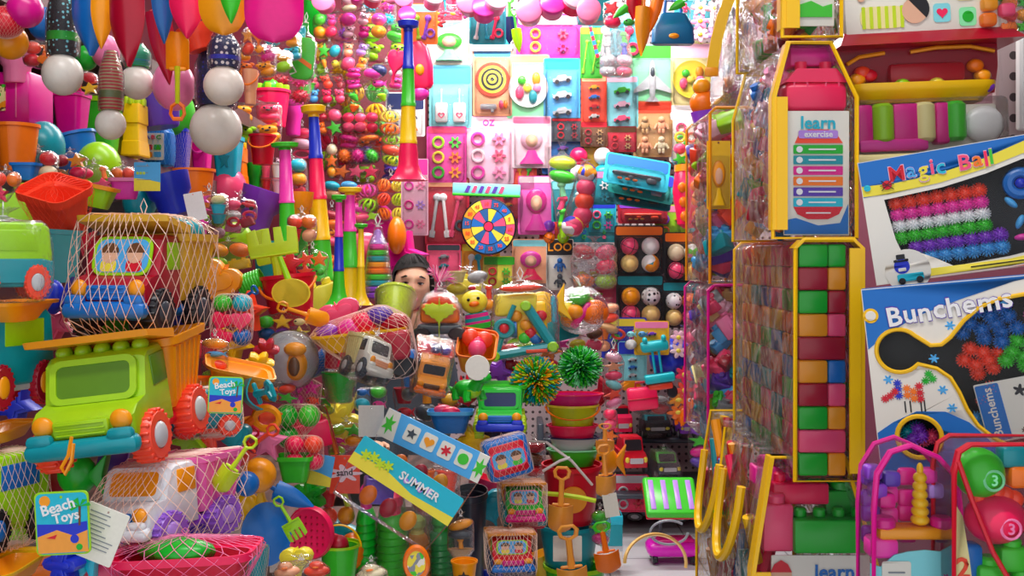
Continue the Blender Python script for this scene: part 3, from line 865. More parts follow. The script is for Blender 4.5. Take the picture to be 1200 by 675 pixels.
def jar(box, label, col='pink', lidc='white', Y=4.2, rot=(60, 0, 0), group=None):
    """round lidded pot hanging bottom-first"""
    o = thing('toy_pot', 'pot')
    G().lathe([(.42, 0), (.46, .05), (.5, .55), (.46, .6)], 20).done('body', col, o)
    G().lathe([(.53, .55), (.53, .7), (.48, .74), (.01, .75)], 20).done('lid', lidc, o)
    g = G(); g.ring((0, 0, 0), .3, .03); g.flat([[(a * .4, b * .4) for a, b in flower()]], .02) if False else g.cyl((0, 0, -.01), .14, .02); g.done('base_mark', lidc, o)
    return put(o, box, Y, rot, label=label, group=group, uni=True)


def minicar(box, label, col='red', Y=4.6, rot=(0, 0, 0), group=None, roof=None, name='toy_car', cat='toy car', wr=None, glass='dark', d=None, hi=False, load=None):
    o = thing(name, cat); roof = roof or col
    G().prof([(-.8, .2), (-.84, .42), (-.5, .56), (.8, .58), (.84, .3), (.8, .18)] if not hi else [(-.82, .2), (-.84, .62), (-.6, .7), (.8, .7), (.84, .3), (.8, .18)], .9, b=.07).done('body', col, o)
    G().prof([(-.48, .54), (-.26, .92), (.42, .92), (.62, .56)], .78, b=.08).done('cabin', roof, o)
    g = G().at(T(0, -.385, .73) @ E(-30, 0, 0)); g.flat([rr2(.62, .3, .05)], .03); g.done('windscreen', glass, o)
    g = G().at(T(0, -.83, .38)); g.flat([rr2(.5, .14, .03)], .04); g.done('grille', 'silver', o)
    for s in (-1, 1): G().ball((s * .34, -.8, .4), (.09, .05, .08), 10, 7).done('headlight', 'lemon', o)
    for s in (-1, 1):
        for y in (-.5, .5):
            w = G().cyl((s * .42, y, .18), .19, .16, 'x', 16, b=.03).done('wheel', 'dark', o); G().cyl((s * .5, y, .18), .09, .03, 'x', 12).done('hub', 'silver', w)
    if wr: wrap(o, wr)
    return put(o, box, Y, rot, label=label, group=group, d=d)


def pipe(pts, r, col, name, label, cat, group=None):
    """a cord or hoop that is one mesh, given in world space"""
    g = G().tube(pts, r, 6); o = g.done(name, col); o['label'] = label; o['category'] = cat
    if group: o['group'] = group
    return o


def oneflat(box, label, loops, col, name, cat, Y=None, t=.1, rot=(0, 0, 0), bev=.02, hole=None, dy=0, group=None, extra=None, wr=None, uni=False):
    """a moulded flat toy traced by its outline, with raised extras: (name, loops, colour, thickness)"""
    o = thing(name, cat); G().flat(loops, t, bev=bev).done('body', col, o)
    for nm, lp, c, tt in (extra or []): G().flat(lp, tt, -t / 2).done(nm, c, o)
    if wr: wrap(o, wr)
    return put(o, box, Y, rot, dy=dy, label=label, group=group, uni=uni)
# ------------------------------------------------------------------ the shop
def slab(name, x0, x1, y0, y1, z0, z1, m, parent=None):
    return struct(name, G().rbox(((x0 + x1) / 2, (y0 + y1) / 2, (z0 + z1) / 2), (x1 - x0, y1 - y0, z1 - z0), .004, 1), m, parent)


def special(name, build):
    m, n, o = nt(name); b = N(n, 'ShaderNodeBsdfPrincipled'); n.links.new(b.outputs[0], o.inputs[0]); build(n, b); MATS[name] = m


def _peg(n, b):
    tc = N(n, 'ShaderNodeTexCoord'); mp = N(n, 'ShaderNodeMapping'); mp.inputs['Scale'].default_value = (28, 28, 28)
    n.links.new(tc.outputs['Object'], mp.inputs[0]); v = N(n, 'ShaderNodeTexVoronoi'); v.inputs['Scale'].default_value = 1; v.inputs['Randomness'].default_value = 0
    sx = N(n, 'ShaderNodeSeparateXYZ'); cx = N(n, 'ShaderNodeCombineXYZ'); n.links.new(mp.outputs[0], sx.inputs[0]); ad = N(n, 'ShaderNodeMath', operation='ADD')
    n.links.new(sx.outputs[0], ad.inputs[0]); n.links.new(sx.outputs[1], ad.inputs[1]); n.links.new(ad.outputs[0], cx.inputs[0]); n.links.new(sx.outputs[2], cx.inputs[1])
    n.links.new(cx.outputs[0], v.inputs['Vector']); r = N(n, 'ShaderNodeValToRGB'); r.color_ramp.interpolation = 'CONSTANT'
    r.color_ramp.elements[0].color = lin('4a3f42'); r.color_ramp.elements[1].color = lin('c9b4b6'); r.color_ramp.elements[1].position = .2
    n.links.new(v.outputs['Distance'], r.inputs[0]); n.links.new(r.outputs[0], b.inputs['Base Color']); b.inputs['Roughness'].default_value = .6


def _tile(n, b):
    tc = N(n, 'ShaderNodeTexCoord'); br = N(n, 'ShaderNodeTexBrick'); br.offset = 0; br.inputs['Scale'].default_value = 1; br.inputs['Brick Width'].default_value = .4; br.inputs['Row Height'].default_value = .4; br.inputs['Mortar Size'].default_value = .004
    br.inputs['Color1'].default_value = lin('dcdde0'); br.inputs['Color2'].default_value = lin('d2d4d8'); br.inputs['Mortar'].default_value = lin('9a9a9e')
    n.links.new(tc.outputs['Object'], br.inputs['Vector']); n.links.new(br.outputs[0], b.inputs['Base Color']); b.inputs['Roughness'].default_value = .25


def _wood(n, b):
    tc = N(n, 'ShaderNodeTexCoord'); w = N(n, 'ShaderNodeTexWave', bands_direction='X'); w.inputs['Scale'].default_value = 6; w.inputs['Distortion'].default_value = 6; n.links.new(tc.outputs['Object'], w.inputs[0])
    r = N(n, 'ShaderNodeValToRGB'); r.color_ramp.elements[0].color = lin('4b3a34'); r.color_ramp.elements[1].color = lin('6a5148'); n.links.new(w.outputs['Fac'], r.inputs[0]); n.links.new(r.outputs[0], b.inputs['Base Color']); b.inputs['Roughness'].default_value = .5


special('peg', _peg); special('floortile', _tile); special('shelfwood', _wood)
slab('floor', -1.8, 1.5, -.6, 5.3, -.05, 0, 'floortile')
slab('ceiling', -1.8, 1.5, -.6, 5.3, 2.95, 3.0, 'white:p')
slab('wall_back', -1.8, 1.5, 5.25, 5.3, 0, 2.95, 'peg')
slab('wall_left', -1.8, -1.75, -.6, 5.3, 0, 2.95, '7a3844:p')
slab('wall_right', 1.45, 1.5, -.6, 5.3, 0, 2.95, '74384a:p')


def EDGE(Y): return -1.0 - .012 * (Y - 2)


def shelf(name, z, label, y0=.9, y1=4.4):
    o = thing(name, 'shelf'); setlab(o, label)
    G().rings([[(-1.74, y, z - .03), (-1.74, y, z), (EDGE(y), y, z), (EDGE(y), y, z - .03)] for y in (y0, y1)]).done('board', 'shelfwood', o)
    G().rings([[(EDGE(y) + .001, y, z - .045), (EDGE(y) + .001, y, z + .006), (EDGE(y) + .012, y, z + .006), (EDGE(y) + .012, y, z - .045)] for y in (y0, y1)]).done('price_rail', '6e5f5c', o)
    for y in (1.2, 2.3, 3.4, 4.2):
        G().add([(-1.74, y, z - .03), (-1.2, y, z - .03), (-1.74, y, z - .2), (-1.74, y + .01, z - .03), (-1.2, y + .01, z - .03), (-1.74, y + .01, z - .2)], [(0, 1, 2), (3, 5, 4), (0, 3, 4, 1), (1, 4, 5, 2), (0, 2, 5, 3)]).done('bracket', 'grey', o)


shelf('wall_shelf', 1.55, 'long brown wall shelf sloping down the left side, carrying buckets')
shelf('wall_shelf', 1.84, 'upper brown wall shelf on the left, red bucket with lime lid standing on it')
slab('trim_8', -1.75, -.43, 5.2, 5.245, .0, 2.95, '8a2c40:p')
# counters that carry the heaps
slab('trim_1', -1.7, -.52, .9, 2.2, .0, .70, 'shelfwood')
slab('trim_2', -1.7, -.35, 2.2, 3.5, .0, .62, 'shelfwood')
slab('trim_3', -.5, .13, 2.78, 3.5, .0, .62, 'shelfwood')
slab('trim_4', .36, 1.44, 1.15, 1.94, .0, .54, 'shelfwood')
slab('trim_5', 1.0, 1.44, 1.15, 1.94, .54, 2.4, 'shelfwood')
# hanging rods under the ceiling
pipe([(-1.74, 1.9, 2.34), (.2, 1.9, 2.34)], .012, 'silver:m', 'hanging_rod', 'steel rod overhead from which the beach spades hang', 'rod')
pipe([(-1.0, 4.35, 2.62), (.9, 4.35, 2.62)], .012, 'silver:m', 'hanging_rod', 'steel rod near the ceiling from which the pink pots hang', 'rod')

# ------------------------------------------------------------------ lights: ceiling tubes and the open shop front
def tube_light(x, y, z, L, power, rz=0, col=(1, .97, .95)):
    o = thing('ceiling_lamp', 'lamp'); setlab(o, 'white tube lamp on the ceiling ' + {4.5: 'near the back wall', 3.6: 'over the person', 2.2: 'over the truck heap', .7: 'at the shop front'}[y])
    G().rbox((0, 0, .03), (L, .12, .05), .01).done('housing', 'white', o)
    o.location = (x, y, z); o.rotation_euler = (0, 0, rz)
    l = bpy.data.lights.new('tube', 'AREA'); l.shape = 'RECTANGLE'; l.size = L; l.size_y = .12; l.energy = power; l.color = col
    b = bpy.data.objects.new('tube', l); COL.objects.link(b); b.location = (x, y, z - .01); b.rotation_euler = (0, 0, rz)


tube_light(.25, 4.5, 2.9, 1.6, 62)
tube_light(-.5, 3.6, 2.9, 1.2, 34, .3)
tube_light(0, 2.2, 2.9, 1.6, 20)
tube_light(-.1, .7, 2.9, 1.4, 22)
w = bpy.data.worlds.new('world'); SC.world = w; w.use_nodes = True
bg = w.node_tree.nodes['Background']; bg.inputs[0].default_value = (.92, .96, 1, 1); bg.inputs[1].default_value = 1.0
SC.view_settings.view_transform = 'Standard'; SC.view_settings.look = 'None'; SC.view_settings.exposure = .1; SC.view_settings.gamma = 1
SC.view_settings.use_curve_mapping = False
SC.cycles.transparent_max_bounces = 32; SC.cycles.max_bounces = 8; SC.cycles.caustics_reflective = False; SC.cycles.caustics_refractive = False
SC.cycles.use_denoising = True

# ------------------------------------------------------------------ the shop keeper behind the heap
def person():
    o = thing('person', 'person'); setlab(o, 'person with black hair peering over the toy heap, head slightly lowered')
    me = bpy.data.meshes.new('body'); J = [((0, 0, 0), .13, .10), ((0, .01, .2), .125, .095), ((0, 0, .38), .15, .1), ((0, 0, .46), .07, .065), ((0, -.01, .52), .052, .055), ((0, -.02, .57), .05, .055),
        ((.14, 0, .42), .055, .055), ((.19, -.03, .2), .042, .042), ((.14, -.2, .06), .034, .03), ((-.14, 0, .42), .055, .055), ((-.19, -.03, .2), .042, .042), ((-.14, -.2, .06), .034, .03),
        ((.09, -.05, -.08), .085, .085), ((.1, -.4, -.1), .065, .065), ((.1, -.42, -.5), .045, .05), ((-.09, -.05, -.08), .085, .085), ((-.1, -.4, -.1), .065, .065), ((-.1, -.42, -.5), .045, .05)]
    Ed = [(0, 1), (1, 2), (2, 3), (3, 4), (4, 5), (2, 6), (6, 7), (7, 8), (2, 9), (9, 10), (10, 11), (0, 12), (12, 13), (13, 14), (0, 15), (15, 16), (16, 17)]
    me.from_pydata([j[0] for j in J], Ed, []); b = bpy.data.objects.new('body', me); COL.objects.link(b)
    sk = b.modifiers.new('s', 'SKIN'); b.modifiers.new('u', 'SUBSURF').levels = 2; b.modifiers['u'].render_levels = 2
    for i, j in enumerate(J): me.skin_vertices[0].data[i].radius = j[1:]
    me.skin_vertices[0].data[0].use_root = True
    dg = bpy.context.evaluated_depsgraph_get(); m2 = bpy.data.meshes.new_from_object(b.evaluated_get(dg)); m2.name = 'body'
    bpy.data.objects.remove(b)
    # the head joins the same continuous surface
    g = G(); g.v = [tuple(v.co) for v in m2.vertices]; g.f = [tuple(p.vertices) for p in m2.polygons]; g.m = [0 if (sum(g.v[i][2] for i in f) / len(f)) < .478 else 1 for f in g.f]
    n, m = 40, 32; vs = []; fs = []
    def bump(x, z, cx, cz, sx, sz): return math.exp(-((x - cx) / sx) ** 2 - ((z - cz) / sz) ** 2)
    H = .665
    for i in range(m + 1):
        a = -PI / 2 + PI * i / m
        for j in range(n):
            t = 2 * PI * j / n; x, y, z = .074 * math.cos(a) * math.sin(t), -.092 * math.cos(a) * math.cos(t), .108 * math.sin(a)
            if z < 0: x *= 1 - .28 * (-z / .108) ** 1.6
            if y < 0:
                y += .012 * max(0, -z / .108) * 0
                y -= .017 * bump(x, z, 0, -.022, .012, .016) + .008 * bump(x, z, 0, .004, .009, .03)
                y += .012 * (bump(x, z, .03, .008, .018, .012) + bump(x, z, -.03, .008, .018, .012))
                y -= .006 * bump(x, z, 0, -.055, .022, .008); y -= .007 * bump(x, z, 0, -.092, .02, .016); y -= .006 * (bump(x, z, .032, .03, .02, .008) + bump(x, z, -.032, .03, .02, .008))
            vs.append((x, y - .02, z + H))
    for i in range(m):
        for j in range(n): fs.append((i * n + j, i * n + (j + 1) % n, (i + 1) * n + (j + 1) % n, (i + 1) * n + j))
    g.sub(1).add(vs, fs)
    g.sub(1)
    for s in (-1, 1): g.ball((s * .074, -.005, H - .005), (.012, .02, .03), 10, 7)
    # hands with five fingers resting on the lap
    for s in (-1, 1):
        g.ball((s * .125, -.25, .05), (.036, .045, .016), 12, 8)
        for k in range(4): g.tube([(s * (.1 + .017 * k), -.28, .052), (s * (.098 + .017 * k), -.315 - .006 * (k in (1, 2)), .05), (s * (.097 + .017 * k), -.335 - .01 * (k in (1, 2)), .035)], [.009, .008, .006], 7)
        g.tube([(s * .093, -.235, .052), (s * .075, -.262, .05), (s * .074, -.285, .044)], [.011, .009, .007], 7)
    for s in (-1, 1): g.sub(2).ball((s * .1, -.47, -.53), (.045, .11, .04), 12, 8)
    g.done('body', ['slate:f', 'skin:s', 'dark'], o, ang=80)
    for s in (-1, 1):
        e = G().ball((s * .03, -.094, H + .006), (.0125, .007, .0048), 12, 8).done('eye', 'white', o)
        G().ball((s * .03, -.1005, H + .006), (.0062, .004, .0050), 10, 7).done('iris', 'black', e)
        G().tube([(s * .016, -.103, H + .03), (s * .032, -.103, H + .035), (s * .05, -.092, H + .028)], [.003, .004, .002], 5).done('eyebrow', 'black', o)
        G().tube([(s * .015, -.1, H + .007), (s * .03, -.104, H + .0112), (s * .046, -.094, H + .008)], [.0018, .0024, .0016], 5).done('eyelash_line', 'black', o)
    G().tube([(-.022, -.108, H - .056), (0, -.116, H - .053), (.022, -.108, H - .056)], [.003, .006, .003], 6).done('lips', 'rose', o)
    # hair: cap with a side parting, strands falling past the ears
    g = G(); rs = []
    for i in range(15):
        a = PI / 2 * (1 - i / 14) - .42 * (i / 14); r = []
        for j in range(36):
            t = 2 * PI * j / 36; fr = math.cos(t); f = max(0, fr); aa = max(a, .56 * f ** .3 + .1 * math.sin(t + .4) * f) if f > 0 else a - .25 * (-fr) * (i / 14)
            k = 1.09 + .01 * math.sin(17 * t)
            r.append((.079 * k * math.cos(aa) * math.sin(t), -.094 * k * math.cos(aa) * math.cos(t) - .012, .112 * k * math.sin(aa) + H + .004))
        rs.append(r)
    g.rings(rs, cap1=False)
    g.tube([(0, .08, H + .02), (0, .115, H - .02), (0, .12, H - .09), (0, .1, H - .16)], [.04, .04, .03, .01], 10)
    for s in (-1, 1): g.tube([(s * .08, -.03, H + .03), (s * .085, -.02, H - .01), (s * .08, -.005, H - .05)], [.012, .012, .004], 7)
    r = random.Random(8)
    for i in range(150):
        t = r.uniform(-PI, PI); a = r.uniform(.5, 1.35); pts = []
        for q in range(5):
            aa = a - q * .16; k = 1.105 + .01 * math.sin(q); pts.append((.079 * k * math.cos(aa) * math.sin(t + .05 * q), -.094 * k * math.cos(aa) * math.cos(t + .05 * q) - .012, .112 * k * math.sin(aa) + H + .004))
        if math.cos(t) > .2: pts = [p for p in pts if p[2] > H + .072 + .012 * math.cos(t)]
        if len(pts) < 2: continue
        g.tube(pts, .0018, 3)
    g.done('hair', '14100f:f', o, ang=80)
    G().rings([[(r * math.cos(t), r * .8 * math.sin(t) - .005, z) for t in [2 * PI * i / 24 for i in range(24)]] for r, z in ((.085, .435), (.066, .465), (.06, .47))], cap0=False, cap1=False).done('collar', 'slate:f', o)
    o.location = W(473, 333, 4.05) - Vector((0, 0, .645)); o.rotation_euler = (.0, .05, .14); o.scale = (.94, .94, .97)


person()
st = thing('stool', 'stool'); setlab(st, 'stool behind the heap on which the person sits')
p = W(473, 333, 4.05); zt = p.z - .665 - .2
G().cyl((p.x, 4.05, zt), .17, .05, b=.015).done('seat', 'red', st)
for a in range(4): G().tube([(p.x + .12 * math.cos(a * PI / 2 + .8), 4.05 + .12 * math.sin(a * PI / 2 + .8), zt), (p.x + .18 * math.cos(a * PI / 2 + .8), 4.05 + .18 * math.sin(a * PI / 2 + .8), .0)], .014, 8).done('leg', 'silver:m', st)
# ------------------------------------------------------------------ right: block bags, cartons, zip bags
def outline_bag(name, label, x0, x1, z0, z1, Yf, d, cham=(0, 0), trim='yellow', zipside='right', fill=None, side='crinkle', front='clear', group=None, zipw=.024):
    """clear zip bag in metres: front gusset x0..x1, z0..z1 at Yf, running d back; cham = (height, inset) of a narrower top"""
    o = thing(name, 'block bag'); setlab(o, label, group); w, h = x1 - x0, z1 - z0
    def ol(k=0):
        a, b = cham; q = .012
        base = [(-w / 2 + k, k), (w / 2 - k, k)]
        up = [(w / 2 - k, h - a if a else h - k - q)] + ([(w / 2 - b - k, h - k)] if a else [(w / 2 - k - q, h - k)])
        lf = ([(-w / 2 + b * .55 + k, h - k), (-w / 2 + k, h - a)] if a else [(-w / 2 + k + q, h - k), (-w / 2 + k, h - k - q)])
        return base + up + lf
    O = ol()
    n = len(O)
    G().rings([[(x, y, z) for x, z in O] for y in (0, .02, d * .5, d)], cap0=False, cap1=True).done('film_side', side, o)
    G().add([(x, 0, z) for x, z in O], [tuple(range(n))]).done('film_front', front, o)
    for y in (0, d): G().tube([(x, y, z) for x, z in O], .0035, 6, True).done('piping', trim, o)
    # zip band along the chosen edge and over the top
    s = 1 if zipside == 'right' else -1
    E2 = [p for p in O if p[0] * s > 0 or p[1] > h * .95]; E2 = sorted(E2, key=lambda p: p[1])
    pth = [(s * w / 2, .012)] + [p for p in O if p[0] * s > 0 and p[1] > h * .5]
    pth += [p for p in O if p[0] * s <= 0 and p[1] > h * .93] if True else []
    if s > 0: pth = [pth[0]] + sorted(pth[1:], key=lambda p: (-p[0] if p[1] > h * .93 else -9, p[1]))
    else: pth = [pth[0]] + sorted(pth[1:], key=lambda p: (p[0] if p[1] > h * .93 else -9, p[1]))
    g = G()
    rs = []
    for (x, z) in pth:
        rs.append([(x + s * .002, -.004, z), (x + s * .002, zipw, z), (x - s * .004, zipw, z), (x - s * .004, -.004, z)])
    g.rings(rs); g.done('zip_band', trim, o)
    g = G(); g.rings([[(x - s * .004 , -.0055, z), (x - s * .004, -.001, z), (x - s * zipw, -.001, z), (x - s * zipw, -.0055, z)] for x, z in (pth[:2])]); g.done('zip_band', trim, o)
    if fill: fill(o, w, h, d)
    o.location = ((x0 + x1) / 2, Yf, z0)
    return o


def brick(o, c, size, col, studs=1, bev=.003, top=True):
    g = G(); g.rbox(c, size, bev)
    if studs:
        for i in range(studs): g.cyl((c[0] - size[0] / 2 + size[0] * (i + .5) / studs, c[1], c[2] + size[2] / 2 + .004), min(size[0] / studs, size[1]) * .3, .01, 'z', 12)
    return g.done('toy_brick', col, o)


RB = random.Random(21)
PAL = ['red', 'green', 'amber', 'rose', 'blue', 'orange', 'leaf', 'yellow', 'crimson', 'teal']


def fill3(o, w, h, d):
    rows = [('green', 'green'), ('crimson', 'amber'), ('green', 'crimson'), ('amber', 'rose'), ('crimson',), ('amber', 'blue'), ('crimson', 'rose'), ('green', 'amber'), ('rose',), ('green', 'amber')]
    H = (h - .012) / len(rows); ww = w - .028
    for i, r in enumerate(rows):
        z = h - .006 - H * (i + .5); x = -w / 2 + .006
        for k, c in enumerate(r):
            q = ww if len(r) == 1 else (ww * .62 if k == 0 else ww * .38)
            brick(o, (x + q / 2, .022, z), (q - .0008, .036, H - .0008), c, 0); x += q
        for k in range(5):
            y = .045 + (d - .06) * (k + .5) / 5
            brick(o, (0, y, z), (w - .02, (d - .06) / 5 - .001, H - .001), RB.choice(PAL), 0)


def lbl(o, w, h, d, z0, hh):
    """white card with the word learn, a pink strip and seven coloured bars"""
    g = G(); g.rbox((.004, .007, z0 + hh / 2), (w - .026, .002, hh), .0005, 1); cd = g.done('card', 'ivory:p', o)
    cx = .006; W2 = w - .05
    g = G(); g.flat([[(cx - W2 / 2 + .002, z0 + hh * .74), (cx - W2 * .4, z0 + hh * .8), (cx - W2 * .2, z0 + hh * .85), (cx + W2 * .2, z0 + hh * .85), (cx + W2 * .4, z0 + hh * .8), (cx + W2 / 2, z0 + hh * .74)]], .001, .0045); g.done('card_cap', 'coral:p', cd)
    g = G(); g.at(T(cx, 0, z0 + hh * .9)); g.flat(None, .001, .004, text='learn', size=.026); g.done('lettering', 'cyan:p', cd)
    g = G(); g.at(T(cx, 0, z0 + hh * .81)); g.flat([rr2(W2 * .8, .012, .003)], .001, .0038); g.sub(1).flat(None, .001, .0028, text='exercise', size=.0125); g.done('strip', ['lilac:p', 'white:p'], cd)
    for i, c in enumerate(('green', 'teal', 'magenta', 'orange', 'violet', 'cyan')):
        z = z0 + hh * (.69 - .085 * i); b = G().flat([rr2(W2, hh * .07, .001, cx, z)], .001, .0045).done('bar', c + ':p', cd)
        g = G(); g.flat([circ(hh * .026, cx - W2 * .38, z, 12), rr2(W2 * .55, hh * .012, .0005, cx + W2 * .08, z)], .001, .0035); g.done('bar_print', 'white:p', b)
    g = G(); g.flat([[(cx - W2 / 2, z0 + hh * .23), (cx + W2 / 2, z0 + hh * .23), (cx + W2 * .42, z0 + hh * .17), (cx + W2 * .2, z0 + hh * .13), (cx - W2 * .2, z0 + hh * .13), (cx - W2 * .42, z0 + hh * .17)]], .001, .0045); g.sub(1).flat([rr2(W2 * .5, hh * .01, .0005, cx, z0 + hh * .18)], .001, .0035); g.done('card_foot', ['red:p', 'white:p'], cd)
    g = G(); g.flat([[(-w / 2 + .018, z0 + .002), (w / 2 - .011, z0 + .002), (w / 2 - .011, z0 + hh * .25), (cx + W2 * .45, z0 + hh * .1), (cx, z0 + hh * .08), (cx - W2 * .45, z0 + hh * .14), (-w / 2 + .018, z0 + hh * .12)]], .001, .005); g.done('card_wave', 'blue:p', cd)


def jumble(o, w, h, d, y0=.05, n=26, z0=.01, z1=None, cols=PAL):
    z1 = z1 or h - .02
    for i in range(n):
        y = y0 + (d - y0 - .03) * RB.random(); z = z0 + (z1 - z0) * ((i + .5) / n); s = RB.uniform(.02, .035)
        g = G().at(T(RB.uniform(-.2, .2) * w - .1 * w, y, z) @ E(RB.uniform(-60, 60), RB.uniform(-60, 60), RB.uniform(-90, 90))); g.rbox((0, 0, 0), (s * 1.6, s, s), .003); [g.cyl((p * s * .4, 0, s * .6), s * .28, s * .3, 'z', 10) for p in (-1, 1)]; g.done('toy_brick', RB.choice(cols), o)


def fill2(o, w, h, d):
    zc = .0; hh = h * .64; lbl(o, w, h, d, .004, hh)
    x0 = .006
    brick(o, (x0, .035, hh + h * .09), (w * .76, .05, h * .16), 'hot', 0, .01)
    g = G(); g.rings([[(x0 + a * w * .76 / 2 * p, .035 + q * .025, hh + h * zz) for p, q in ((-1, -1), (1, -1), (1, 1), (-1, 1))] for zz, a in ((.165, 1), (.235, .62))]); [g.cyl((x0 + p * w * .15, .03, hh + h * .25), .009, .016, 'z', 12) for p in (-1, 1)]; g.done('roof_brick', 'hot', o)
    g = G(); [g.ring((x0 + p * w * .19, .012, hh + h * .15), .01, .0015, 'y', 16, 4) for p in (-1, 1)]; g.done('arch_mark', 'rose', o)
    brick(o, (x0, .05, hh + h * .31), (w * .55, .04, h * .1), 'magenta', 2)
    jumble(o, w, h, d, .07, 70, .02, h * .86, PAL + ['pink', 'palepink', 'sky', 'rose', 'grey'])


def fill1(o, w, h, d):
    g = G(); g.rbox((.002, .008, h * .55), (w - .02, .003, h * .86), .001, 1); c = g.done('card', 'ivory:p', o)
    G().flat([[(x, z) for x, z in ((-w * .38, .03), (w * .36, .03), (w * .36, h * .35), (w * .2, h * .32), (0, h * .38), (-w * .2, h * .34), (-w * .38, h * .4))]], .002, .005).done('green_print', 'leaf:p', c)
    G().flat([circ(w * .36, 0, h * .72, 24, 1)], .002, .005).done('round_print', 'coral:p', c); g = G().at(T(0, 0, h * .62)); g.flat([rr2(w * .5, .006, .002)], .001, .003); g.done('strip', 'white:p', c)
    jumble(o, w, h, d, .05, 20)


def castle(o, c, w, hgt, d, col, n):
    g = G(); g.rbox((c[0], c[1], c[2] + hgt / 2), (w, d, hgt), .003)
    for i in range(n): g.cyl((c[0] - w / 2 + w * (i + .5) / n, c[1], c[2] + hgt + .006), w / n * .33, .016, 'z', 14, b=.003)
    g.done('castle_brick', col, o)


def fill4(o, w, h, d):
    L = .213; g = G(); g.rbox((.01, .01, .045 + L / 2), (w - .04, .003, .09 + L), .001, 1); c = g.done('card', 'ivory:p', o)
    g = G().at(T(.03, 0, .065 + L)); g.flat(None, .001, .006, text='learn', size=.03); g.done('lettering', 'blue:p', c)
    g = G(); g.sub(0).flat([circ(.016, -.05, .062 + L, 16)], .001, .006); g.sub(1).flat([[(a, b + L) for a, b in ((-.066, .066), (-.034, .066), (-.04, .078), (-.05, .084), (-.06, .078))]], .001, .005); g.done('child_print', ['skin:p', 'red:p'], c)
    castle(o, (.03, .035, .092 + L), w * .62, .05, .05, 'green', 4); castle(o, (.06, .07, .092 + L), .06, .085, .04, 'green', 1); castle(o, (-.05, .04, .092 + L), .045, .07, .04, 'rose', 1); castle(o, (-.01, .06, .158 + L), .085, .032, .04, 'hot', 3); castle(o, (-.03, .085, .16 + L), .09, .05, .04, 'magenta', 2); castle(o, (.035, .1, .16 + L), .05, .05, .04, 'teal', 1)
    r = random.Random(5)
    for i in range(130):
        y = .08 + (d - .1) * r.random(); z = .02 + (h * (.62 if y < .2 else .8)) * r.random(); x = -w / 2 + .016 + .03 * r.random()
        g = G().at(T(x, y, z) @ E(r.uniform(-25, 25), r.uniform(-15, 15), 0)); g.tube([(0, 0, 0), (0, 0, .08)], .009, 8); g.done('toy_stick', r.choice(PAL + ['rose', 'hot', 'amber']), o)


def X(px, Y): return (px - CX) / FOC * Y
def Z(py, Y): return EYE - (py - HY) / FOC * Y


outline_bag('block_bag', 'clear zip bag of bricks with green printed card, topmost of the bag stack', X(917, 1.5), X(986, 1.5), Z(43, 1.5), Z(-70, 1.5), 1.5, .3, fill=fill1, zipside='left')
outline_bag('block_bag', 'narrow topped brick bag with white learning card and red blocks, yellow zip', X(906, 1.5), X(1004, 1.5), Z(279, 1.5), Z(50, 1.5), 1.5, .27, cham=(.08, .038), fill=fill2, zipside='left', zipw=.02)
outline_bag('block_bag', 'tall clear bag packed with stacked red, green and yellow bricks', X(932, 1.47), X(1011, 1.47), Z(564, 1.47), Z(281, 1.47), 1.47, .4, fill=fill3, zipside='right', zipw=.02)
b4 = outline_bag('block_bag', 'bottom bag with crenellated red and green castle bricks and yellow handles', X(882, 1.52), X(1030, 1.52), .55, Z(536, 1.52), 1.52, .46, cham=(.17, .05), fill=fill4, zipside='left', zipw=.026)
for k in (0, 1):
    h4 = b4.location
    G().tube([(-.088 - .022 * math.sin(PI * t / 14), .1 + .17 * k + .07 - .07 * math.cos(PI * t / 14), .385 - .13 * math.sin(PI * t / 14) ** .8) for t in range(15)], .0075, 8).done('handle', 'yellow', b4)

# bags in crinkled wrap behind the stack, along the right wall
for (bx, Y, dd, cols, lb) in [((832, -30, 890, 132), 2.25, .2, 'pink,lilac,yellow,grey,fuchsia,peach,butter,pink,sky,rose,cream,palepink', 'crinkly wrapped bag of pale toys hanging top right, beside the yellow strip')]:
    bagtoys(bx, lb, ','.join('%s:%s' % (k, c) for k, c in zip(['ball', 'brick', 'ball', 'brick', 'star'] * 8, cols.split(',') + cols.split(',')[::-1])), Y, wr='crinkle', name='wrapped_toy_bag', cat='toy bag', loop=False, d=dd)
PALE = ['pink', 'coral', 'rose', 'sky', 'palepink', 'teal', 'magenta', 'lime', 'orange', 'peach', 'leaf', 'violet', 'butter']
outline_bag('wrapped_toy_bag', 'yellow piped bag of pink and blue bits behind the narrow topped brick bag', X(832, 2.1), X(884, 2.1), Z(332, 2.1), Z(126, 2.1), 2.1, .28, trim='amber', fill=lambda o, w, h, d: jumble(o, w, h, d, .02, 90, .02, h - .02, PALE), zipw=.006, front='film')
outline_bag('wrapped_toy_bag', 'magenta piped bag of dusky bits behind the tall brick bag', X(830, 2.1), X(884, 2.1), Z(520, 2.1), Z(334, 2.1), 2.1, .28, trim='magenta', fill=lambda o, w, h, d: jumble(o, w, h, d, .02, 80, .02, h - .02, PALE + ['grey', 'tan', 'rose', 'crimson']), zipw=.006, front='film')
o = thing('strap', 'strap'); setlab(o, 'yellow hanging strap curving down beside the wrapped bags, top right')
pp = [W(x, y, 2.1) for x, y in ((858, -10), (847, 18), (840, 45), (836, 70), (834, 84))]
G().rings([[tuple(p + Vector((dx, dy, 0))) for dx, dy in ((-.012, -.003), (.012, -.003), (.012, .003), (-.012, .003))] for p in pp]).done('band', 'yellow', o)
G().rbox(tuple(pp[-1]), (.028, .008, .02), .004).done('stitched_end', 'amber', o)
card((828, 165, 856, 245), 'yellow spoon-shaped mould hanging in front of the wrapped bags', 'yellow', None, 'dolls', ('amber', 'yellow'), Y=2.1, name='toy_mould_card', cat='mould', deep=.1)


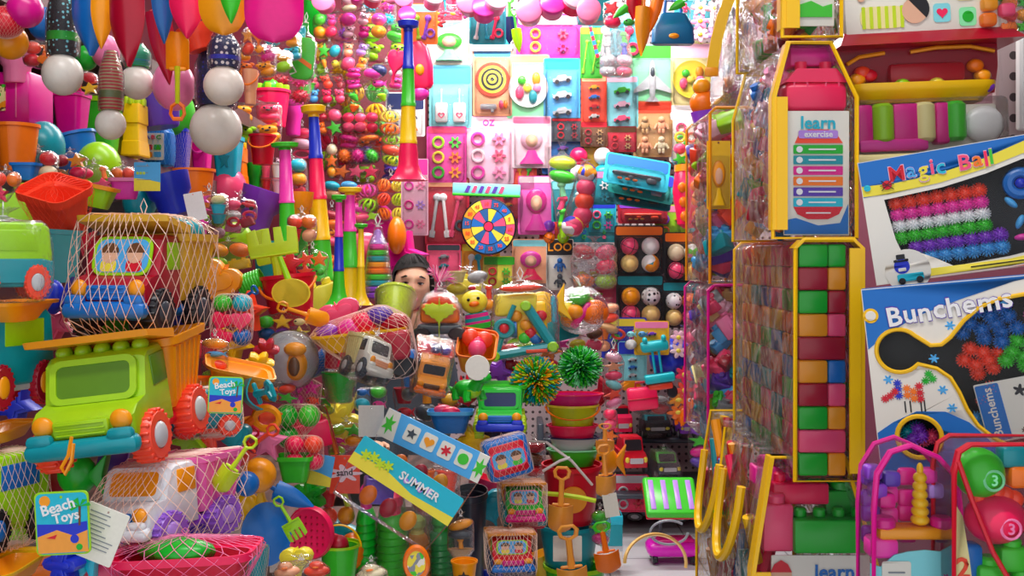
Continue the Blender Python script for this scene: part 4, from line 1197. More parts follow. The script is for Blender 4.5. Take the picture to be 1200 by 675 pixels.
# ---- cartons, laid out in millimetre-like units of the print
def carton(name, label, w, h, d, cx, cy, Y, ry, face, back, rz=0):
    o = thing(name, 'toy box'); setlab(o, label)
    g = G(); g.rbox((0, d / 2 + .3, 0), (w, d, h), 1.2)
    g2 = G()
    t = 1.2
    for c, s in (((0, d / 2, h / 2 - t / 2), (w, d, t)), ((0, d / 2, -h / 2 + t / 2), (w, d, t)), ((-w / 2 + t / 2, d / 2, 0), (t, d, h)), ((w / 2 - t / 2, d / 2, 0), (t, d, h)), ((0, d - t / 2, 0), (w, t, h))): g2.rbox(c, s, .2, 1)
    g2.done('box_body', back, o); k = Y / FOC
    o.scale = (k, k, k); o.location = W(cx, cy, Y); o.rotation_euler = (0, math.radians(ry), math.radians(rz))
    return o


def fuzzy(o, c, r, col, nm='bristle_ball', seed=0, n=70):
    g = G(); g.ball(c, r * .72, 10, 7); c = Vector(c)
    for i in range(n):
        z = 1 - 2 * (i + .5) / n; t = 2.39996 * i + seed; q = math.sqrt(1 - z * z); d = Vector((q * math.cos(t), q * math.sin(t), z))
        g.tube([c + d * r * .65, c + d * r * 1.05], [r * .11, r * .05], 3)
    return g.done(nm, col, o)


def letters(o, text, x, z, size, cols, y, rot=0, t=.8, back=None, dz=0):
    """word with one colour per letter"""
    adv = 0; ws = []
    for ch in text:
        g = G(); g.flat(None, .1, 0, text=ch, size=size) if ch != ' ' else None
        ws.append((max(v[0] for v in g.v) - min(v[0] for v in g.v)) if ch != ' ' else size * .4)
    tot = sum(ws) + size * .1 * (len(text) - 1); gg = G(); gb = G(); xx = -tot / 2
    r = random.Random(2)
    for i, ch in enumerate(text):
        if ch != ' ':
            m = T(x, 0, z) @ E(0, rot, 0) @ T(xx + ws[i] / 2, 0, (dz * (i % 2))); gg.at(m); gg.sub(i % len(cols)).flat(None, t, y, text=ch, size=size)
            if back: gb.at(m); gb.flat(None, t, y + t * .6, text=ch, size=size * 1.1)
        xx += ws[i] + size * .1
    if back: gb.done('letter_outline', back, o)
    return gg.done('lettering', cols, o)


# bristle ball set with window, blue and yellow print
o = carton('craft_ball_box', 'window box of rainbow bristle strips with multicoloured title, tilted, right edge', 310, 152, 45, 1178, 238, 1.40, -8.5, 'white:p', 'ivory:p', -21)
Wd, Hh = 310, 152
def U(u, v): return (u - Wd / 2, Hh / 2 - v)
win = [U(24, 50), U(90, 46), U(140, 38), U(180, 28), U(225, 22), U(300, 20), U(300, 118), U(250, 125), U(200, 132), U(150, 138), U(90, 141), U(70, 128), U(52, 118), U(34, 114), U(30, 100)]
G().flat([[U(0, 0), U(310, 0), U(310, 152), U(0, 152)], win], 1.2, 0).done('front_panel', 'ivory:p', o)
g = G(); g.sub(0).flat([[U(1, 1), U(225, 1), U(190, 12), U(150, 26), U(90, 37), U(40, 42), U(1, 44), U(1, 20)]], .6, -.8); g.sub(1).flat([[U(1, 30), U(40, 32), U(90, 29), U(140, 20), U(190, 6), U(205, 1), U(309, 1), U(309, 10), U(225, 16), U(180, 22), U(140, 32), U(90, 40), U(30, 44), U(1, 43)]], .6, -1.2); g.sub(0).flat([[U(1, 1), U(200, 1), U(150, 16), U(100, 25), U(50, 29), U(1, 30)]], .6, -1.8)
g.sub(1).flat([[U(60, 140), U(150, 141), U(200, 136), U(250, 129), U(309, 121), U(309, 130), U(250, 139), U(200, 146), U(150, 149), U(60, 149)]], .6, -.9); g.sub(2).flat([[U(40, 151), U(150, 151), U(200, 148), U(250, 141), U(309, 132), U(309, 151)]], .6, -1.0); g.done('printed_waves', ['blue:p', 'lemon:p', 'coral:p'], o)
letters(o, 'Magic Ball', *U(92, 22), 25, ['red:p', 'sky:p', 'lemon:p', 'rose:p', 'cyan:p', 'white:p', 'rose:p', 'orange:p', 'hot:p', 'leaf:p'], -3, 0, .8, 'palepink:p', 1.5)
g = G(); g.flat([circ(22, *U(205, 22))], .6, -2); g.sub(1).flat([circ(19, *U(205, 22))], .6, -2.5); g.sub(2); [g.flat([rr2(26, 1.6, .5, U(205, 0)[0], U(0, 14 + 5 * i)[1])], .5, -3) for i in range(4)]; g.done('round_badge', ['butter:p', 'ivory:p', 'rose:p'], o)
g = G(); g.flat([circ(5.5, *U(30, 33))], .6, -3); g.sub(1); [g.tube([(U(30, 33)[0], -3, U(30, 33)[1]), (U(30 + a, 0)[0], -3, U(0, 33 + b)[1])], .6, 4) for a, b in ((7, 6), (-7, 6), (8, 0), (-8, 0), (6, -6), (-6, -6))]; g.done('ladybird_print', ['red:p', 'dark:p'], o)
g = G(); g.flat([circ(4, *U(7, 33))], .6, -3); g.done('bubble_print', 'cyan:p', o)
g = G(); g.sub(0).flat([circ(26, *U(38, 139))], .6, -1.5); g.sub(1).flat([circ(9, *U(32, 133))], .6, -2); g.sub(2).flat([rr2(17, 3, 1, U(32, 0)[0], U(0, 126)[1]), rr2(10, 7, 1, U(32, 0)[0], U(0, 122)[1])], .6, -2.5); g.sub(3).flat([rr2(9, 4, 1, U(32, 0)[0], U(0, 137)[1])], .6, -2.6); g.sub(4).flat([rr2(30, 9, 2, U(40, 0)[0], U(0, 147)[1])], .6, -2.6); g.sub(2); g.flat([circ(4, *U(30, 151)), circ(4, *U(50, 151))], .6, -3.2); g.done('model_train_print', ['ivory:p', 'royal:p', 'dark:p', 'ivory:p', 'cyan:p'], o)
g = G(); g.flat([rr2(85, 1.2, .4, U(150, 0)[0], U(0, 144.5)[1])], .4, -1.6); g.done('small_print', 'dark:p', o)
g = G(); g.flat([circ(9, *U(185, 141))], .6, -2.2); g.done('round_badge', 'aqua:p', o)
G().rbox((0, 40, 0), (304, 1.5, 146), .3, 1).done('inner_card', 'dark:p', o)
for i, c in enumerate(('coral', 'fuchsia', 'white', 'leaf', 'purple', 'sky')):
    for k in range(7): fuzzy(o, (U(37 + 5 * (i > 3) * 3 + k * 15.5, 0)[0], 12, U(0, 54 + i * 14 + 2)[1]), 9.5, c, 'bristle_ball', k + i)
e = G().ring((U(175, 0)[0], 10, U(0, 55)[1]), 13, 6.5, 'y', 24, 8).done('ring_piece', 'blue', o); G().ball((U(175, 0)[0], 8, U(0, 55)[1]), 6).done('ring_knob', 'royal', e)
for u, v, a, c in ((162, 76, 50, 'sky'), (168, 100, -60, 'sky'), (190, 94, 20, 'cyan'), (195, 118, 0, 'purple'), (215, 84, 10, 'purple'), (168, 118, 0, 'fuchsia'), (215, 110, 40, 'red'), (205, 66, 60, 'white')):
    g = G().at(T(U(u, 0)[0], 10, U(0, v)[1]) @ E(0, a, 0)); g.ball((0, 0, 0), (9, 5, 4)); g.done('joint_piece', c, o)
G().flat([win], .3, .9).done('window_film', 'clear', o, ang=.5)

o = carton('craft_ball_box', 'white and blue window box with yellow edged dumbbell-shaped opening, right edge', 310, 225, 45, 1184, 437, 1.29, -6, 'white:p', 'blue:p', -21)
Wd, Hh = 310, 225
# opening: round left lobe, neck, wide right field
lob = [(62 - 26 * math.cos(t) * 1.0, 66 + 0 - 26 * math.sin(t)) for t in [PI * 2 * i / 30 for i in range(30)]]
arc = [(36 + 26 * math.cos(t), 76 + 26 * math.sin(t)) for t in [-.75 - i * (2 * PI - 1.5) / 20 for i in range(21)]]
wn = arc[::-1]
wn = wn[::-1] if wn[0][1] > wn[-1][1] else wn
wn = [(36 + 26 * math.cos(t), 78 + 26 * math.sin(t)) for t in [.72 + i * (2 * PI - 1.44) / 22 for i in range(23)]]
wn += [(72, 74), (84, 74), (95, 66), (112, 47), (130, 33), (152, 25), (180, 22), (215, 22), (302, 26), (302, 205), (215, 208), (180, 206), (150, 200), (130, 188), (114, 172), (104, 152), (98, 132), (90, 114), (76, 102), (64, 98)]
win = [U(*p) for p in wn]
cw = circ(25, *U(48, 183))
G().flat([[U(0, 0), U(310, 0), U(310, 225), U(0, 225)], win, cw], 1.2, 0).done('front_panel', 'ivory:p', o)
def rim(lp, k):
    g = G(); g.tube([(x, -1.2, z) for x, z in lp], k, 6, True); return g.done('opening_rim', 'yellow:p', o)
rim(win, 2.6); rim(cw, 3)
g = G(); g.flat([[U(1, 1), U(205, 1), U(170, 6), U(110, 22), U(60, 38), U(22, 58), U(1, 74)]], .6, -.8); g.flat([[U(1, 224), U(1, 176), U(20, 164), U(48, 152), U(80, 154), U(105, 168), U(130, 196), U(165, 210), U(200, 214), U(309, 214), U(309, 224)], cw], .6, -.8); g.done('printed_waves', 'blue:p', o)
[G().flat([[(a * 12 + U(*p)[0], b * 12 + U(*p)[1]) for a, b in flower()]], .4, -.8).done('splash_print', 'sky:p', o) for p in ((20, 112), (80, 128), (88, 150), (74, 90), (235, 12), (158, 30), (96, 52))]
letters(o, 'Bunchems', *U(96, 32), 32, ['white:p'], -3, -5, .8, 'violet:p', 1)
g = G(); g.at(T(U(252, 0)[0], 0, U(0, 18)[1])); g.flat(None, .6, -1.5, text='Mine', size=14); g.at(T(U(248, 0)[0], 0, U(0, 34)[1])); g.flat(None, .6, -1.5, text='Pack', size=14); g.done('lettering', 'rose:p', o)
g = G(); g.flat([circ(9, *U(8, 33))], .6, -1.4); g.sub(1).flat([circ(6, *U(8, 33))], .6, -1.8); g.done('round_badge', ['yellow:p', 'ivory:p'], o)
# printed model animal made of balls
for nm, pts, c in (('model_print', ((14, 135), (20, 132), (26, 127)), 'red:p'), ('model_print', ((30, 124), (30, 132), (30, 117)), 'royal:p'), ('model_print', ((40, 124), (40, 132), (47, 128), (47, 136)), 'orange:p'), ('model_print', ((54, 122), (54, 130), (54, 137)), 'red:p'), ('model_print', ((62, 116), (70, 114), (66, 108)), 'green:p')):
    g = G(); [g.flat([[(a * 11 + U(*p)[0], b * 11 + U(*p)[1]) for a, b in flower(.5, 9)]], .5, -1.2 - .1 * i) for i, p in enumerate(pts)]; g.done(nm, c, o)
g = G(); [g.flat([rr2(1.6, 14, .5, *U(x, 146))], .5, -1.1) for x in (36, 42, 54, 58)]; g.done('model_legs_print', 'dark:p', o)
G().rbox((0, 42, 0), (304, 1.5, 218), .3, 1).done('inner_card', 'black:p', o)
r = random.Random(9)
for c, u, v, n, s in (('blue', 140, 55, 12, 30), ('fuchsia', 205, 50, 8, 20), ('leaf', 180, 92, 10, 24), ('coral', 128, 98, 8, 22), ('purple', 230, 90, 6, 20), ('sky', 112, 175, 4, 12), ('coral', 132, 140, 4, 14), ('purple', 46, 184, 3, 10), ('teal', 40, 176, 2, 8), ('rose', 58, 186, 2, 8)):
    for k in range(n):
        a = 2.4 * k; q = s * math.sqrt((k + .4) / n); fuzzy(o, (U(u + q * math.cos(a) * 1.25, 0)[0], r.uniform(14, 26), U(0, v + q * math.sin(a) * .8)[1]), 9.5, c, 'bristle_ball', k, 60)
M = T(U(178, 0)[0], 6, U(0, 152)[1]) @ E(-6, -8, 0)
g = G().at(M); g.flat([rr2(120, 70, 2)], 1); lf = g.done('leaflet', 'ivory:p', o)
g = G().at(M); g.flat([rr2(26, 66, 2, -46, 0)], .6, -1); g.sub(1); g.at(M, T(-46, 0, 0), E(0, -90, 0)); g.flat(None, .6, -1.8, text='Bunchems', size=14); g.done('leaflet_band', ['blue:p', 'ivory:p'], lf)
g = G().at(M); 
for k, (x, z, c) in enumerate(((-12, 20, 2), (14, 14, 0), (40, 18, 1), (0, -2, 1), (22, -4, 0), (44, -8, 2))): g.sub(c).flat([[(a * 15 + x, b * 15 + z) for a, b in flower(.5, 5 + k)]], .5, -1)
g.sub(3); [g.flat([[(a * 8 - 18 + 8.5 * i, b * 8 - 26 + i) for a, b in flower(.5, 7)]], .5, -1) for i in range(9)]
g.done('leaflet_print', ['sky:p', 'coral:p', 'dark:p', 'brown:p'], lf)
G().flat([win], .3, .9).done('window_film', 'clear', o, ang=.5)


# ---- small zip bags at the bottom right
def smallbag(label, ol, Y, cx, cy, trim, d, build, sc=1):
    o = thing('toy_zip_bag', 'zip bag'); setlab(o, label); k = Y / FOC
    G().rings([[(x, y, z) for x, z in ol] for y in (0, d * .5, d)], cap0=False, cap1=True).done('film_side', 'film', o)
    G().add([(x, 0, z) for x, z in ol], [tuple(range(len(ol)))]).done('film_front', 'clear', o)
    for y in (0, d): G().tube([(x, y, z) for x, z in ol], 3.2, 6, True).done('piping', trim, o)
    g = G(); top = [p for p in ol if p[1] > max(q[1] for q in ol) - 40]
    g.rings([[(x * 1.01, -1, z + 1), (x * 1.01, 10, z + 1), (x * .98, 10, z - 2), (x * .98, -1, z - 2)] for x, z in sorted(ol, key=lambda p: math.atan2(p[0], p[1])) if z > -40]); g.done('zip_band', trim, o)
    build(o); o.scale = (k, k, k); o.location = W(cx, cy, Y)
    return o


def b_castle(o):
    g = G(); [g.lathe([(0.01, -6), (9, -4), (10, 0), (9, 4), (.01, 6)], 14) for _ in ()]
    for i in range(6): g.ball((16, 20, 8 + i * 10), (11 - i * .6, 11 - i * .6, 7), 14, 8)
    g.ball((16, 20, 68), (4, 4, 8)); g.done('twisted_tower', 'yellow', o)
    G().rbox((8, 22, -6), (90, 34, 14), 4).done('platform', 'amber', o)
    for x in (-28, 40): G().cyl((x, 16, 6), 13, 14, 'z', 18, b=3).done('round_block', 'magenta', o)
    for x, z, c in ((-30, 40, 'purple'), (-14, 54, 'violet'), (-36, 62, 'purple'), (38, 40, 'lilac'), (-20, 28, 'magenta'), (30, 58, 'fuchsia')): G().rbox((x, 34, z), (20, 20, 18), 4).done('toy_block', c, o)
    for i in range(20): G().rbox((-34 + 22 * (i % 5) - 3 * (i // 5 == 4), 46, -16 + 22 * (i // 5) + 4 * (i % 2)), (22, 12, 21), 4).done('toy_block', ('purple', 'magenta', 'violet', 'fuchsia', '7a2f96')[(i * 3) % 5], o)
    G().rbox((-30, 22, -24), (34, 30, 24), 5).done('toy_block', 'fuchsia', o)
    g = G(); g.flat([[(-48, -120), (60, -120), (60, -22), (48, -18), (34, -26), (16, -24), (-4, -26), (-20, -30), (-36, -44), (-48, -40)]], 2, 6); c = g.done('card', 'aqua:p', o)
    G().flat([rr2(34, 50, 3, -18, -62)], 1, 4).done('white_panel', 'ivory:p', c)
    G().flat([rr2(20, 2, 1, -18, -50), rr2(24, 2, 1, -18, -58), rr2(22, 2, 1, -18, -66), rr2(18, 2, 1, -18, -74)], .6, 3).done('print_lines', 'grey:p', c)
    G().flat([circ(15, 24, -96)], 1, 4).done('face_print', 'peach:p', c); G().flat([[(a * 9 + 40, b * 9 - 56) for a, b in flower()]], 1, 4).done('flower_print', 'fuchsia:p', c)


smallbag('magenta edged zip bag with yellow twisted tower and teal card', [(-46, -120), (60, -120), (56, 20), (52, 62), (30, 86), (-2, 100), (-26, 92), (-42, 66), (-46, 20)], 1.17, 1070, 622, 'magenta', 55, b_castle)


def b_balls(o):
    def num(c, r):
        g = G().at(T(c[0] + 6, c[1] - r, c[2] - 4)); g.ring((0, 2, 0), r * .38, r * .06, 'y', 20, 5); g.flat(None, 3, 1, text='3', size=r * .6); return g
    a = G().ball((-8, 30, 36), 30, 18, 12).done('number_ball', 'leaf', o); num((-8, 30, 36), 30).done('number_mark', 'mint', a)
    a = G().ball((10, 26, -18), (36, 30, 30), 18, 12).done('number_ball', 'hot', o); num((10, 26, -20), 30).done('number_mark', 'pink', a)
    for i in range(5): G().ball((-10 + 11 * i, 28, 8 + 5 * math.sin(i)), 11).done('round_piece', 'coral', o)
    for x, z in ((28, -64), (2, -86), (40, -100)):
        g = G(); g.rbox((x, 24, z), (36, 30, 30), 5); g.cyl((x, 24, z + 18), 12, 12, 'z', 16, b=3); g.done('toy_brick', 'leaf', o)
    G().rbox((-22, 30, -70), (30, 26, 44), 5).done('toy_brick', 'blue', o); G().rbox((44, 36, 30), (30, 24, 26), 5).done('toy_brick', 'orange', o); G().rbox((36, 40, 54), (30, 24, 26), 5).done('toy_brick', 'teal', o)
    g = G(); g.flat([[(-50, -125), (-22, -125), (-30, -60), (-38, -10), (-50, 10)]], 2, 5); c = g.done('card', 'butter:p', o); g = G().at(T(-38, 0, -72)); g.flat(None, 1, 3, text='2', size=34); g.done('lettering', 'coral:p', c)
    G().tube([(-46, -2, 56), (-30, -3, 10), (-6, -3, -50), (30, -3, -112)], 3, 6).done('zip_pull_cord', 'red', o)


smallbag('red edged zip bag holding green and red number balls, bottom right corner', [(-50, -125), (70, -125), (70, 75), (-30, 75), (-44, 66), (-50, 40)], 1.14, 1168, 596, 'red', 60, b_balls)

# ---- top right shelf
def px_thing(name, cat, label, cx, cy, Y, rot=(0, 0, 0)):
    o = thing(name, cat); setlab(o, label); k = Y / FOC; o.scale = (k, k, k); o.location = W(cx, cy, Y); o.rotation_euler = [math.radians(a) for a in rot]; return o


o = px_thing('toy_box', 'toy box', 'red based toy box printed with a child in a striped jumper, top right', 1085, 8, 1.6, (0, -3, 0))
G().rbox((0, 40, 8), (190, 80, 80), 2).done('box_body', 'ivory:p', o)
G().add([(-108, -18, -44), (108, -18, -44), (112, 80, -44), (-112, 80, -44), (-96, 2, -26), (96, 2, -26), (100, 80, -26), (-100, 80, -26)], [(0, 1, 2, 3), (4, 7, 6, 5), (0, 4, 5, 1), (1, 5, 6, 2), (2, 6, 7, 3), (3, 7, 4, 0)]).done('base_tray', 'crimson', o)
g = G(); g.sub(0).flat([rr2(52, 26, 10, -52, -10)], .6, -1); [g.sub(1).flat([rr2(4, 26, 1, -74 + 9 * i, -10)], .6, -1.5) for i in range(6)]; g.sub(2).flat([circ(15, -14, -4, 20)], .6, -2); g.sub(3).flat([[(-14 + 17 * math.cos(a), -2 + 17 * math.sin(a)) for a in [-.7 + .24 * i for i in range(13)]]], .6, -2.6); g.sub(2).flat([circ(5, -76, 14, 12)], .6, -2); g.sub(4).flat([[(-80, 16), (-72, 30), (-66, 14)]], .6, -2.2)
g.done('child_print', ['butter:p', 'chart:p', 'skin:p', 'dark:p', 'slate:p'], o)
for i, (x, z, c) in enumerate(((18, 20, 'palepink'), (18, -8, 'aqua'), (46, 16, 'butter'), (48, -14, 'mint'), (-22, 34, 'yellow'))):
    f = G().flat([rr2(20, 22, 4, x, z)], .6, -1).done('picture_print', c + ':p', o); G().flat([[(a * 13 + x, b * 13 + z) for a, b in (star(), heart(), flower(), circ(), star())[i]]], .6, -1.8).done('symbol_print', ('rose', 'hot', 'orange', 'green', 'cyan')[i] + ':p', f)
for x, z, c in ((72, -2, 'amber'), (84, 10, 'leaf'), (92, -10, 'rose'), (70, -20, 'orange'), (86, 26, 'red'), (66, 24, 'green')): G().rbox((x, -4, z), (18, 14, 16), 4).done('toy_block', c, o)
G().flat([[(60, -32), (100, -32), (100, 40), (52, 40)]], .5, -13).done('window_film', 'clear', o)

o = px_thing('toy_case', 'toy case', 'red toy case with clear window above a yellow tray, top right', 1075, 84, 1.62, (0, -2, 0))
G().prof([(0, 30), (0, 4), (10, -26), (70, -26), (70, 30)], 190, b=5 / 10).done('case_body', 'crimson', o)
g = G(); g.cup([(-36, 150, 70, 20, 4, 30), (-24, 170, 80, 20, 4, 26), (-18, 176, 84, 22, 4, 26), (-14, 176, 84, 22, 4, 26)], 5); g.done('tray', 'yellow', o)
g = G(); g.rbox((10, 0, -2), (90, 14, 24), 8); g.done('inner_box', 'red', o)
for x, z, c in ((66, 4, 'orange'), (74, -8, 'amber'), (78, -20, 'purple'), (-66, 0, 'coral'), (-58, -4, 'red'), (-72, -8, 'amber'), (20, -16, 'lemon'), (-20, -16, 'lime')): G().ball((x, -4, z), (10, 8, 8)).done('toy_piece', c, o)
G().tube([(-10, -6, 22), (20, -7, 26), (60, -7, 26), (88, -6, 20)], 2.5, 6).done('window_rim', 'amber', o); G().tube([(-84, -6, 10), (-70, -6, 18), (-40, -6, 22)], 2.5, 6).done('window_rim', 'amber', o)
G().rings([[(x, -10 + .06 * abs(x - 40) * (z > 0), z) for x in (-90, -40, 0, 40, 95)] for z in (-16, 24)], closed=False, cap0=False, cap1=False).done('window_film', 'film', o)

o = px_thing('roller_set', 'toy set', 'film wrapped set of magenta blocks with lime and yellow rollers, upper right', 1086, 150, 1.6, (0, -2, 0))
G().rbox((0, 34, -2), (170, 60, 58), 3).done('backing_box', 'ivory:p', o)
for x, w, c in ((-76, 18, 'fuchsia'), (-28, 30, 'fuchsia'), (14, 16, 'fuchsia')): G().rbox((x, -4, 4), (w, 20, 48), 3).done('toy_block', 'magenta', o)
for x, c in ((-54, 'lime'), (-6, 'butter'), (30, 'leaf')): G().cyl((x, -6, 6), 13, 46, 'z', 20, b=4).done('roller', c, o)
G().rbox((-44, -12, -20), (80, 8, 14), 3).done('front_rail', 'fuchsia', o)
G().rbox((-52, -8, -36), (76, 26, 12), 3).done('yellow_foot', 'butter', o)
G().ball((66, -2, 2), (24, 10, 22)).done('film_glare', 'white', o)  # white blob standing in for the glare on the right of the film
G().rbox((0, -2, 0), (176, 40, 66), 6, 3).done('film', 'film', o)
slab('trim_6', X(1168, 1.75), X(1225, 1.75), 1.75, 1.77, Z(160, 1.75), Z(30, 1.75), 'peg')
slab('trim_7', X(1196, 1.7), X(1250, 1.7), 1.70, 1.72, Z(152, 1.7), Z(44, 1.7), 'white:p')
bagtoys((1168, -14, 1215, 42), 'red bag of orange and green pieces at the top right corner', 'brick:orange,star:green,brick:red,ball:amber,brick:orange,star:leaf', 1.6, name='bagged_blocks', cat='bagged toys', loop=False)
# ------------------------------------------------------------------ A: hung along the overhead rod, top left
def SY(b): return .25 * 1200 / (300 - b)          # distance of the wall shelf where its top shows at row b
def SY2(b): return .54 * 1200 / (300 - b)


for b, l, c in (((7, -10, 52, 33), 'magenta play ball in the net at the top left corner', 'magenta'), ((-18, 4, 30, 46), 'red netted play ball cut by the left edge at the top', 'red'), ((-10, 28, 34, 70), 'yellow play ball lowest of the three at the top left corner', 'amber')):
    ball(b, l, c, Y=1.62 + .05 * ('yellow' in l) , wr='net' if 'red' in l else None, group='play balls in the top left corner')
GB = 'bat and ball sets hung overhead'
batset((48, -20, 98, 112), 'dark dotted bat over the largest white ball, far left of the hung bats', 'dots:dark,aqua:9:.3', Y=1.72, group=GB)
batset((111, 58, 148, 164), 'short red and olive bat with white ball hanging in front of the lime bucket', 'stripe:b8a070,c8283c:3', Y=1.74, group=GB, band='6d7a4a')
batset((140, 50, 181, 117), 'small bat with teal band and white ball behind the red spade tip', 'stripe:teal,green:6', Y=1.85, group=GB, band='teal')
batset((222, 42, 284, 182), 'long dark navy bat with a large white ball reaching lowest of all', 'dots:navy,royal:11:.25', Y=1.8, group=GB, band='navy')
batset((238, 36, 286, 124), 'white starred and blue bat in a clear tube with a white ball', 'dots:navy,white:8:.34', Y=1.7, group=GB, band='royal')
GS = 'spades hanging blade down from the overhead rod'
for b, c, k, l, Y, r in (((84, -70, 128, 66), 'blue', 'point', 'blue pointed spade hanging left of the yellow one', 1.62, (4, 4, -12)), ((106, -70, 136, 58), 'amber', 'point', 'yellow pointed spade hanging between blue and red ones', 1.6, (0, 2, 25)), ((128, -80, 170, 79), 'crimson', 'point', 'dark red pointed spade hanging beside the yellow one', 1.57, (0, 0, -10)),
                         ((164, -60, 205, 100), 'b3122e', 'point', 'long red spade slanting behind the teal handled bat', 1.72, (0, -9, 20)), ((176, -80, 204, 52), '1a62a8', 'point', 'blue spade tip hanging just left of the bright red spade', 1.6, (0, -3, 30)), ((198, -70, 242, 46), 'hot', 'point', 'bright red broad spade hanging left of the orange one', 1.55, (0, 2, 0)),
                         ((232, -90, 290, 42), 'amber', 'round', 'orange rounded spade hanging with a green one inside it', 1.52, (0, 0, 0)), ((256, -80, 284, 28), 'leaf', 'point', 'green spade tip nested in front of the orange spade', 1.48, (0, 0, 0)), ((286, -70, 356, 51), 'fuchsia' if 0 else 'f5128a', 'round', 'large hot pink rounded spade hanging at the end of the row', 1.5, (0, 0, 5))):
    spade(b, l, c, k, Y=Y, rot=r, group=GS)
spade((194, 36, 222, 142), 'yellow shafted toy tool with ring handle hanging beside the red spade', 'amber', 'scoop', 'c8d018', 'orange', Y=1.66, rot=(180, 0, 10), name='toy_tool', cat='toy tool')
ball((87, 53, 115, 83), 'green ball hanging between the dark bat and blue spade', 'green', Y=1.85)
bagtoys((26, 38, 72, 84), 'bag of orange and red pieces hanging behind the yellow ball', 'ball:coral,star:orange,ball:red,heart:orange', 1.95, loop=False)
bagtoys((74, 78, 118, 112), 'red and yellow bits in a bag behind the big white ball', 'star:amber,ball:red,fish:hot,star:yellow', 2.0, loop=False)
bagtoys((282, 24, 312, 66), 'orange moulds in a bag hanging behind the pink spade', 'star:amber,heart:orange,ball:coral,fish:amber', 1.95, loop=False)

# ------------------------------------------------------------------ B: goods on the wall shelves
def sh(box, label, col, **k):
    return bucket(box, label, col, Y=SY(box[3]) + .05, group='beach buckets on the long wall shelf', **k)


o = thing('gift_box', 'box'); G().rbox((0, 0, .5), (1, .6, 1), .05).done('box_body', 'e0108f', o); G().flat([rr2(.3, .5, .02, -.2, .5)], .02, -.31).done('sticker', 'print:butter,amber,brown,leaf:9', o); G().rbox((.2, -.31, .5), (.03, .01, .75), .004).done('corner_strip', 'pink', o)
put(o, (-14, 84, 62, 152), 2.1, (0, 0, -4), d=.1, label='magenta box with small picture sticker at the left end of the shelf')
sh((60, 106, 108, 166), 'magenta ribbed bucket on the shelf right of the sticker box', 'e0108f', style='square')
sh((94, 112, 146, 181), 'bright green bucket on the shelf behind the short bat', 'leaf', style='square', rim='lime')
sh((141, 112, 176, 186), 'yellow sandcastle mould on the shelf beside the lime bucket', 'yellow', style='castle', cren='chart')
o = thing('toy_bottle', 'bottle'); G().loft([(0, .5, .4, .1), (.05, .56, .46, .12), (.72, .56, .46, .12), (.82, .4, .34, .1), (.84, .24, .24, .12), (1, .24, .24, .12)]).done('body', 'blue', o); g = G(); g.flat([rr2(.38, .6, .03, 0, .4)], .02, -.24); g.done('card', 'ivory:p', o)
for i, (t_, c) in enumerate((('A', 'royal'), ('B', 'hot'), ('C', 'green'))):
    g = G().at(T(-.1 + .1 * i, 0, .6)); g.flat(None, .01, -.26, text=t_, size=.13); g.done('lettering', c + ':p', o)
for i, c in enumerate(('red', 'leaf', 'amber', 'sky')): G().flat([rr2(.13, .12, .02, -.08 + .16 * (i % 2), .38 - .16 * (i // 2))], .01, -.255).done('picture_print', c + ':p', o)
net(o, 20, 12, 'net:sky', .006); put(o, (163, 136, 206, 196), SY(196) + .05, label='blue netted set with white letter card standing on the shelf')
sh((199, 146, 226, 200), 'narrow blue netted bucket beside the white letter card', 'royal', style='square', wr='net')
sh((222, 154, 251, 208), 'magenta bucket with pink strap on the shelf below the lowest ball', 'e0108f', style='square', handle='fuchsia')
sh((247, 158, 287, 214), 'cyan bucket printed with dark stars on the shelf', 'cyan', style='square', deco='star:teal')
sh((269, 166, 292, 220), 'orange and yellow tower mould right of the cyan star bucket', 'orange', style='castle', cren='yellow')
sh((288, 190, 308, 222), 'small green cup on the shelf beneath the red bucket', 'green', style='cup')
bucket((290, 156, 325, 194), 'red bucket with orange handle stacked on the small green cup', 'red', handle='orange', Y=3.7, group='beach buckets on the long wall shelf')
bagtoys((304, 184, 332, 228), 'bag of pink and white cups at the far end of the shelf', 'cup:rose,cup:white,cup:red,cup:palepink', 3.9, loop=False)
bagtoys((318, 172, 362, 236), 'bag with red netted pieces behind the magenta and green horn', 'bear:palepink,ball:cyan,brick:red,ball:amber,brick:rose,brick:crimson', 4.15)
for b, l, kw in (((296, 92, 341, 151), 'red bucket with lime top on the upper shelf below the pink spade', dict(col='hot', cren='lime', style='round', fill='orange,lime,leaf')), ((331, 116, 356, 160), 'magenta cup at the end of the upper shelf', dict(col='fuchsia', style='cup', rim='magenta'))):
    bucket(b, l, Y=SY2(b[3]), group='buckets on the upper shelf', **kw)
bucket((282, 80, 304, 124), 'peach mug with orange handle hanging beside the starred bat', 'peach', 'cup', handle='orange', Y=1.9)
o = thing('toy_paddle', 'toy'); G().flat([rr2(.5, .8, .14)], .1, bev=.03).done('paddle', 'leaf', o); G().flat([[(-.24, .12), (.24, -.12), (.24, -.22), (-.24, .02)]], .03, -.075).done('band', 'orange', o); G().flat([rr2(.3, .4, .1, -.16, .48)], .08, .04).done('top_piece', 'cyan', o); G().tube([(-.2, -.06, .2), (-.26, -.08, -.1), (-.1, -.08, -.3), (-.24, -.08, -.36)], .022, 5).done('strap', 'white', o); bag(o, 1.05, .1)
put(o, (338, 14, 372, 96), 3.4, (0, 6, 0), label='green paddle toy with orange diagonal band in a clear hanging bag')
bagtoys((300, 50, 344, 96), 'bag of orange, yellow and lime pieces above the red bucket', 'star:orange,ball:amber,star:yellow,ball:lime,fish:coral', 3.2, loop=False)
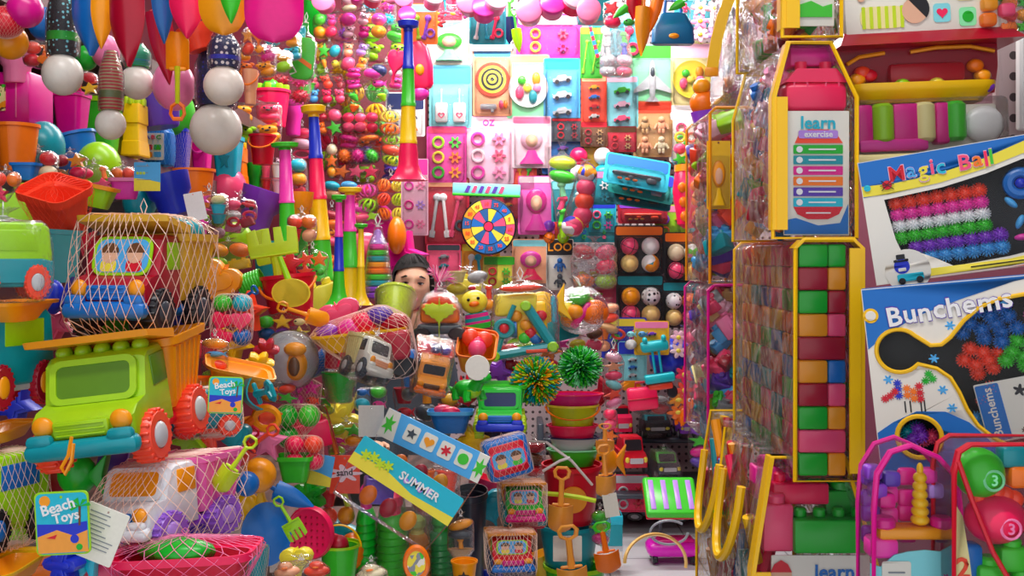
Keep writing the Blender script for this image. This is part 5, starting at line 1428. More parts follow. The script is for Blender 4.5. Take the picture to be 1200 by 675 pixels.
# goods under the shelf, behind the heap
for b, s, l in (((20, 168, 70, 214), 'cup:teal,ball:red,star:tan,ball:cream', 'bag of small moulds with white loop, dim under the shelf at left'), ((60, 172, 104, 210), 'ball:crimson,star:amber,fish:tan,ball:hot', 'bag of reddish pieces under the shelf, behind the orange basin'),
                ((84, 184, 136, 236), 'ball:hot,stick:orange,ball:lime,star:rose,cup:lime', 'bag with round lime lid and orange stick under the shelf'), ((128, 188, 160, 226), 'ball:orange,ball:coral,cup:hot', 'orange balls in a bag left of the blue picture card'),
                ((222, 214, 268, 276), 'star:fuchsia,ball:butter,star:magenta,cup:cyan,ball:lime,cup:teal,star:rose', 'bag of magenta and yellow flower moulds under the shelf'), ((262, 222, 302, 274), 'ball:rose,car:red,ball:white,ring:hot,brick:pink', 'bag of red and pale pink pieces beside the magenta horn'),
                ((246, 246, 300, 280), 'ball:lime,ring:red,brick:crimson,ball:palepink', 'bag with red rings left of the lime rake'), ((240, 276, 296, 318), 'ball:amber,ball:orange,ball:lime,brick:yellow', 'clear bag of round orange and yellow pieces above the netted van'),
                ((336, 240, 372, 300), 'ball:coral,ball:orange,cup:red,ball:peach,stick:leaf', 'bag of coral pieces between the horns'), ((205, 236, 248, 300), 'cup:teal,star:fuchsia,ball:silver,ball:tan', 'greyish bag with teal cup behind the yellow basket')):
    bagtoys(b, l, s, PY((b[0] + b[2]) / 2, 300) + .55, group='bags pushed under the wall shelf')
tag((157, 190, 188, 224), 'small blue picture card on goods under the shelf', 'sky', art='wave', Y=1.85, lines=3)
bucket((126, 208, 168, 234), 'fuchsia tray under the shelf behind the yellow basket', 'fuchsia', 'basin', rim='pink', Y=1.9)
bucket((92, 212, 142, 246), 'lime and amber scoop bucket right of the orange basin', 'lime', 'basin', rim='amber', Y=1.75, rot=(0, 12, 0))
tag((216, 222, 242, 262), 'blank white paper tag under the shelf, above the yellow basket', 'white', Y=1.75, rot=(0, -12, 20))

# ------------------------------------------------------------------ D: the heap of netted trucks, lower left
PG = 'netted beach trucks in the left heap'
truck((-58, 236, 64, 357), 'lime and blue rounded van with coral wheel, cut by the left edge', 'lime', None, 'teal', 'coral', 'silver', style='van', Y=1.24, rot=(0, 0, -52), wr='bag', group=PG, name='toy_van', cat='van', skirt='teal', lower='teal')
bucket((16, 202, 112, 286), 'coral netted basin tipped on its side behind the lime van', 'coral', 'basin', rim='coral', Y=1.52, rot=(28, 14, -20), wr='net', netcol='net:coral')
bagtoys((-12, 192, 26, 238), 'knotted bag of orange pieces at the left edge above the lime van', 'ball:coral,ball:orange,star:hot', 1.3)
bucket((10, 190, 50, 212), 'blue lid-like bucket behind the orange basin, at far left', 'blue', 'basin', Y=1.62)
bucket((52, 268, 96, 332), 'dark teal bucket between the lime van and the netted truck', 'teal', 'square', Y=1.48, d=.12)
truck((-66, 360, 66, 482), 'teal van with yellow roof tray and oval sticker at the left edge', 'teal', None, 'silver', 'crimson', 'amber', style='van', Y=1.27, rot=(0, 0, -22), group=PG, name='toy_van', cat='van', skirt='silver')
bucket((-40, 350, 70, 378), 'yellow rimmed tray lying on the teal van at the left edge', 'amber', 'basin', rim='amber', Y=1.27, d=.14)
truck((-70, 512, 62, 650), 'lime van with blue windows low at the left edge', 'lime', None, 'lime', 'dark', 'blue', style='van', sticker=False, glass='blue', Y=1.25, rot=(0, 0, -22), wr='net', group=PG, name='toy_van', cat='van')
bucket((-40, 490, 46, 520), 'amber tray between the teal van and the lime van at the left edge', 'amber', 'basin', rim='amber', Y=1.28, d=.12)
bucket((-40, 640, 60, 690), 'yellow tray at the bottom left corner under the lime van', 'amber', 'basin', rim='yellow', Y=1.2, d=.12)
truck((70, 232, 257, 398), 'red netted truck with blue bumper and yellow basket holding teal moulds', 'crimson', 'e8b733', 'blue', 'dark', 'slate', load='teal,teal,teal,yellow,teal,teal', canopy=True, Y=1.38, rot=(0, 0, -8), wr='net', group=PG, skirt='blue')
truck((26, 378, 246, 556), 'lime truck with roof lamps and yellow tipping tray, coral wheels', 'a6d41a', 'amber', 'teal', 'coral', 'silver', canopy=True, lamps=True, sticker=False, Y=1.3, rot=(6, -7, -5), group=PG, skirt='a6d41a', glass='5c8a10', chassis='red')
pipe([W(x, y, 1.135) for x, y in ((84, 512), (80, 534), (72, 548), (76, 556), (84, 540), (86, 520))], .0022, 'amber', 'hang_loop', 'thin yellow loop hanging from the lime truck bumper', 'loop')
truck((84, 520, 292, 650), 'white truck with pink basket and purple wheels inside a net', 'e8ecf2', 'fa6fc0', 'e8ecf2', '9b62d8', 'b98ae6', Y=1.3, rot=(-2, -6, -22), wr='net', group=PG, sticker=False, glass='amber', skirt='blue', chassis='purple')
bucket((120, 618, 312, 712), 'crimson netted basin holding green pieces below the white truck', 'd41238', 'basin', rim='hot', wr='net', netcol='net:pink', fill='green,leaf,green', Y=1.2, rot=(0, -3, 0))
tag((40, 574, 107, 652), 'teal Beach Toys tag with lime border on the left, near the price slip', 'cyan', art='beach', text=[('Beach', -.06, .26, .27, -14), ('Toys', .08, .1, .25, -10)], Y=1.09, rot=(0, -3, 0), border='lime')
tag((84, 584, 150, 668), 'white price slip with printed lines dangling beside the tag', 'ivory', Y=1.11, rot=(0, 22, 0), lines=9, name='price_slip', cat='price slip')
truck((184, 446, 286, 516), 'small teal truck with coral wheels behind the white truck', 'teal', None, 'teal', 'coral', 'silver', style='van', sticker=False, Y=1.46, rot=(0, 0, -62), wr='net', group=PG, skirt='teal')
tag((244, 440, 286, 486), 'second teal Beach Toys tag with lime border, above the coral wheels', 'cyan', art='beach', text=[('Beach', -.04, .28, .25, -10), ('Toys', .06, .1, .23, -8)], Y=1.32, rot=(0, 3, 10), border='lime')
bucket((240, 414, 324, 460), 'yellow tipped tray right of the lime truck', 'amber', 'basin', rim='amber', Y=1.62, rot=(10, 14, 20))
bucket((210, 440, 250, 470), 'orange shallow basket under the yellow tray of the lime truck', 'amber', 'basin', rim='orange', Y=1.6)
spade((280, 444, 326, 480), 'teal pointed spade tip lying under the yellow tipped tray', 'teal', 'point', Y=1.55, rot=(60, 70, 0), uni=True)
bagtoys((246, 338, 298, 412), 'netted bag of hot pink and blue moulds below a green lid', 'ball:leaf,ball:cyan,heart:hot,heart:rose,heart:hot,ball:blue', wr='net', dy=-.02)
bagtoys((236, 384, 268, 446), 'bag with yellow and blue bits between the truck nets', 'ball:amber,fish:sky,ball:coral,ball:lime', dy=-.02)
bucket((276, 314, 312, 348), 'lying green ribbed cup above the hot pink netted bag', 'leaf', 'ribbed', Y=1.95, rot=(0, 70, 0))
spade((272, 334, 304, 362), 'small blue spade sticking out beside the hot pink netted bag', 'blue', 'scoop', Y=1.8, rot=(40, 60, 0), uni=True)
# ------------------------------------------------------------------ E: middle of the heap
bucket((302, 318, 372, 384), 'red bucket carrying a lime rake and yellow ladle', 'd6122f', 'round', handle='orange', Y=1.95, rot=(0, -6, 0))
spade((288, 264, 350, 350), 'lime rake standing head up in the red bucket', 'chart', 'rake', Y=1.93, rot=(0, 172, 0))
o = thing('toy_ladle', 'ladle'); g = G(); g.at(E(100, 0, 0)); g.lathe([(.5, .2), (.46, .0), (.3, -.22), (.001, -.3), (.001, -.26), (.28, -.18), (.42, 0), (.46, .2)], 20); g.done('bowl', 'lemon', o); G().tube([(-.1, 0, .4), (-.35, .1, 1.2)], [.09, .07], 8).done('shaft', 'lime', o)
put(o, (318, 300, 364, 360), 1.88, label='yellow round ladle resting on the red bucket rim')
bucket((296, 282, 330, 340), 'dark teal pail behind the lime rake', 'teal', 'round', Y=2.2)
oneflat((294, 268, 322, 312), 'yellow card tucked behind the lime rake', [rr2(.7, 1, .08)], 'chart', 'toy_card', 'card', 2.1, rot=(0, -12, 0))
bagtoys((346, 282, 386, 342), 'bag of coral starfish moulds beside the lime rake', 'star:coral,star:orange,star:coral,fish:leaf,star:coral', 2.05)
spade((324, 352, 386, 384), 'amber thin handle lying across the front of the red bucket', 'amber', 'scoop', Y=1.84, rot=(20, -70, 0), uni=True)
bagtoys((300, 360, 364, 400), 'bag with lime, yellow and purple pieces below the red bucket', 'ball:leaf,star:yellow,fish:butter,ball:blue,ball:purple,star:lemon', dy=0)
# boat basket with netted balls
o = thing('netted_beach_set', 'beach set')
g = G(); g.cup([(0, 1.3, .7, .2), (.1, 1.5, .8, .25), (.4, 1.9, 1, .3), (.43, 2.02, 1.1, .32), (.5, 2.04, 1.12, .32)], .05); g.done('basket', 'yellow', o)
for x, z, c, r in ((-.7, .55, 'purple', .26), (-.2, .6, 'fuchsia', .3), (.1, .72, 'hot', .3), (.45, .85, 'violet', .3), (.75, .6, 'crimson', .32)): G().ball((x, 0, z), (r, r, r * .9)).done('ball', c, o)
G().rbox((.72, -.36, .05), (.7, .5, .8), .12).done('truck_body', 'crimson', o); G().rbox((1.0, -.3, -.25), (.3, .4, .3), .08).done('step', 'blue', o)
for k in (.4, .85): G().at(T(k, -.4, -.5)).cyl((0, 0, 0), .3, .3, 'y', 20, b=.06).done('wheel', 'dark', o)
net(o, 36, 20, 'net', .005); put(o, (362, 350, 490, 446), 1.86, (0, -6, 0), label='netted set with yellow boat basket of purple and pink balls, black wheels')
bucket((430, 338, 498, 384), 'lime bucket on its side with white loop below the person', 'chart', 'round', rim='chart', Y=2.2, rot=(-35, 0, 0), wr='bag')
truck((396, 384, 462, 454), 'white and yellow truck under clear film below the boat basket', 'ivory', 'butter', 'ivory', 'slate', 'silver', Y=1.7, rot=(0, 22, 40), wr='bag', sticker=False, group='small trucks in the middle heap', skirt='peach')
o = thing('clear_dome_set', 'beach set'); G().ball((.0, .2, .0), (.5, .5, .5), 20, 13).done('dome', 'clearwhite:c', o); g = G(); g.ball((.2, -.2, -.05), (.2, .12, .26)); g.ball((.2, -.26, .22), (.2, .13, .12)); g.done('duck_mould', 'amber', o); G().ball((.2, -.36, -.06), (.1, .05, .16)).done('belly_mark', 'brown', o); bag(o, 1.05, 0, loop=False)
put(o, (304, 386, 374, 458), None, label='milky clear dome in film with an amber duck mould in front')
bucket((360, 402, 388, 450), 'blue netted bucket right of the milky dome', 'blue', 'round', wr='net', dy=.03, rot=(0, 60, 0))
bagtoys((380, 402, 416, 434), 'red netted piece with white window left of the white truck', 'brick:crimson,brick:hot', dy=-.1, wr='net')
for k, (b, c, l, s) in enumerate((((296, 396, 328, 424), 'crimson', 'red flower mould in the heap above the yellow flower', 'flower'), ((284, 412, 322, 440), 'yellow', 'yellow flower mould in front of the red one', 'flower'), ((330, 518, 380, 552), 'x', '', 'x'))):
    if s != 'x': oneflat(b, l, [flower()], c, 'sand_mould', 'mould', None, .4, (20, 0, 10), .08, dy=-.06)
bucket((376, 426, 420, 474), 'green cone cup pointing down below the white truck', 'green', 'cup', rim='lime', dy=-.06, wr='bag')
bagtoys((336, 440, 378, 478), 'netted magenta pieces left of the green cone cup', 'ball:fuchsia,star:magenta,ball:fuchsia,fish:coral', wr='net', dy=0)
bagtoys((306, 444, 350, 474), 'bag of orange and coral moulds beside the teal spade tip', 'fish:orange,ball:coral,ball:amber,star:leaf', dy=0)
bagtoys((414, 444, 454, 482), 'bag with blue fish and green pieces right of the green cone cup', 'fish:blue,ball:leaf,ball:cyan,fish:magenta', dy=-.03)
bagtoys((372, 446, 394, 486), 'lime bag of bits squeezed left of the green cone cup', 'ball:lime,star:leaf,ball:chart', dy=.02)
spade((258, 474, 334, 506), 'orange toy trowel lying flat, left of the yellow wheel handle', 'coral', 'point', 'amber', 'amber', dy=-.05, rot=(70, -80, 0), uni=True)
o = thing('toy_wheel_handle', 'toy'); G().ring((0, 0, 0), .4, .11, 'y', sc=(1, .7)).done('handle_ring', 'amber', o); G().tube([(-.4, 0, 0), (-.9, 0, -.3)], .13, 8).done('stem', 'orange', o); put(o, (278, 474, 330, 508), None, dy=-.12, label='amber looped handle above the red crossed spades')
for k, (b, rr, l) in enumerate((((256, 500, 306, 556), (10, 35, 0), 'red spade leaning right beside the pink basket'), ((272, 494, 326, 548), (10, 52, 0), 'coral spade crossing over the red one'))): spade(b, l, ('red', 'coral')[k], 'scoop', dy=-.1 - .04 * k, rot=rr, uni=True)
spade((250, 506, 300, 580), 'lime spade shaft leaning in front of the pink basket', 'chart', 'scoop', Y=1.3, rot=(0, 35, 0), uni=True)
ball((282, 536, 324, 578), 'orange yellow ball beside the blue scoop', 'amber', dy=-.1)
ball((274, 552, 304, 582), 'blue ball below left of the orange yellow ball', 'blue', dy=-.18)
bagtoys((322, 468, 376, 526), 'big green netted ball bundle in the middle of the heap', 'ball:green,ball:leaf,ball:green', wr='net', dy=-.05)
bagtoys((333, 506, 380, 552), 'red netted ball bundle just below the green one', 'ball:hot,ball:coral,ball:hot,ball:hot', wr='net', dy=-.1)
bucket((322, 530, 370, 566), 'green round bowl under the netted red balls', 'leaf', 'basin', rim='leaf', dy=-.08)
spade((282, 552, 370, 594), 'blue long spade lying from the blue ball to the card', 'blue', 'point', dy=-.14, rot=(0, -65, 0), uni=True)
o = thing('toy_sieve', 'sieve'); g = G().at(E(90, 0, 0)); g.lathe([(.001, .05), (.42, .05), (.46, .08), (.5, .0), (.5, -.04), (.45, -.06), (.4, -.02), (.001, 0)], 28); g.done('disc', 'hot', o); g = G(); [g.cyl((-.3 + .12 * i, -.06, -.3 + .12 * j), .02, .03, 'y', 8) for i in range(6) for j in range(6) if (i - 2.5) ** 2 + (j - 2.5) ** 2 < 9]; g.done('sieve_holes', 'crimson', o)
put(o, (336, 592, 392, 656), None, dy=-.15, rot=(0, 0, -12), label='hot pink round sieve beside the blue plate')
o = thing('toy_sieve', 'plate'); g = G().at(E(90, 0, 0)); g.lathe([(.001, .1), (.3, .08), (.42, .02), (.5, 0), (.5, -.03), (.42, -.02), (.3, .04), (.001, .06)], 28); g.done('disc', 'blue', o); G().ring((0, .03, 0), .36, .015, 'y').done('ridge', 'teal', o); o.name = 'toy_plate'
put(o, (282, 588, 342, 664), None, dy=-.1, rot=(0, 0, 15), label='deep blue plate standing behind the pink sieve')
spade((320, 580, 360, 636), 'green T handled scraper over the hot pink sieve', 'lime', 'rake', dy=-.25, rot=(0, -30, 0), uni=True)
bucket((286, 636, 316, 690), 'teal netted cup at the bottom, right of the crimson basin', 'teal', 'cup', wr='net', dy=-.25)
o = thing('watering_can', 'watering can'); G().loft([(0, .6, .5, .2), (.5, .56, .48, .2), (.55, .3, .3, .1)]).done('body', 'orange', o); G().tube([(.28, 0, .1), (.55, 0, .4), (.65, 0, .7)], [.1, .07, .08], 8).done('spout', 'coral', o); G().ring((-.25, 0, .4), .22, .05, 'y').done('handle', 'amber', o); bag(o, 1.04, .1)
put(o, (372, 464, 398, 534), None, dy=0, rot=(0, -20, 0), label='orange watering can in a clear bag beside the green nets')
tag((360, 530, 392, 572), 'small blue and yellow card on a clear bag left of the sand heart tag', 'sky', art='wave', dy=-.12, rot=(0, 10, 0))
o = tag((386, 532, 424, 580), 'pinkish red tag lettered sand, hanging in the middle heap', 'coral', art='cloud', text=[('sand', 0, .05, .3, -4)], tcol='dark', dy=-.12)
bagtoys((384, 486, 428, 536), 'lime and magenta bits in a bag above the sand tag', 'ball:lime,star:leaf,fish:magenta,ball:amber,ball:lime', dy=-.02)
bucket((372, 614, 424, 684), 'lime green bucket with yellow handle and red balls at the bottom', 'leaf', 'round', rim='lime', handle='yellow', up=True, fill='crimson,hot,crimson', dy=-.2)
ball((396, 624, 428, 668), 'orange ball peeking right of the lime green bucket', 'orange', dy=-.1)
bagtoys((374, 560, 416, 616), 'bag with red scoop and lime handle above the lime green bucket', 'cup:red,stick:chart,ball:coral,ball:amber', dy=-.06)
bagtoys((318, 648, 388, 700), 'bag of squeaky chicks, yellow and peach, at the bottom edge', 'duck:peach,duck:coral,duck:yellow,duck:yellow', Y=1.35, cat='bagged toys', name='bagged_ducks')
bagtoys((414, 650, 456, 700), 'bag of one cream duck at the bottom edge under the bowling pins', 'duck:cream,ball:crimson', Y=1.55, name='bagged_ducks')
GP = 'ribbed skittles standing at the bottom centre'
def skittle(box, label, c, c2, dy=-.15, band=None):
    o = thing('toy_skittle', 'skittle'); pr = [(.3, 0), (.34, .02)]
    for i in range(9): pr += [(.34 + .02 * (i < 7), .06 + .09 * i), (.31, .12 + .09 * i)]
    G().lathe(pr + [(.26, .9), (.2, .94)], 18).done('body', c, o); G().lathe([(.2, .9), (.19, 1.0), (.24, 1.06), (.22, 1.16), (.12, 1.22), (.01, 1.24)], 16).done('head', c2, o)
    if band: bag(o, 1.04, 0, loop=False)
    put(o, box, None, dy=dy, label=label, group=GP)
skittle((416, 566, 442, 690), 'green skittle with tall magenta neck, left of the big green one', 'green', 'magenta', -.12)
skittle((440, 570, 480, 700), 'thick ribbed green skittle with pink head at the bottom centre', 'leaf', 'hot', -.2, 1)
skittle((472, 600, 506, 700), 'amber see-through skittle right of the thick green one', 'amber:c', 'b9d36a:c', -.1, 1)
skittle((498, 596, 534, 700), 'dark green skittle at the right end of the group', '1f9a4a', 'green', -.1, 1)
o = thing('toy_watch', 'watch'); G().ring((0, 0, 0), .42, .1, 'y').done('case', 'orange', o); G().flat([circ(.36)], .1).done('dial', 'print:ivory,lemon,grey,leaf:6', o); put(o, (472, 638, 504, 682), 1.62, label='round orange rimmed watch dial at the bottom in front of the amber skittle')
def header(box, label, base, art, text, Y, ry, tcol):
    x0, y0, x1, y1 = box
    o = thing('header_card', 'header card'); A = .26
    G().flat([rr2(1, A, .02)], .02).done('card', base + ':p', o)
    if art == 'wave':
        g = G(); g.sub(0).flat([[(-.5, -A / 2), (.5, -A / 2), (.5, -A * .18), (.1, -A * .28), (-.2, -A * .05), (-.5, -A * .12)]], .02, -.006); g.sub(1); [g.flat([[(a * .1 - .4 + .07 * i, b * .1 + .02 * (i % 2)) for a, b in flower()]], .02, -.012) for i in range(4)]; g.sub(2); [g.flat([circ(.022, .0 + .07 * i, .03 * (i % 2), 12)], .02, -.012) for i in range(4)]; g.done('print', ['lemon:p', 'chart:p', 'lilac:p'], o)
    else:
        for i in range(4):
            f = G().flat([rr2(.13, .15, .02, -.22 + .17 * i, .01)], .02, -.006).done('picture_panel', 'ivory:p', o); G().flat([[(a * .1 - .22 + .17 * i, b * .1 + .01) for a, b in (star(), heart(), flower(), circ())[i]]], .02, -.012).done('picture', ('slate', 'amber', 'red', 'leaf')[i] + ':p', f)
        [G().flat([lp], .02, -.006).done('end_panel', 'ivory:p', o) for lp in ([(-.5, -A / 2), (-.34, -A / 2), (-.38, A / 2), (-.5, A / 2)], [(.42, -A / 2), (.5, -A / 2), (.5, A / 2), (.4, A / 2)])]
        g = G(); [g.flat([[(a * .12 + s, b * .2) for a, b in star(.5, 6)]], .02, -.012) for s in (-.44, .455)]; g.done('leaf_print', 'leaf:p', o)
    G().add([(-.5, 0, -A / 2), (.5, 0, -A / 2), (.46, .02, -A / 2 - .3), (-.46, .02, -A / 2 - .3), (-.5, .09, -A / 2), (.5, .09, -A / 2), (.46, .12, -A / 2 - .3), (-.46, .12, -A / 2 - .3)], [(0, 1, 2, 3), (4, 7, 6, 5), (0, 3, 7, 4), (1, 5, 6, 2), (2, 6, 7, 3)]).done('bag', 'film', o)
    for i, c in enumerate(('orange', 'crimson', 'amber')): G().ball((-.2 + .2 * i, .05, -A / 2 - .16), (.07, .035, .09)).done('toy_piece', c, o)
    if text: g = G().at(T(.12, 0, .02)); g.flat(None, .01, -.02, text=text, size=.1); g.done('lettering', tcol + ':p', o)
    L = math.hypot(x1 - x0, y1 - y0) / FOC * Y * .93
    o.scale = (L, L, L); o.rotation_euler = (0, math.radians(ry), 0); o.location = W((x0 + x1) / 2, (y0 + y1) / 2, Y); return setlab(o, label, 'bag header cards in the middle of the heap')
header((412, 524, 540, 602), 'blue and yellow header card with flowers slanting over the green skittles', 'cyan', 'wave', 'SUMMER', 1.66, 33, 'white')
header((446, 488, 570, 556), 'blue header card with white picture panels slanting down to the right', 'sky', 'icons', None, 1.74, 26, 'white')
tag((420, 475, 450, 512), 'blank square white tag above the slanting header cards', 'ivory', Y=1.78)
# ------------------------------------------------------------------ horns
GH = 'striped toy horns'
trumpet((455, 22, 502, 213), 'tallest striped horn hanging bell down, blue green yellow and red', ['royal', 'leaf', 'ffd012', 'hot'], Y=3.0, group=GH, mouth='royal')
trumpet((352, 122, 392, 330), 'long striped horn with yellow mouthpiece, blue red yellow and green', ['royal', 'hot', 'ffd012', 'leaf'], Y=2.9, rot=(0, -3, 0), group=GH, flare=False)
trumpet((317, 166, 350, 300), 'magenta and green horn with green mouthpiece behind the rake', ['fuchsia', 'leaf'], 'leaf', Y=2.7, rot=(0, -2, 0), group=GH, flare=False)
trumpet((380, 228, 414, 358), 'magenta, blue and green horn standing on its green bell', ['fuchsia', 'royal', 'leaf'], 'leaf', Y=2.6, group=GH)
trumpet((396, 219, 424, 356), 'magenta, green and yellow horn behind the green belled one', ['fuchsia', 'leaf', 'ffd012'], 'ffd012', Y=2.75, group=GH, flare=False)
trumpet((408, 262, 438, 358), 'plain yellow horn with green mouthpiece next to the ring stack', ['ffd012', 'ffd012'], 'leaf', Y=2.6, group=GH)
trumpet((344, 262, 366, 312), 'short green horn with yellow mouthpiece near the coral starfish', ['leaf', 'leaf'], 'ffd012', Y=2.6, group=GH, flare=False)
# ring stack in a net
o = thing('ring_stack', 'ring stack')
for i, c in enumerate(('purple', 'purple', 'teal', 'leaf', 'orange', 'amber', 'teal', 'leaf', 'fuchsia')): G().lathe([(.5 - .028 * i, .24 * i), (.56 - .028 * i, .24 * i + .06), (.56 - .028 * i, .24 * i + .17), (.5 - .03 * i, .24 * i + .23)], 24).done('ring', c, o)
G().lathe([(.3, 2.16), (.22, 2.4), (.1, 2.7), (.01, 2.75)], 20).done('cone_top', 'lilac', o); bag(o, 1.03, .06)
put(o, (424, 250, 462, 352), 2.7, label='rainbow ring stack in a clear bag beside the yellow horn')

# ------------------------------------------------------------------ G: bags of squeakers and balls on the far left
GW = 'bags hung on the far left of the back wall'
def gb(b, s, l, Y=4.75, **k): return bagtoys(b, l, s, Y, group=GW, **k)
gb((366, 8, 396, 46), 'ball:leaf,bear:magenta,ball:amber,ball:hot', 'bag of green and magenta squeakers high beside the green paddle')
gb((398, 6, 454, 46), 'ball:fuchsia,bear:palepink,ball:fuchsia,bear:palepink,bear:magenta,ball:amber', 'bag of six pink and magenta squeaky animals at the top')
gb((372, 42, 400, 82), 'star:leaf,ball:cyan,carrot:amber,fish:lemon', 'bag with teal and yellow fruit below the green squeakers')
gb((398, 40, 434, 84), 'bear:peach,bear:lilac,ball:rose,bear:amber', 'bag of peach, lilac and red squeakers below the pink animals')
gb((360, 78, 406, 122), 'bear:rose,bear:coral,bear:crimson,bear:sky,bear:hot,bear:rose', 'bag of red and pink squeaky figures behind the blue and red horn')
gb((404, 72, 450, 106), 'bear:magenta,ball:fuchsia,bear:fuchsia', 'bag with bright magenta birds left of the tallest horn')
gb((432, 66, 474, 106), 'ball:navy,bear:white,fish:fuchsia,bear:magenta', 'bag with navy and white ball beside magenta birds')
gb((405, 100, 454, 132), 'carrot:leaf,carrot:lime,carrot:orange', 'bag of green and orange squeaky carrots')
gb((400, 126, 444, 156), 'ball:hot,ball:rose,ball:hot,ball:rose,ball:rose,ball:hot', 'bag of six rosy eggs below the carrots')
gb((396, 152, 446, 176), 'spike:magenta,spike:orange,spike:magenta', 'row of magenta and orange spiky balls')
gb((394, 168, 446, 192), 'spike:orange,spike:magenta,spike:leaf', 'row of spiky balls ending with a green one')
gb((390, 188, 446, 210), 'star:orange,star:rose,star:hot', 'bag of orange and rosy stars below the spiky balls')
gb((444, 122, 470, 160), 'cage:lemon,cage:orange', 'yellow and orange cage balls left of the hanging horn bell')
gb((446, 148, 472, 196), 'cage:lime,ball:coral,cage:chart', 'lime cage balls with coral ball left of the hanging horn bell')
gb((368, 118, 402, 160), 'bear:crimson,ball:rose,bear:orange,star:leaf', 'bag of dim red toys right of the magenta cup')
gb((346, 60, 372, 112), 'ball:teal,ball:green,cup:leaf', 'bag of green cups behind the green paddle')
gb((380, 158, 398, 210), 'ball:cream,star:orange,ball:amber', 'cream and orange pieces right of the blue and red horn')
gb((340, 140, 368, 188), 'ball:hot,ball:palepink,ring:rose', 'bag of pink pieces left of the blue and red horn')
gb((378, 206, 420, 234), 'ball:cyan,ball:sky,ball:peach', 'bag of pale blue balls above the green mouthpieces')
gb((404, 204, 436, 262), 'ball:hot,cage:rose,ball:fuchsia,ball:rose', 'bag of hot pink balls behind the magenta horns')
gb((418, 206, 444, 250), 'cage:fuchsia,cage:lime', 'magenta and lime cage balls behind the horns')
gb((374, 234, 404, 290), 'ball:crimson,ball:orange,cage:amber,ball:rose', 'dim red and orange balls between the long horn and the green belled horn')
gb((440, 196, 476, 260), 'cage:orange,cage:lemon,cage:coral,cage:chart,cage:orange,cage:lemon', 'cluster of orange and lemon cage balls under the horn bell')
gb((410, 240, 446, 270), 'cage:lime,star:lime,cage:chart', 'lime cage balls above the ring stack')
gb((376, 288, 420, 336), 'cage:orange,ball:amber,cage:coral,ball:crimson', 'orange cage balls behind the bell of the green horn')
gb((366, 236, 384, 300), 'ball:lime,ball:orange,ball:rose', 'narrow bag of lime and orange balls beside the long horn')
ball((454, 254, 476, 298), 'orange balloon-like ball hanging right of the ring stack', 'orange', Y=4.3)
o = thing('squeaky_hammer', 'toy hammer'); G().flat([heart(1)], .3, bev=.08).done('heart_head', 'hot', o); G().tube([(0, 0, -.4), (0, 0, -1)], .1, 8).done('handle', 'rose', o); put(o, (454, 54, 476, 100), 4.1, (0, 10, 0), label='hot pink heart hammer left of the tallest horn')
o = thing('toy_mitt', 'toy mitt'); G().loft([(0, .6, .3, .14), (.1, .8, .4, .2), (.6, .9, .44, .22), (1.1, .7, .36, .18), (1.3, .3, .2, .1)]).done('mitt', 'hot', o); G().ball((.0, -.2, .5), (.16, .08, .16)).done('yellow_spot', 'amber', o); G().ball((-.1, -.04, -.12), (.32, .16, .2)).done('cuff', 'fuchsia', o); put(o, (477, 48, 508, 118), 4.2, (0, -6, 0), label='pinkish red mitt with yellow spot right of the tallest horn')
card((452, 108, 498, 160), 'dark lettered pack behind the tallest horn', 'white', 'navy', 'figs', ('navy', 'orange', 'teal'), Y=4.9, hh=.36)
card((470, 186, 502, 276), 'pink telephone pack with large digits right of the hanging horn bell', 'palepink', 'fuchsia', 'rings6', ('fuchsia', 'pink', 'magenta', 'lilac'), Y=4.6, text='2')
bagtoys((430, 206, 470, 240), 'dim orange bag of pieces behind the horn bell', 'ball:orange,ball:coral,star:amber', 5.0, group=GW)

# ------------------------------------------------------------------ H: carded toys on the back wall
GC = 'carded toys on the back pegboard wall'
def cd(box, label, base, head, cont, cc, **k):
    k.setdefault('Y', 5.1); return card(box, label, base, head, cont, cc, group=GC, **k)
cd((500, 24, 553, 76), 'white pack with a green turtle, left end of the top row', 'ivory', 'aqua', 'dolls', ('leaf', 'mint'), hh=.15)
cd((503, 76, 553, 150), 'pale blue pack of two white heart walkie talkies', 'aqua', 'sky', 'phones', ('white', 'rose'), hh=.28)
cd((552, 42, 600, 60), 'thin blue header pack above the round target', 'white', 'teal', None, (), hh=.5, blis=False)
cd((554, 54, 600, 136), 'pack with round yellow and black target and a silver gun', 'peach', 'sky', 'target', ('coral',), hh=.14)
cd((594, 64, 644, 139), 'pack with white plate of play food, right of the target', 'mint', 'peach', 'plate', ('white',), hh=.1)
cd((605, 16, 682, 68), 'wide magenta pack with yellow fish piece at the top', 'f020a0', 'palepink', 'rings', ('lemon', 'fuchsia', 'amber', 'rose'), hh=.2)
cd((637, 68, 680, 143), 'blue pack of three silver toy cars', 'sky', 'cyan', 'cars', ('silver', 'white', 'silver'), hh=.16)
cd((680, 32, 706, 92), 'plain green pack with an orange ribbon', 'leaf', 'lime', 'tools', ('lime', 'leaf'), hh=.12)
bagtoys((702, 26, 742, 92), 'shiny bag with coloured drinking straws', 'stick:silver,stick:leaf,stick:silver,stick:royal,ball:silver,ball:palepink,ball:silver,ball:rose', 5.0, wr='crinkle', loop=False, name='bagged_straws')
cd((681, 89, 711, 144), 'salmon pack of four small racing cars', 'coral', 'peach', 'cars2', ('white', 'red', 'blue', 'amber'), hh=.1)
cd((709, 89, 748, 150), 'pale blue pack of three racing cars', 'aqua', 'palepink', 'cars', ('rose', 'palepink', 'leaf'), hh=.1)
cd((738, 52, 790, 124), 'green pack with a silver jet plane', 'mint', 'leaf', 'jet', ('silver', 'slate'), hh=.2)
cd((786, 50, 834, 124), 'large yellow play set pack with pink header', 'butter', 'palepink', 'plate', ('lemon',), hh=.22)
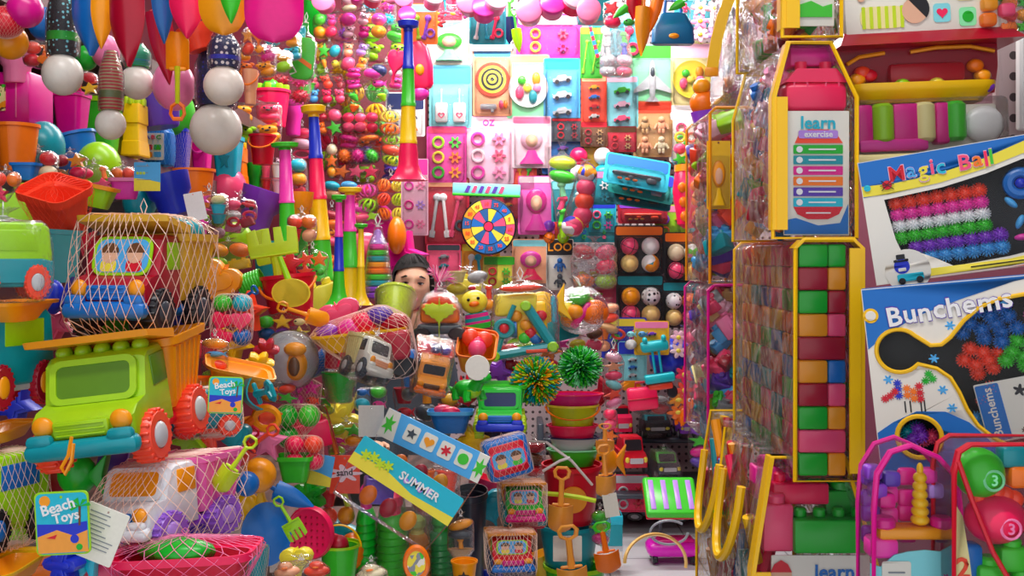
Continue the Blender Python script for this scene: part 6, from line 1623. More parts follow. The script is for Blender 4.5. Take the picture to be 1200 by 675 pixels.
cd((742, 118, 788, 184), 'brown pack of brick-like figures with white words', 'tan', 'coral', 'figs', ('peach', 'cream', 'tan', 'peach'), hh=.2)
cd((784, 122, 832, 190), 'white header bag of bright ring pieces', 'ivory', 'white', 'rings6', ('lemon', 'coral', 'leaf', 'cyan', 'rose'), hh=.25)
cd((500, 148, 547, 214), 'magenta pack of green and yellow rings', 'f040a8', 'rose', 'rings6', ('leaf', 'amber', 'lemon', 'orange', 'lime'), hh=.1)
cd((543, 136, 602, 216), 'pale pink pack with mirror discs and large letters', 'palepink', 'blush', 'rings6', ('fuchsia', 'pink', 'blush', 'rose'), hh=.16, text='OZ', tcol='fuchsia')
cd((600, 136, 646, 197), 'pink pack with a ballerina skirt doll', 'blush', 'pink', 'dolls', ('palepink', 'fuchsia'), hh=.12)
cd((646, 138, 684, 166), 'dark pack with red pieces below the silver cars', 'slate', 'red', 'rings', ('red', 'crimson'), hh=.1)
cd((680, 142, 712, 172), 'brown and red pack below the salmon car pack', 'brown', 'red', 'rings', ('crimson', 'tan'), hh=.2)
cd((710, 148, 746, 178), 'dark red pack beneath the pale blue car pack', 'crimson', 'brown', 'rings', ('red', 'tan'), hh=.2)
cd((498, 208, 550, 286), 'red doctor play set with silver tools', 'crimson', 'peach', 'tools', ('silver', 'white', 'rose', 'slate'), hh=.12)
o = thing('long_toy_box', 'box'); G().rbox((0, 0, 0), (1, .1, .25), .01).done('box_body', 'aqua:p', o); G().rbox((0, -.01, -.1), (1.0, .1, .05), .01).done('lower_stripe', 'leaf:p', o); [G().flat([[(x - .04, -.05), (x + .01, -.06), (x + .05, .07), (x + .0, .08)]], .01, -.056).done('slanted_print', ('violet:p', 'rose:p')[i % 2], o) for i, x in enumerate((-.28, -.18, -.08, .02, .12, .22))]
put(o, (530, 214, 610, 232), 5.0, (0, 2, 0), label='long narrow pale box above the dartboard')
# dartboard
o = thing('dartboard', 'dartboard'); g = G().at(E(90, 0, 0)); g.lathe([(.001, -.04), (.5, -.04), (.52, -.02), (.52, .02), (.5, .04), (.001, .04)], 40); g.done('board', 'dark', o)
def sector(r0, r1, a0, a1, c, y):
    n = 5; return G().flat([[(r1 * math.cos(a0 + (a1 - a0) * i / n), r1 * math.sin(a0 + (a1 - a0) * i / n)) for i in range(n + 1)] + [(r0 * math.cos(a1 - (a1 - a0) * i / n), r0 * math.sin(a1 - (a1 - a0) * i / n)) for i in range(n + 1)]], .01, y).done('board_field', c + ':p', o)
for i in range(14):
    a0, a1 = 2 * PI * i / 14 + .1, 2 * PI * (i + 1) / 14 + .08
    s = sector(.335, .49, a0, a1, ('amber', 'blue', 'amber', 'rose', 'blue')[i % 5] if i % 2 else ('lemon', '1f5f9e')[i % 4 // 2], -.045)
    am = (a0 + a1) / 2; g = G().at(T(.41 * math.cos(am), 0, .41 * math.sin(am))); g.flat(None, .006, -.054, text=str((i * 7) % 20 * 5 + 5), size=.09); g.done('lettering', 'coral:p', s)
for i in range(12): sector(.1, .32, 2 * PI * i / 12 + .04, 2 * PI * (i + 1) / 12 + .02, ('rose', 'blue', 'lemon', '1f5f9e')[i % 4], -.045)
G().flat([circ(.08)], .01, -.05).done('bullseye', 'hot:p', o)
put(o, (540, 232, 605, 299), 4.95, label='round dartboard with coloured numbered fields'); o['group'] = GC
cd((607, 206, 650, 275), 'magenta dress-up pack right of the dartboard', 'f05cb8', 'blush', 'dolls', ('magenta', 'fuchsia'), hh=.1)
bagtoys((642, 164, 676, 280), 'long green and pink foam sticks under a round lime cap', 'ball:chart,ball:leaf,stick:mint,stick:rose,stick:leaf,stick:lime', 4.9, loop=False, group=GC, name='foam_sticks', cat='toy')
o = thing('foam_ball_tube', 'ball tube')
for i, c in enumerate(('cyan', 'rose', 'coral', 'rose')):
    b_ = G().ball((.02 * i, 0, -.62 * i), .4, 16, 11).done('foam_ball', c if i else 'print:amber,royal,white:3', o)
G().ball((-.3, -.1, -2.4), .46, 18, 12).done('beach_ball', 'print:lemon,royal,white,rose:2', o); bag(o, 1.02, .05, loop=False); put(o, (658, 184, 700, 278), 4.8, (0, 8, 0), label='slanting tube of pink foam balls ending in a beach ball', group=GC)
for k, (b, l, r) in enumerate((((706, 178, 786, 226), 'teal toy gun pack on top of the fanned pile', 10), ((712, 192, 792, 240), 'teal toy gun pack in the middle of the fanned pile', 12), ((708, 204, 788, 248), 'darker teal gun pack lowest in the fanned pile', 8))):
    cd(b, l, ('cyan', '1aa79c', '0d7a86')[k], ('blue', 'royal', 'navy')[k], 'gun', (('slate', 'grey', 'dark')[k], 'orange'), Y=4.75 + .08 * k, rot=(-20, r, 0), hh=.36)
cd((724, 236, 782, 262), 'small red and purple pack under the teal gun packs', 'crimson', 'purple', 'gun', ('coral', 'amber'), hh=.24)
o = thing('dotted_ball_bag', 'toy'); G().loft([(0, .6, .3, .2), (.1, .9, .5, .24), (.8, 1, .56, .26), (1.2, .8, .4, .2), (1.25, .7, .3, .15)]).done('body', 'hot', o); [G().ball((-.3 + .3 * (i % 3), -.26, .25 + .3 * (i // 3)), (.11, .05, .11)).done('orange_spot', 'orange', o) for i in range(9)]; G().loft([(1.2, .84, .42, .2), (1.34, .8, .4, .2)]).done('rim', 'amber', o)
put(o, (788, 190, 836, 268), 4.6, (0, -5, 0), label='red bag-shaped toy with orange spots beside the wrapped bags', group=GC)
bagtoys((786, 146, 834, 196), 'bag of coral, lemon and teal rings above the red spotted toy', 'ring:lemon,ring:coral,ring:teal,ball:rose,ring:orange,ring:hot,star:leaf', 4.7, loop=False, group=GC)
GF = 'sponge sports ball packs'
for b, cc, l in (((720, 264, 778, 322), ('f6d480', 'print:amber,teal,white:6', 'rose', 'white'), 'sponge ball pack with two pale balls and a beach ball, upper left of four'), ((778, 272, 824, 330), ('rose', 'f6c94a', 'cream', 'print:white,pink,leaf:6'), 'sponge ball pack with yellow and rosy balls, upper right of four'), ((722, 322, 778, 382), ('rose', 'f6d480', 'amber', 'soccer'), 'sponge ball pack with football and basketball, lower left of four'), ((776, 330, 820, 384), ('f6d480', 'rose', 'soccer', 'orange'), 'narrow sponge ball pack with football, lower right of four')):
    card(b, l, 'dark', ('teal' if b[1] > 300 else 'orange'), 'balls4', cc, Y=5.0, group=GF, hh=.17, deep=.3)
cd((640, 280, 672, 340), 'black, yellow and white action figure pack', 'ivory', 'dark', 'figs', ('slate', 'blue'), hh=.3, text='LOO', tcol='amber')
bagtoys((668, 276, 724, 340), 'bag of red fruit pieces left of the sponge ball packs', 'ball:red,ball:rose,star:silver,ball:hot,ball:orange,ball:lime', 4.95, wr='crinkle', loop=False, group=GC)
cd((600, 280, 644, 332), 'pink hair accessory pack below the magenta dress-up pack', 'peach', 'aqua', 'dolls', ('fuchsia', 'hot'), hh=.14)
cd((566, 300, 604, 338), 'yellow pack with red melon picture below the dartboard', 'lemon', 'leaf', 'rings', ('red', 'leaf'), hh=.24)
cd((500, 286, 540, 330), 'dim pack with dark wheels left of the dartboard', 'rose', 'slate', 'cars', ('slate', 'teal', 'grey'), hh=.14)
cd((498, 262, 548, 294), 'dim red pack with dark wheels under the doctor set', 'crimson', 'palepink', 'cars', ('dark', 'slate'), hh=.1, Y=5.15)
cd((668, 260, 724, 284), 'dim teal and red header pack under the beach ball', 'teal', 'red', 'rings', ('leaf', 'rose', 'royal'), hh=.2)
cd((690, 236, 722, 272), 'teal and pink pack beside the beach ball', 'cyan', 'royal', 'rings', ('leaf', 'fuchsia', 'rose'), hh=.2)

# ------------------------------------------------------------------ pots and other things hung from the ceiling rod
for i, (b, c) in enumerate((((364, -12, 394, 16), 'magenta'), ((408, -14, 428, 6), 'fuchsia'), ((426, -16, 450, 10), 'rose'), ((462, -14, 484, 12), 'fuchsia'), ((466, 8, 488, 30), 'pink'), ((496, -12, 520, 13), 'pink'), ((538, -20, 562, 26), 'hot'), ((556, -10, 580, 32), 'fuchsia'), ((570, -14, 592, 24), 'pink'), ((600, 0, 640, 28), 'pink'), ((632, -10, 664, 24), 'pink'), ((655, -10, 690, 18), 'hot'), ((676, -4, 704, 30), 'rose'))):
    o = jar(b, '', c, ('pink', 'fuchsia', 'palepink')[i % 3], Y=4.2 - .02 * i, rot=(80 - 13 * (i % 3), (-20, 10, 25)[i % 3], 0))
    setlab(o, 'pink lidded pot hung under the ceiling, ' + ('first from the left, beside the large pink spade', 'second from the left in the row', 'third from the left in the row', 'just above the top of the tallest horn', 'resting on the top of the tallest horn', 'right of the tallest horn top', 'hot pink tall one above the turtle pack', 'fuchsia tall one above the round target', 'pale tall one near the green ribbon', 'pale one above the magenta fish pack', 'middle of the cluster above the fish pack', 'left of the blue bag, upper one', 'left of the blue bag, lower one')[i], 'pink pots hung under the ceiling')
bagtoys((500, 4, 560, 34), 'bag of red and pink flowers hung above the turtle pack', 'flower:hot,flower:rose,flower:fuchsia,flower:red', 4.4, loop=False)
bagtoys((400, -8, 470, 14), 'pale bag of grey and pink things along the top left of the wall', 'ball:palepink,ball:grey,ball:tan,ball:pink,ball:cream', 4.6, loop=False)
bucket((668, -20, 720, 30), 'dark teal pail hung behind the pink pots', 'teal', 'square', Y=4.5)
o = thing('toy_handbag', 'handbag'); G().loft([(0, .9, .3, .12), (.06, 1, .36, .14), (.5, .96, .34, .14), (.9, .6, .24, .1), (.94, .5, .2, .08)]).done('body', '0d6fa6', o); G().ball((0, -.2, .22), (.12, .05, .08)).done('clasp', 'amber', o); G().tube([(-.2, 0, .9), (-.16, 0, 1.3), (.16, 0, 1.3), (.2, 0, .9)], .04, 6).done('handle', 'blue', o)
put(o, (763, 0, 814, 54), 3.9, label='blue toy handbag with gold clasp hung near the ceiling')
for b, c, l, r in (((744, -40, 764, 66), 'amber', 'orange spade hung point down left of the blue handbag', (0, 2, 20)), ((734, -30, 752, 24), 'red', 'small red spade hung above the orange one', (0, 0, 20)), ((760, -40, 784, 38), 'orange', 'orange spade tilting toward the blue handbag', (0, 14, -20)), ((722, -10, 746, 26), 'leaf', 'green leaf-like spade hung left of the red one', (0, 50, 0)), ((784, -10, 816, 14), 'leaf', 'green spade lying over the blue handbag', (0, 60, 0))):
    spade(b, l, c, 'point', Y=3.8, rot=r, group='spades hung near the blue handbag')
bagtoys((706, -6, 748, 34), 'red and green striped bag hung left of the orange spade', 'star:red,fish:leaf,ball:hot,fish:green', 4.2, loop=False)
bagtoys((808, -10, 850, 52), 'blown bright bag of pale pink flowers at the top right of the wall', 'flower:palepink,flower:blush,flower:pink,flower:blush,flower:palepink,flower:lilac', 4.9, loop=False)
spade((588, -6, 606, 52), 'navy and green tipped brush hung above the play food plate', 'navy', 'point', 'leaf', Y=4.6)
spade((598, 10, 612, 62), 'green feathery wand beside the navy brush', 'lime', 'point', 'leaf', Y=4.55, rot=(0, -8, 0))
o = thing('toy_rocket', 'toy'); G().ball((0, 0, 0), (.3, .3, .5)).done('body', 'orange', o); G().loft([(-.8, .5, .4, .1), (-.3, .6, .5, .2)]).done('lower_part', 'purple', o); G().ball((0, -.1, .6), (.2, .2, .3)).done('tip', 'amber', o)
put(o, (808, 92, 842, 148), 3.4, (0, -8, 0), label='orange and purple diamond-shaped toy hung beside the wrapped bags')
oneflat((688, 22, 702, 68), 'narrow red to blue ribbon over the green pack', [rr2(.3, 1, .05)], 'stripe:red,blue:1.3:Z', 'ribbon', 'ribbon', 4.9, .05, (0, -14, 0))

# ------------------------------------------------------------------ F: heap in the middle
o = thing('bagged_beach_set', 'beach set')
G().rbox((0, 0, .35), (1, .5, .7), .12).done('truck_bed', 'orange', o); G().flat([[(a * .75, b * .7 + .42) for a, b in SHAPES['palm']()]], .16, -.28, bev=.03).done('palm_mould', 'chart', o); G().ball((0, -.05, .85), (.4, .2, .25)).done('scoop', 'coral', o); G().rbox((0, .0, -.2), (1.15, .55, .36), .1).done('chassis', 'slate', o)
for s in (-1, 1): G().cyl((s * .45, -.2, -.35), .24, .2, 'y', 18, b=.05).done('wheel', 'dark', o)
bag(o, 1.05, .1); put(o, (482, 328, 548, 402), 2.25, label='orange bagged truck with lime heart palm mould, in front of the person')
o = thing('tassel_wand', 'toy'); g = G(); r = random.Random(3)
for i in range(60):
    a = r.uniform(-1.9, 1.9); b_ = r.uniform(-.4, .4); q = r.uniform(.5, 1); g.sub(i % 3).tube([(0, 0, 0), (.35 * q * math.sin(a), .3 * b_, .3 * q), (.6 * q * math.sin(a), .5 * b_, .5 * q * math.cos(a) + .2)], [.03, .025, .008], 4)
g.done('tassel', ['pink', 'fuchsia', 'palepink'], o); G().tube([(0, 0, .05), (0, 0, -.5)], .06, 6).done('stick', 'magenta', o)
put(o, (499, 310, 536, 346), 2.6, (0, 20, 0), label='pink feathery tassel wand next to the person')
truck((478, 392, 534, 466), 'amber truck with dark grille standing upright, blue and red load', 'f29a2e', 'coral', 'orange', 'brown', 'amber', sticker=False, load='hot,blue,royal', Y=2.02, rot=(32, 12, 14), wr='bag', group='small trucks in the middle heap', skirt='brown')
bagtoys((470, 430, 502, 470), 'dark bag of blue pieces left of the amber truck', 'cup:blue,ball:magenta,ball:slate', dy=-.1)
bagtoys((460, 440, 540, 494), 'bag with red dish, amber handle and dark pieces', 'cup:crimson,stick:amber,ball:brown,fish:red,ball:slate,cup:coral', dy=.14)
o = thing('squeaky_doll', 'doll'); G().loft([(0, .7, .5, .2), (.2, .74, .52, .22), (.6, .6, .44, .2)]).done('body', 'stripe:teal,magenta:1.5', o); G().ball((0, -.05, .9), (.36, .3, .34)).done('head', 'lemon', o); G().ball((0, -.34, .86), (.14, .06, .08)).done('muzzle', 'orange', o); [G().ball((s * .13, -.32, 1.0), .045, 8, 6).done('eye', 'black', o) for s in (-1, 1)]; G().loft([(.15, .86, .6, .2), (.3, .86, .6, .2)]).done('green_belt', 'green', o)
put(o, (540, 340, 580, 394), 2.5, (0, -10, 0), label='lemon headed doll with teal and magenta striped body')
bucket((530, 386, 588, 436), 'orange tray with red radiating pieces above the white disc', 'amber', 'square', rim='orange', Y=2.25, rot=(50, 8, 0), fill='hot,coral,rose,coral')
bagtoys((548, 326, 582, 366), 'red ribbed pieces in a bag behind the lemon doll', 'stick:red,stick:coral,stick:hot,ball:amber', 2.7)
o = thing('round_tag', 'tag'); G().at(E(90, 0, 0)).lathe([(.001, -.03), (.48, -.03), (.5, -.01), (.5, .01), (.48, .03), (.001, .03)], 28).done('disc', 'ivory:p', o); put(o, (545, 416, 574, 446), 2.0, label='blank round white disc in the middle of the heap')
# swing frame in a bag
o = thing('bagged_swing_set', 'beach set'); F = [(-.45, -.42), (.5, -.3), (.12, .42), (-.05, .5), (-.18, .42)]
g = G(); g.tube([(.46, 0, -.34), (.08, 0, .38)], .085, 8); g.tube([(.46, 0, -.34), (-.48, 0, -.46)], .085, 8); g.tube([(-.44, 0, -.44), (-.26, 0, .1), (-.12, 0, .42)], .04, 8); g.done('frame', 'teal', o)
for p in ((.46, -.34), (.06, .4), (-.48, -.46)): G().cyl((p[0], -.05, p[1]), .09, .16, 'y', 16, b=.02).done('hub', 'lime', o)
G().ring((-.3, -.04, .02), .13, .05, 'y').done('swing_ring', 'teal', o); G().ball((-.3, -.03, .02), (.08, .06, .1)).done('seat_piece', 'red', o)
G().rbox((.2, -.1, -.4), (.34, .02, .06), .01).done('label_plate', 'coral', o)
G().rbox((-.1, .2, .42), (.7, .2, .4), .06).done('tray', 'lemon', o); G().rbox((.15, .22, .1), (.5, .2, .7), .06).done('card', 'yellow', o)
for x, z, c in ((.05, .05, 'amber'), (.12, -.1, 'red'), (.2, -.2, 'blue'), (.02, -.18, 'leaf'), (.3, .2, 'red'), (.25, 0, 'orange'), (-.1, .22, 'amber'), (.3, -.12, 'chart')): G().ball((x, .1, z), (.1, .06, .1)).done('mould', c, o)
G().ball((.0, .02, .72), (.35, .1, .07)).done('handle', 'coral', o); G().rbox((.52, .2, .3), (.1, .1, .5), .04).done('shovel', 'cyan', o)
bag(o, 1.03, .08); put(o, (572, 312, 656, 424), 2.35, (0, -3, 0), label='bagged set with teal triangular swing frame and yellow tray')
animal((526, 430, 576, 472), 'bright green dinosaur with red spikes under the white disc', 'green', 'lime', Y=2.05, rot=(0, 0, 40), spots='red')
truck((554, 446, 618, 514), 'green truck with lime wheels and blue base', 'green', 'leaf', 'royal', 'chart', 'lime', style='cab', sticker=False, Y=2.2, rot=(0, 0, 0), group='small trucks in the middle heap', glass='navy', skirt='blue')
bucket((500, 474, 556, 508), 'blue dish with hot pink piece behind the header card', 'blue', 'basin', rim='sky', fill='hot,rose', dy=-.05)
bagtoys((516, 454, 560, 490), 'bag of yellow pieces with a red heart behind the dinosaur', 'ball:yellow,heart:red,ball:lemon,cup:dark', dy=-.02)
ball((596, 416, 660, 476), 'yellow, green and teal bristly rubber-strand ball', 'chart,amber,teal,green', 'koosh', Y=2.28, name='strand_ball')
ball((652, 404, 708, 456), 'dark and light green bristly rubber-strand ball', 'green,dkgreen,mint,leaf', 'koosh', Y=2.42, name='strand_ball')
o = thing('bagged_balls', 'bagged toys')
for x, y, z, r, c in ((-.02, -.08, .28, .2, 'leaf'), (-.26, -.05, .02, .17, 'lemon'), (-.1, -.18, -.02, .15, 'amber'), (.26, -.05, -.04, .26, 'orange'), (.1, .15, .1, .2, 'lime'), (-.2, .1, -.2, .16, 'amber')): G().ball((x, y, z), r, 14, 10).done('play_ball', c, o)
G().at(E(0, 32, 0)).rbox((.06, -.14, -.08), (.14, .2, .6), .05).done('magenta_block', 'magenta', o)
g = G(); rs = []
for i in range(15):
    a = -PI / 2 + PI * .94 * i / 14; rs.append([(.5 * (1 + .03 * math.sin(5 * t + i)) * math.cos(a) * math.cos(t), .46 * math.cos(a) * math.sin(t), .5 * math.sin(a)) for t in [2 * PI * q / 28 for q in range(28)]])
rs.append([(.16 * (1 + .3 * (q % 2)) * math.cos(2 * PI * q / 28), .14 * math.sin(2 * PI * q / 28), .66) for q in range(28)])
g.rings(rs, cap1=False).done('bag', 'film', o); G().tube([(0, 0, .5), (-.06, 0, .6), (-.14, 0, .72), (-.04, 0, .64), (0, 0, .5)], .014, 5).done('hang_loop', 'white', o)
put(o, (648, 322, 714, 392), 2.6, label='clear round bag of green, yellow, magenta and orange balls')
bagtoys((584, 390, 660, 440), 'bag of red, lime and dark bits behind the yellow strand ball', 'ball:red,stick:lime,star:orange,ball:crimson,stick:leaf,ball:hot', 2.45)
bagtoys((644, 376, 708, 412), 'magenta and pale bits in a bag over the green strand ball', 'fish:magenta,flower:palepink,ball:brown,star:fuchsia,ball:lemon,brick:rose', 2.75)
bagtoys((706, 396, 732, 480), 'pale crinkled bag of pink bits right of the green strand ball', 'ball:palepink,star:peach,ball:rose,ball:aqua,star:coral,ball:pink', 2.8)
bagtoys((592, 336, 640, 420), 'bag of amber and red shovels behind the swing frame', 'stick:amber,cup:red,ball:blue,cup:yellow,ball:lime,star:red', 2.7)
bagtoys((522, 310, 572, 346), 'pale bag with a yellow top right of the person', 'cup:butter,ball:silver,ball:lemon', 2.9)
# netted card and trucks in the lower middle
o = thing('netted_picture_set', 'beach set'); G().rbox((0, 0, 0), (1, .5, 1), .1).done('box_body', 'blue', o); g = G(); face_art(g, -.27, 0, 0, .72); g.done('sticker', ['hot', 'sky', 'skin', 'brown', 'lemon', 'leaf'], o); G().rbox((0, -.02, 0), (.9, .5, .86), .1).done('red_front', 'red', o); net(o, 26, 14)
put(o, (562, 504, 626, 566), 2.1, (0, -14, 10), label='tilted red and blue netted picture toy above the green truck')
truck((582, 554, 642, 618), 'netted green truck with orange tray, pink bumper and teal wheels', 'green', 'sand', 'magenta', 'teal', 'teal', canopy=True, Y=2.25, rot=(0, 0, 6), wr='net', group='netted trucks at the bottom middle', skirt='magenta', face='pink')
truck((566, 612, 630, 676), 'netted red truck with orange tray and blue bumper at the bottom', 'red', 'sand', 'blue', 'navy', 'slate', canopy=True, Y=2.15, rot=(0, 0, 6), wr='net', group='netted trucks at the bottom middle', skirt='magenta', face='lime')
bucket((532, 566, 572, 690), 'dark navy bucket left of the netted trucks', '2a2f3f', 'round', Y=2.25, d=.14)
bucket((528, 652, 560, 690), 'amber cup with dark print at the bottom, left of the red truck', 'amber', 'round', Y=1.9, deco='star:dark')
bagtoys((524, 596, 556, 656), 'bag of olive and yellow bits above the amber cup', 'ball:amber,ball:slate,stick:amber,cup:tan', 1.98)
bagtoys((482, 536, 540, 606), 'dim bag with orange cup and red pieces under the header cards', 'cup:orange,cup:coral,ball:crimson,ball:amber', 1.95)
bucket((556, 486, 620, 516), 'blue ribbed cup lying under the green truck', 'navy', 'ribbed', Y=2.32, rot=(0, 84, 0))
# the pillar of buckets
GK = 'nested buckets in the tall bucket pillar'
for b, c, l, kw in (((636, 650, 712, 730), 'leaf', 'green bucket at the very bottom of the bucket pillar', dict(rim='lime')), ((630, 604, 704, 680), 'teal', 'teal bucket near the bottom of the bucket pillar', dict(rim='teal')),
                    ((634, 536, 706, 618), 'red', 'red bucket with oval badge and lime band in the pillar', dict(rim='red', deco='circle:amber')), ((640, 522, 704, 548), 'leaf', 'green rimmed bucket nested above the red one', dict(rim='mint')), ((642, 508, 702, 534), 'silver', 'white and navy rimmed bucket in the middle of the pillar', dict(rim='navy')),
                    ((640, 494, 702, 522), 'hot', 'hot pink rimmed bucket below the lime one', dict(rim='hot')), ((638, 470, 704, 508), 'chart', 'lime yellow bucket with orange strip near the pillar top', dict(rim='lemon', handle='orange')), ((636, 458, 708, 484), 'magenta', 'magenta bucket topping the pillar under the green strand ball', dict(rim='hot'))):
    bucket(b, l, c, 'round', Y=2.58, group=GK, **kw)
o = thing('white_strap', 'strap'); G().tube([W(604, 516, 2.42), W(640, 518, 2.36), W(670, 540, 2.36), W(694, 568, 2.4)], .0035, 5).done('band', 'e8e0e0', o); G().tube([W(636, 552, 2.36), W(656, 540, 2.35), W(668, 536, 2.35)], .0035, 5).done('end', 'e8e0e0', o); setlab(o, 'white plastic strap crossing the bucket pillar')
pipe([W(x, y, 2.36) for x, y in ((636, 578), (660, 580), (680, 583), (698, 587))], .006, 'chart', 'lime_handle', 'lime handle band across the red bucket in the pillar', 'handle')
GO = 'orange spades hung on the bucket pillar'
for b, l, Y, r in (((642, 546, 672, 624), 'orange scoop spade hanging on the front of the red bucket', 2.28, (0, 2, 0)), ((652, 614, 690, 700), 'orange scoop spade lower down, over the white card', 2.24, (0, -6, 0)), ((698, 520, 722, 582), 'orange narrow spade on the right of the pillar', 2.4, (0, -4, 20)), ((698, 496, 720, 530), 'amber cup-like spade at the right of the lime yellow bucket', 2.45, (0, 0, 0)), ((694, 610, 728, 672), 'orange spade with green top at the lower right of the pillar', 2.38, (0, -10, 0))):
    spade(b, l, 'sand' if 'green top' not in l else 'orange', 'scoop', grip='leaf' if 'green top' in l else None, Y=Y, rot=r, group=GO)
tag((648, 628, 682, 658), 'blank white card behind the lower orange spade', 'ivory', Y=2.32)
tag((706, 576, 726, 608), 'blank white card hanging right of the red bucket', 'ivory', Y=2.4, rot=(0, -10, 0))
bagtoys((690, 588, 716, 640), 'bag of lime and magenta bits beside the lower orange spade', 'ball:leaf,star:lime,ball:magenta', 2.5)
bagtoys((612, 506, 640, 560), 'dim bag of maroon bits left of the bucket pillar', 'ball:crimson,ball:brown,ball:red', 2.7)

# ------------------------------------------------------------------ lower back of the aisle
o = thing('back_rack', 'rack'); setlab(o, 'low dark rack along the foot of the back wall carrying toy cars')
for z, y, d in ((.2, 4.98, .5), (.395, 5.16, .16)): G().rbox((.6, y, z - .012), (.95, d, .024), .006).done('shelf_board', 'slate', o)
for x in (.14, 1.06): G().rbox((x, 5.12, .24), (.03, .24, .48), .006).done('side_panel', 'slate', o)
GR = 'toys on the low rack at the back'
for b, c, l, k in (((718, 508, 760, 556), 'red', 'red toy pick-up on the low rack, left of the green one', dict(roof='red')), ((756, 520, 800, 562), 'slate', 'dark jeep with green hood on the low rack', dict(roof='leaf')), ((746, 478, 788, 514), 'dark', 'black jeep with teal roof at the rear of the rack', dict(roof='teal', hi=True)), ((788, 482, 816, 514), 'purple', 'purple bus on the right of the rack', dict(roof='magenta', hi=True)), ((712, 474, 742, 514), 'hot', 'hot red car half hidden behind the pillar', dict(roof='red', hi=True))):
    minicar(b, l, c, Y=4.84 if b[3] > 520 else 5.08, rot=(0, 0, 8), group=GR, d=.24 if b[3] > 520 else .14, wr='bag' if 'jeep' in l else None, **k)
minicar((726, 576, 816, 612), 'long dark lorry with white wheels and red cab on the floor', 'slate', Y=5.02, rot=(0, 0, 82), roof='red', name='toy_lorry', cat='toy lorry')
animal((788, 462, 814, 500), 'small orange dinosaur above the purple bus', 'orange', 'amber', Y=4.7, rot=(0, 0, 30))
o = thing('toy_forklift', 'toy forklift'); g = G(); g.rbox((0, 0, .5), (1, .5, .3), .08); [g.ball((s * .35, -.2, .72), .1, 10, 7) for s in (-1, 1)]; g.done('body', '12b9c4', o); [G().tube([(s * .12, -.1, .36), (s * .12, -.1, -.3)], .05, 6).done('mast', 'cyan', o) for s in (-1, 1)]; G().rbox((0, -.15, -.45), (1.1, .4, .26), .05).done('scoop', '12b9c4', o); G().rbox((0, 0, -.7), (.9, .5, .2), .05).done('base', 'coral', o); [G().cyl((s * .4, -.1, -.9), .2, .16, 'y', 16, b=.04).done('wheel', 'dark', o) for s in (-1, 1)]
put(o, (750, 392, 794, 470), 4.6, (0, -8, 0), label='turquoise forklift toy in the middle of the lower back wall')
for b, s, l in (((784, 380, 820, 420), 'flower:palepink,ball:rose,flower:blush,cage:tan', 'bag of pale pink flowers right of the turquoise forklift'), ((790, 420, 832, 468), 'flower:hot,flower:rose,flower:coral,ball:hot', 'bag of red flower toys beside the dusky pink bag'), ((806, 398, 834, 446), 'ball:white,star:royal,ball:sky,fish:blue', 'bag with royal blue and white pieces at the right'),
                ((816, 360, 836, 400), 'bear:palepink,ball:white,bear:pink', 'bag of white and pink squeakers right of the football packs'), ((696, 380, 734, 412), 'cup:orange,ring:coral,ball:peach', 'orange half-round tray in a bag below the clear ball bag'), ((780, 452, 832, 492), 'flower:amber,ball:brown,flower:orange,ball:tan', 'bag of amber and brown bits above the purple bus'), ((806, 486, 836, 550), 'ball:purple,star:leaf,ball:magenta,ball:violet', 'bag of purple and green bits at the right of the rack'),
                ((700, 348, 726, 392), 'ball:peach,ball:coral,ball:tan', 'bag of peach pieces right of the clear ball bag'), ((732, 384, 760, 410), 'fish:aqua,fish:sky,ball:white', 'pale blue foil bag above the forklift'), ((706, 470, 726, 520), 'ball:hot,ball:rose,star:orange', 'bag of hot pink bits right of the bucket pillar'), ((740, 456, 786, 486), 'ball:silver,fish:silver,ball:slate,ball:red', 'crinkly silver bag above the black jeep')):
    bagtoys(b, l, s, 4.7, loop=False, group='bags at the lower back', wr='crinkle' if 'crinkly' in l else 'bag')
cd((724, 400, 758, 446), 'blue and white pack left of the turquoise forklift', 'aqua', 'royal', 'cars', ('silver', 'blue'), Y=4.75, hh=.3)
o = thing('toy_suitcase', 'toy case'); G().rbox((0, 0, 0), (1, .4, .7), .08).done('case_body', 'hot', o); G().rbox((0, -.02, 0), (1.02, .4, .05), .01).done('seam', 'crimson', o); G().tube([(-.2, 0, .35), (-.18, 0, .5), (.18, 0, .5), (.2, 0, .35)], .04, 6).done('handle', 'crimson', o); put(o, (734, 446, 772, 482), 4.6, (0, -6, 0), label='hot red toy suitcase left of the red flower toys')
cd((718, 556, 760, 600), 'silver faced red pack on the lowest rack, left of the scooter', 'hot', 'silver', 'rings', ('silver', 'red'), Y=4.8, hh=.2)
# scooters
o = thing('scooter_deck', 'scooter'); G().rbox((0, 0, 0), (1, .9, .16), .05).done('deck', 'leaf', o); g = G(); [g.rbox((-.36 + .24 * i, 0, .08), (.1, .7, .03), .01) for i in range(4)]; g.done('grip_pad', 'lilac', o); G().rbox((0, 0, -.1), (1, .86, .06), .02).done('underside', 'red', o); G().tube([(-.3, .1, -.1), (-.3, .1, -.6)], .03, 8).done('post', 'slate', o)
put(o, (756, 556, 816, 612), 4.35, (38, 0, 0), label='light green ribbed scooter deck over the dark lorry')
o = thing('scooter', 'scooter'); G().rbox((0, 0, .3), (1, .6, .36), .12).done('body', 'e012c0', o); G().rbox((.05, .0, .5), (.7, .4, .1), .05).done('seat', 'magenta', o); [G().cyl((s * .36, y, .08), .1, .1, 'x', 14, b=.02).done('wheel', 'dark', o) for s in (-1, 1) for y in (-.2, .2)]; G().tube([(-.2, .1, .4), (-.22, .1, 1.0)], .03, 8).done('post', 'slate', o)
put(o, (756, 606, 820, 660), 4.35, label='magenta scooter standing on the pale floor')
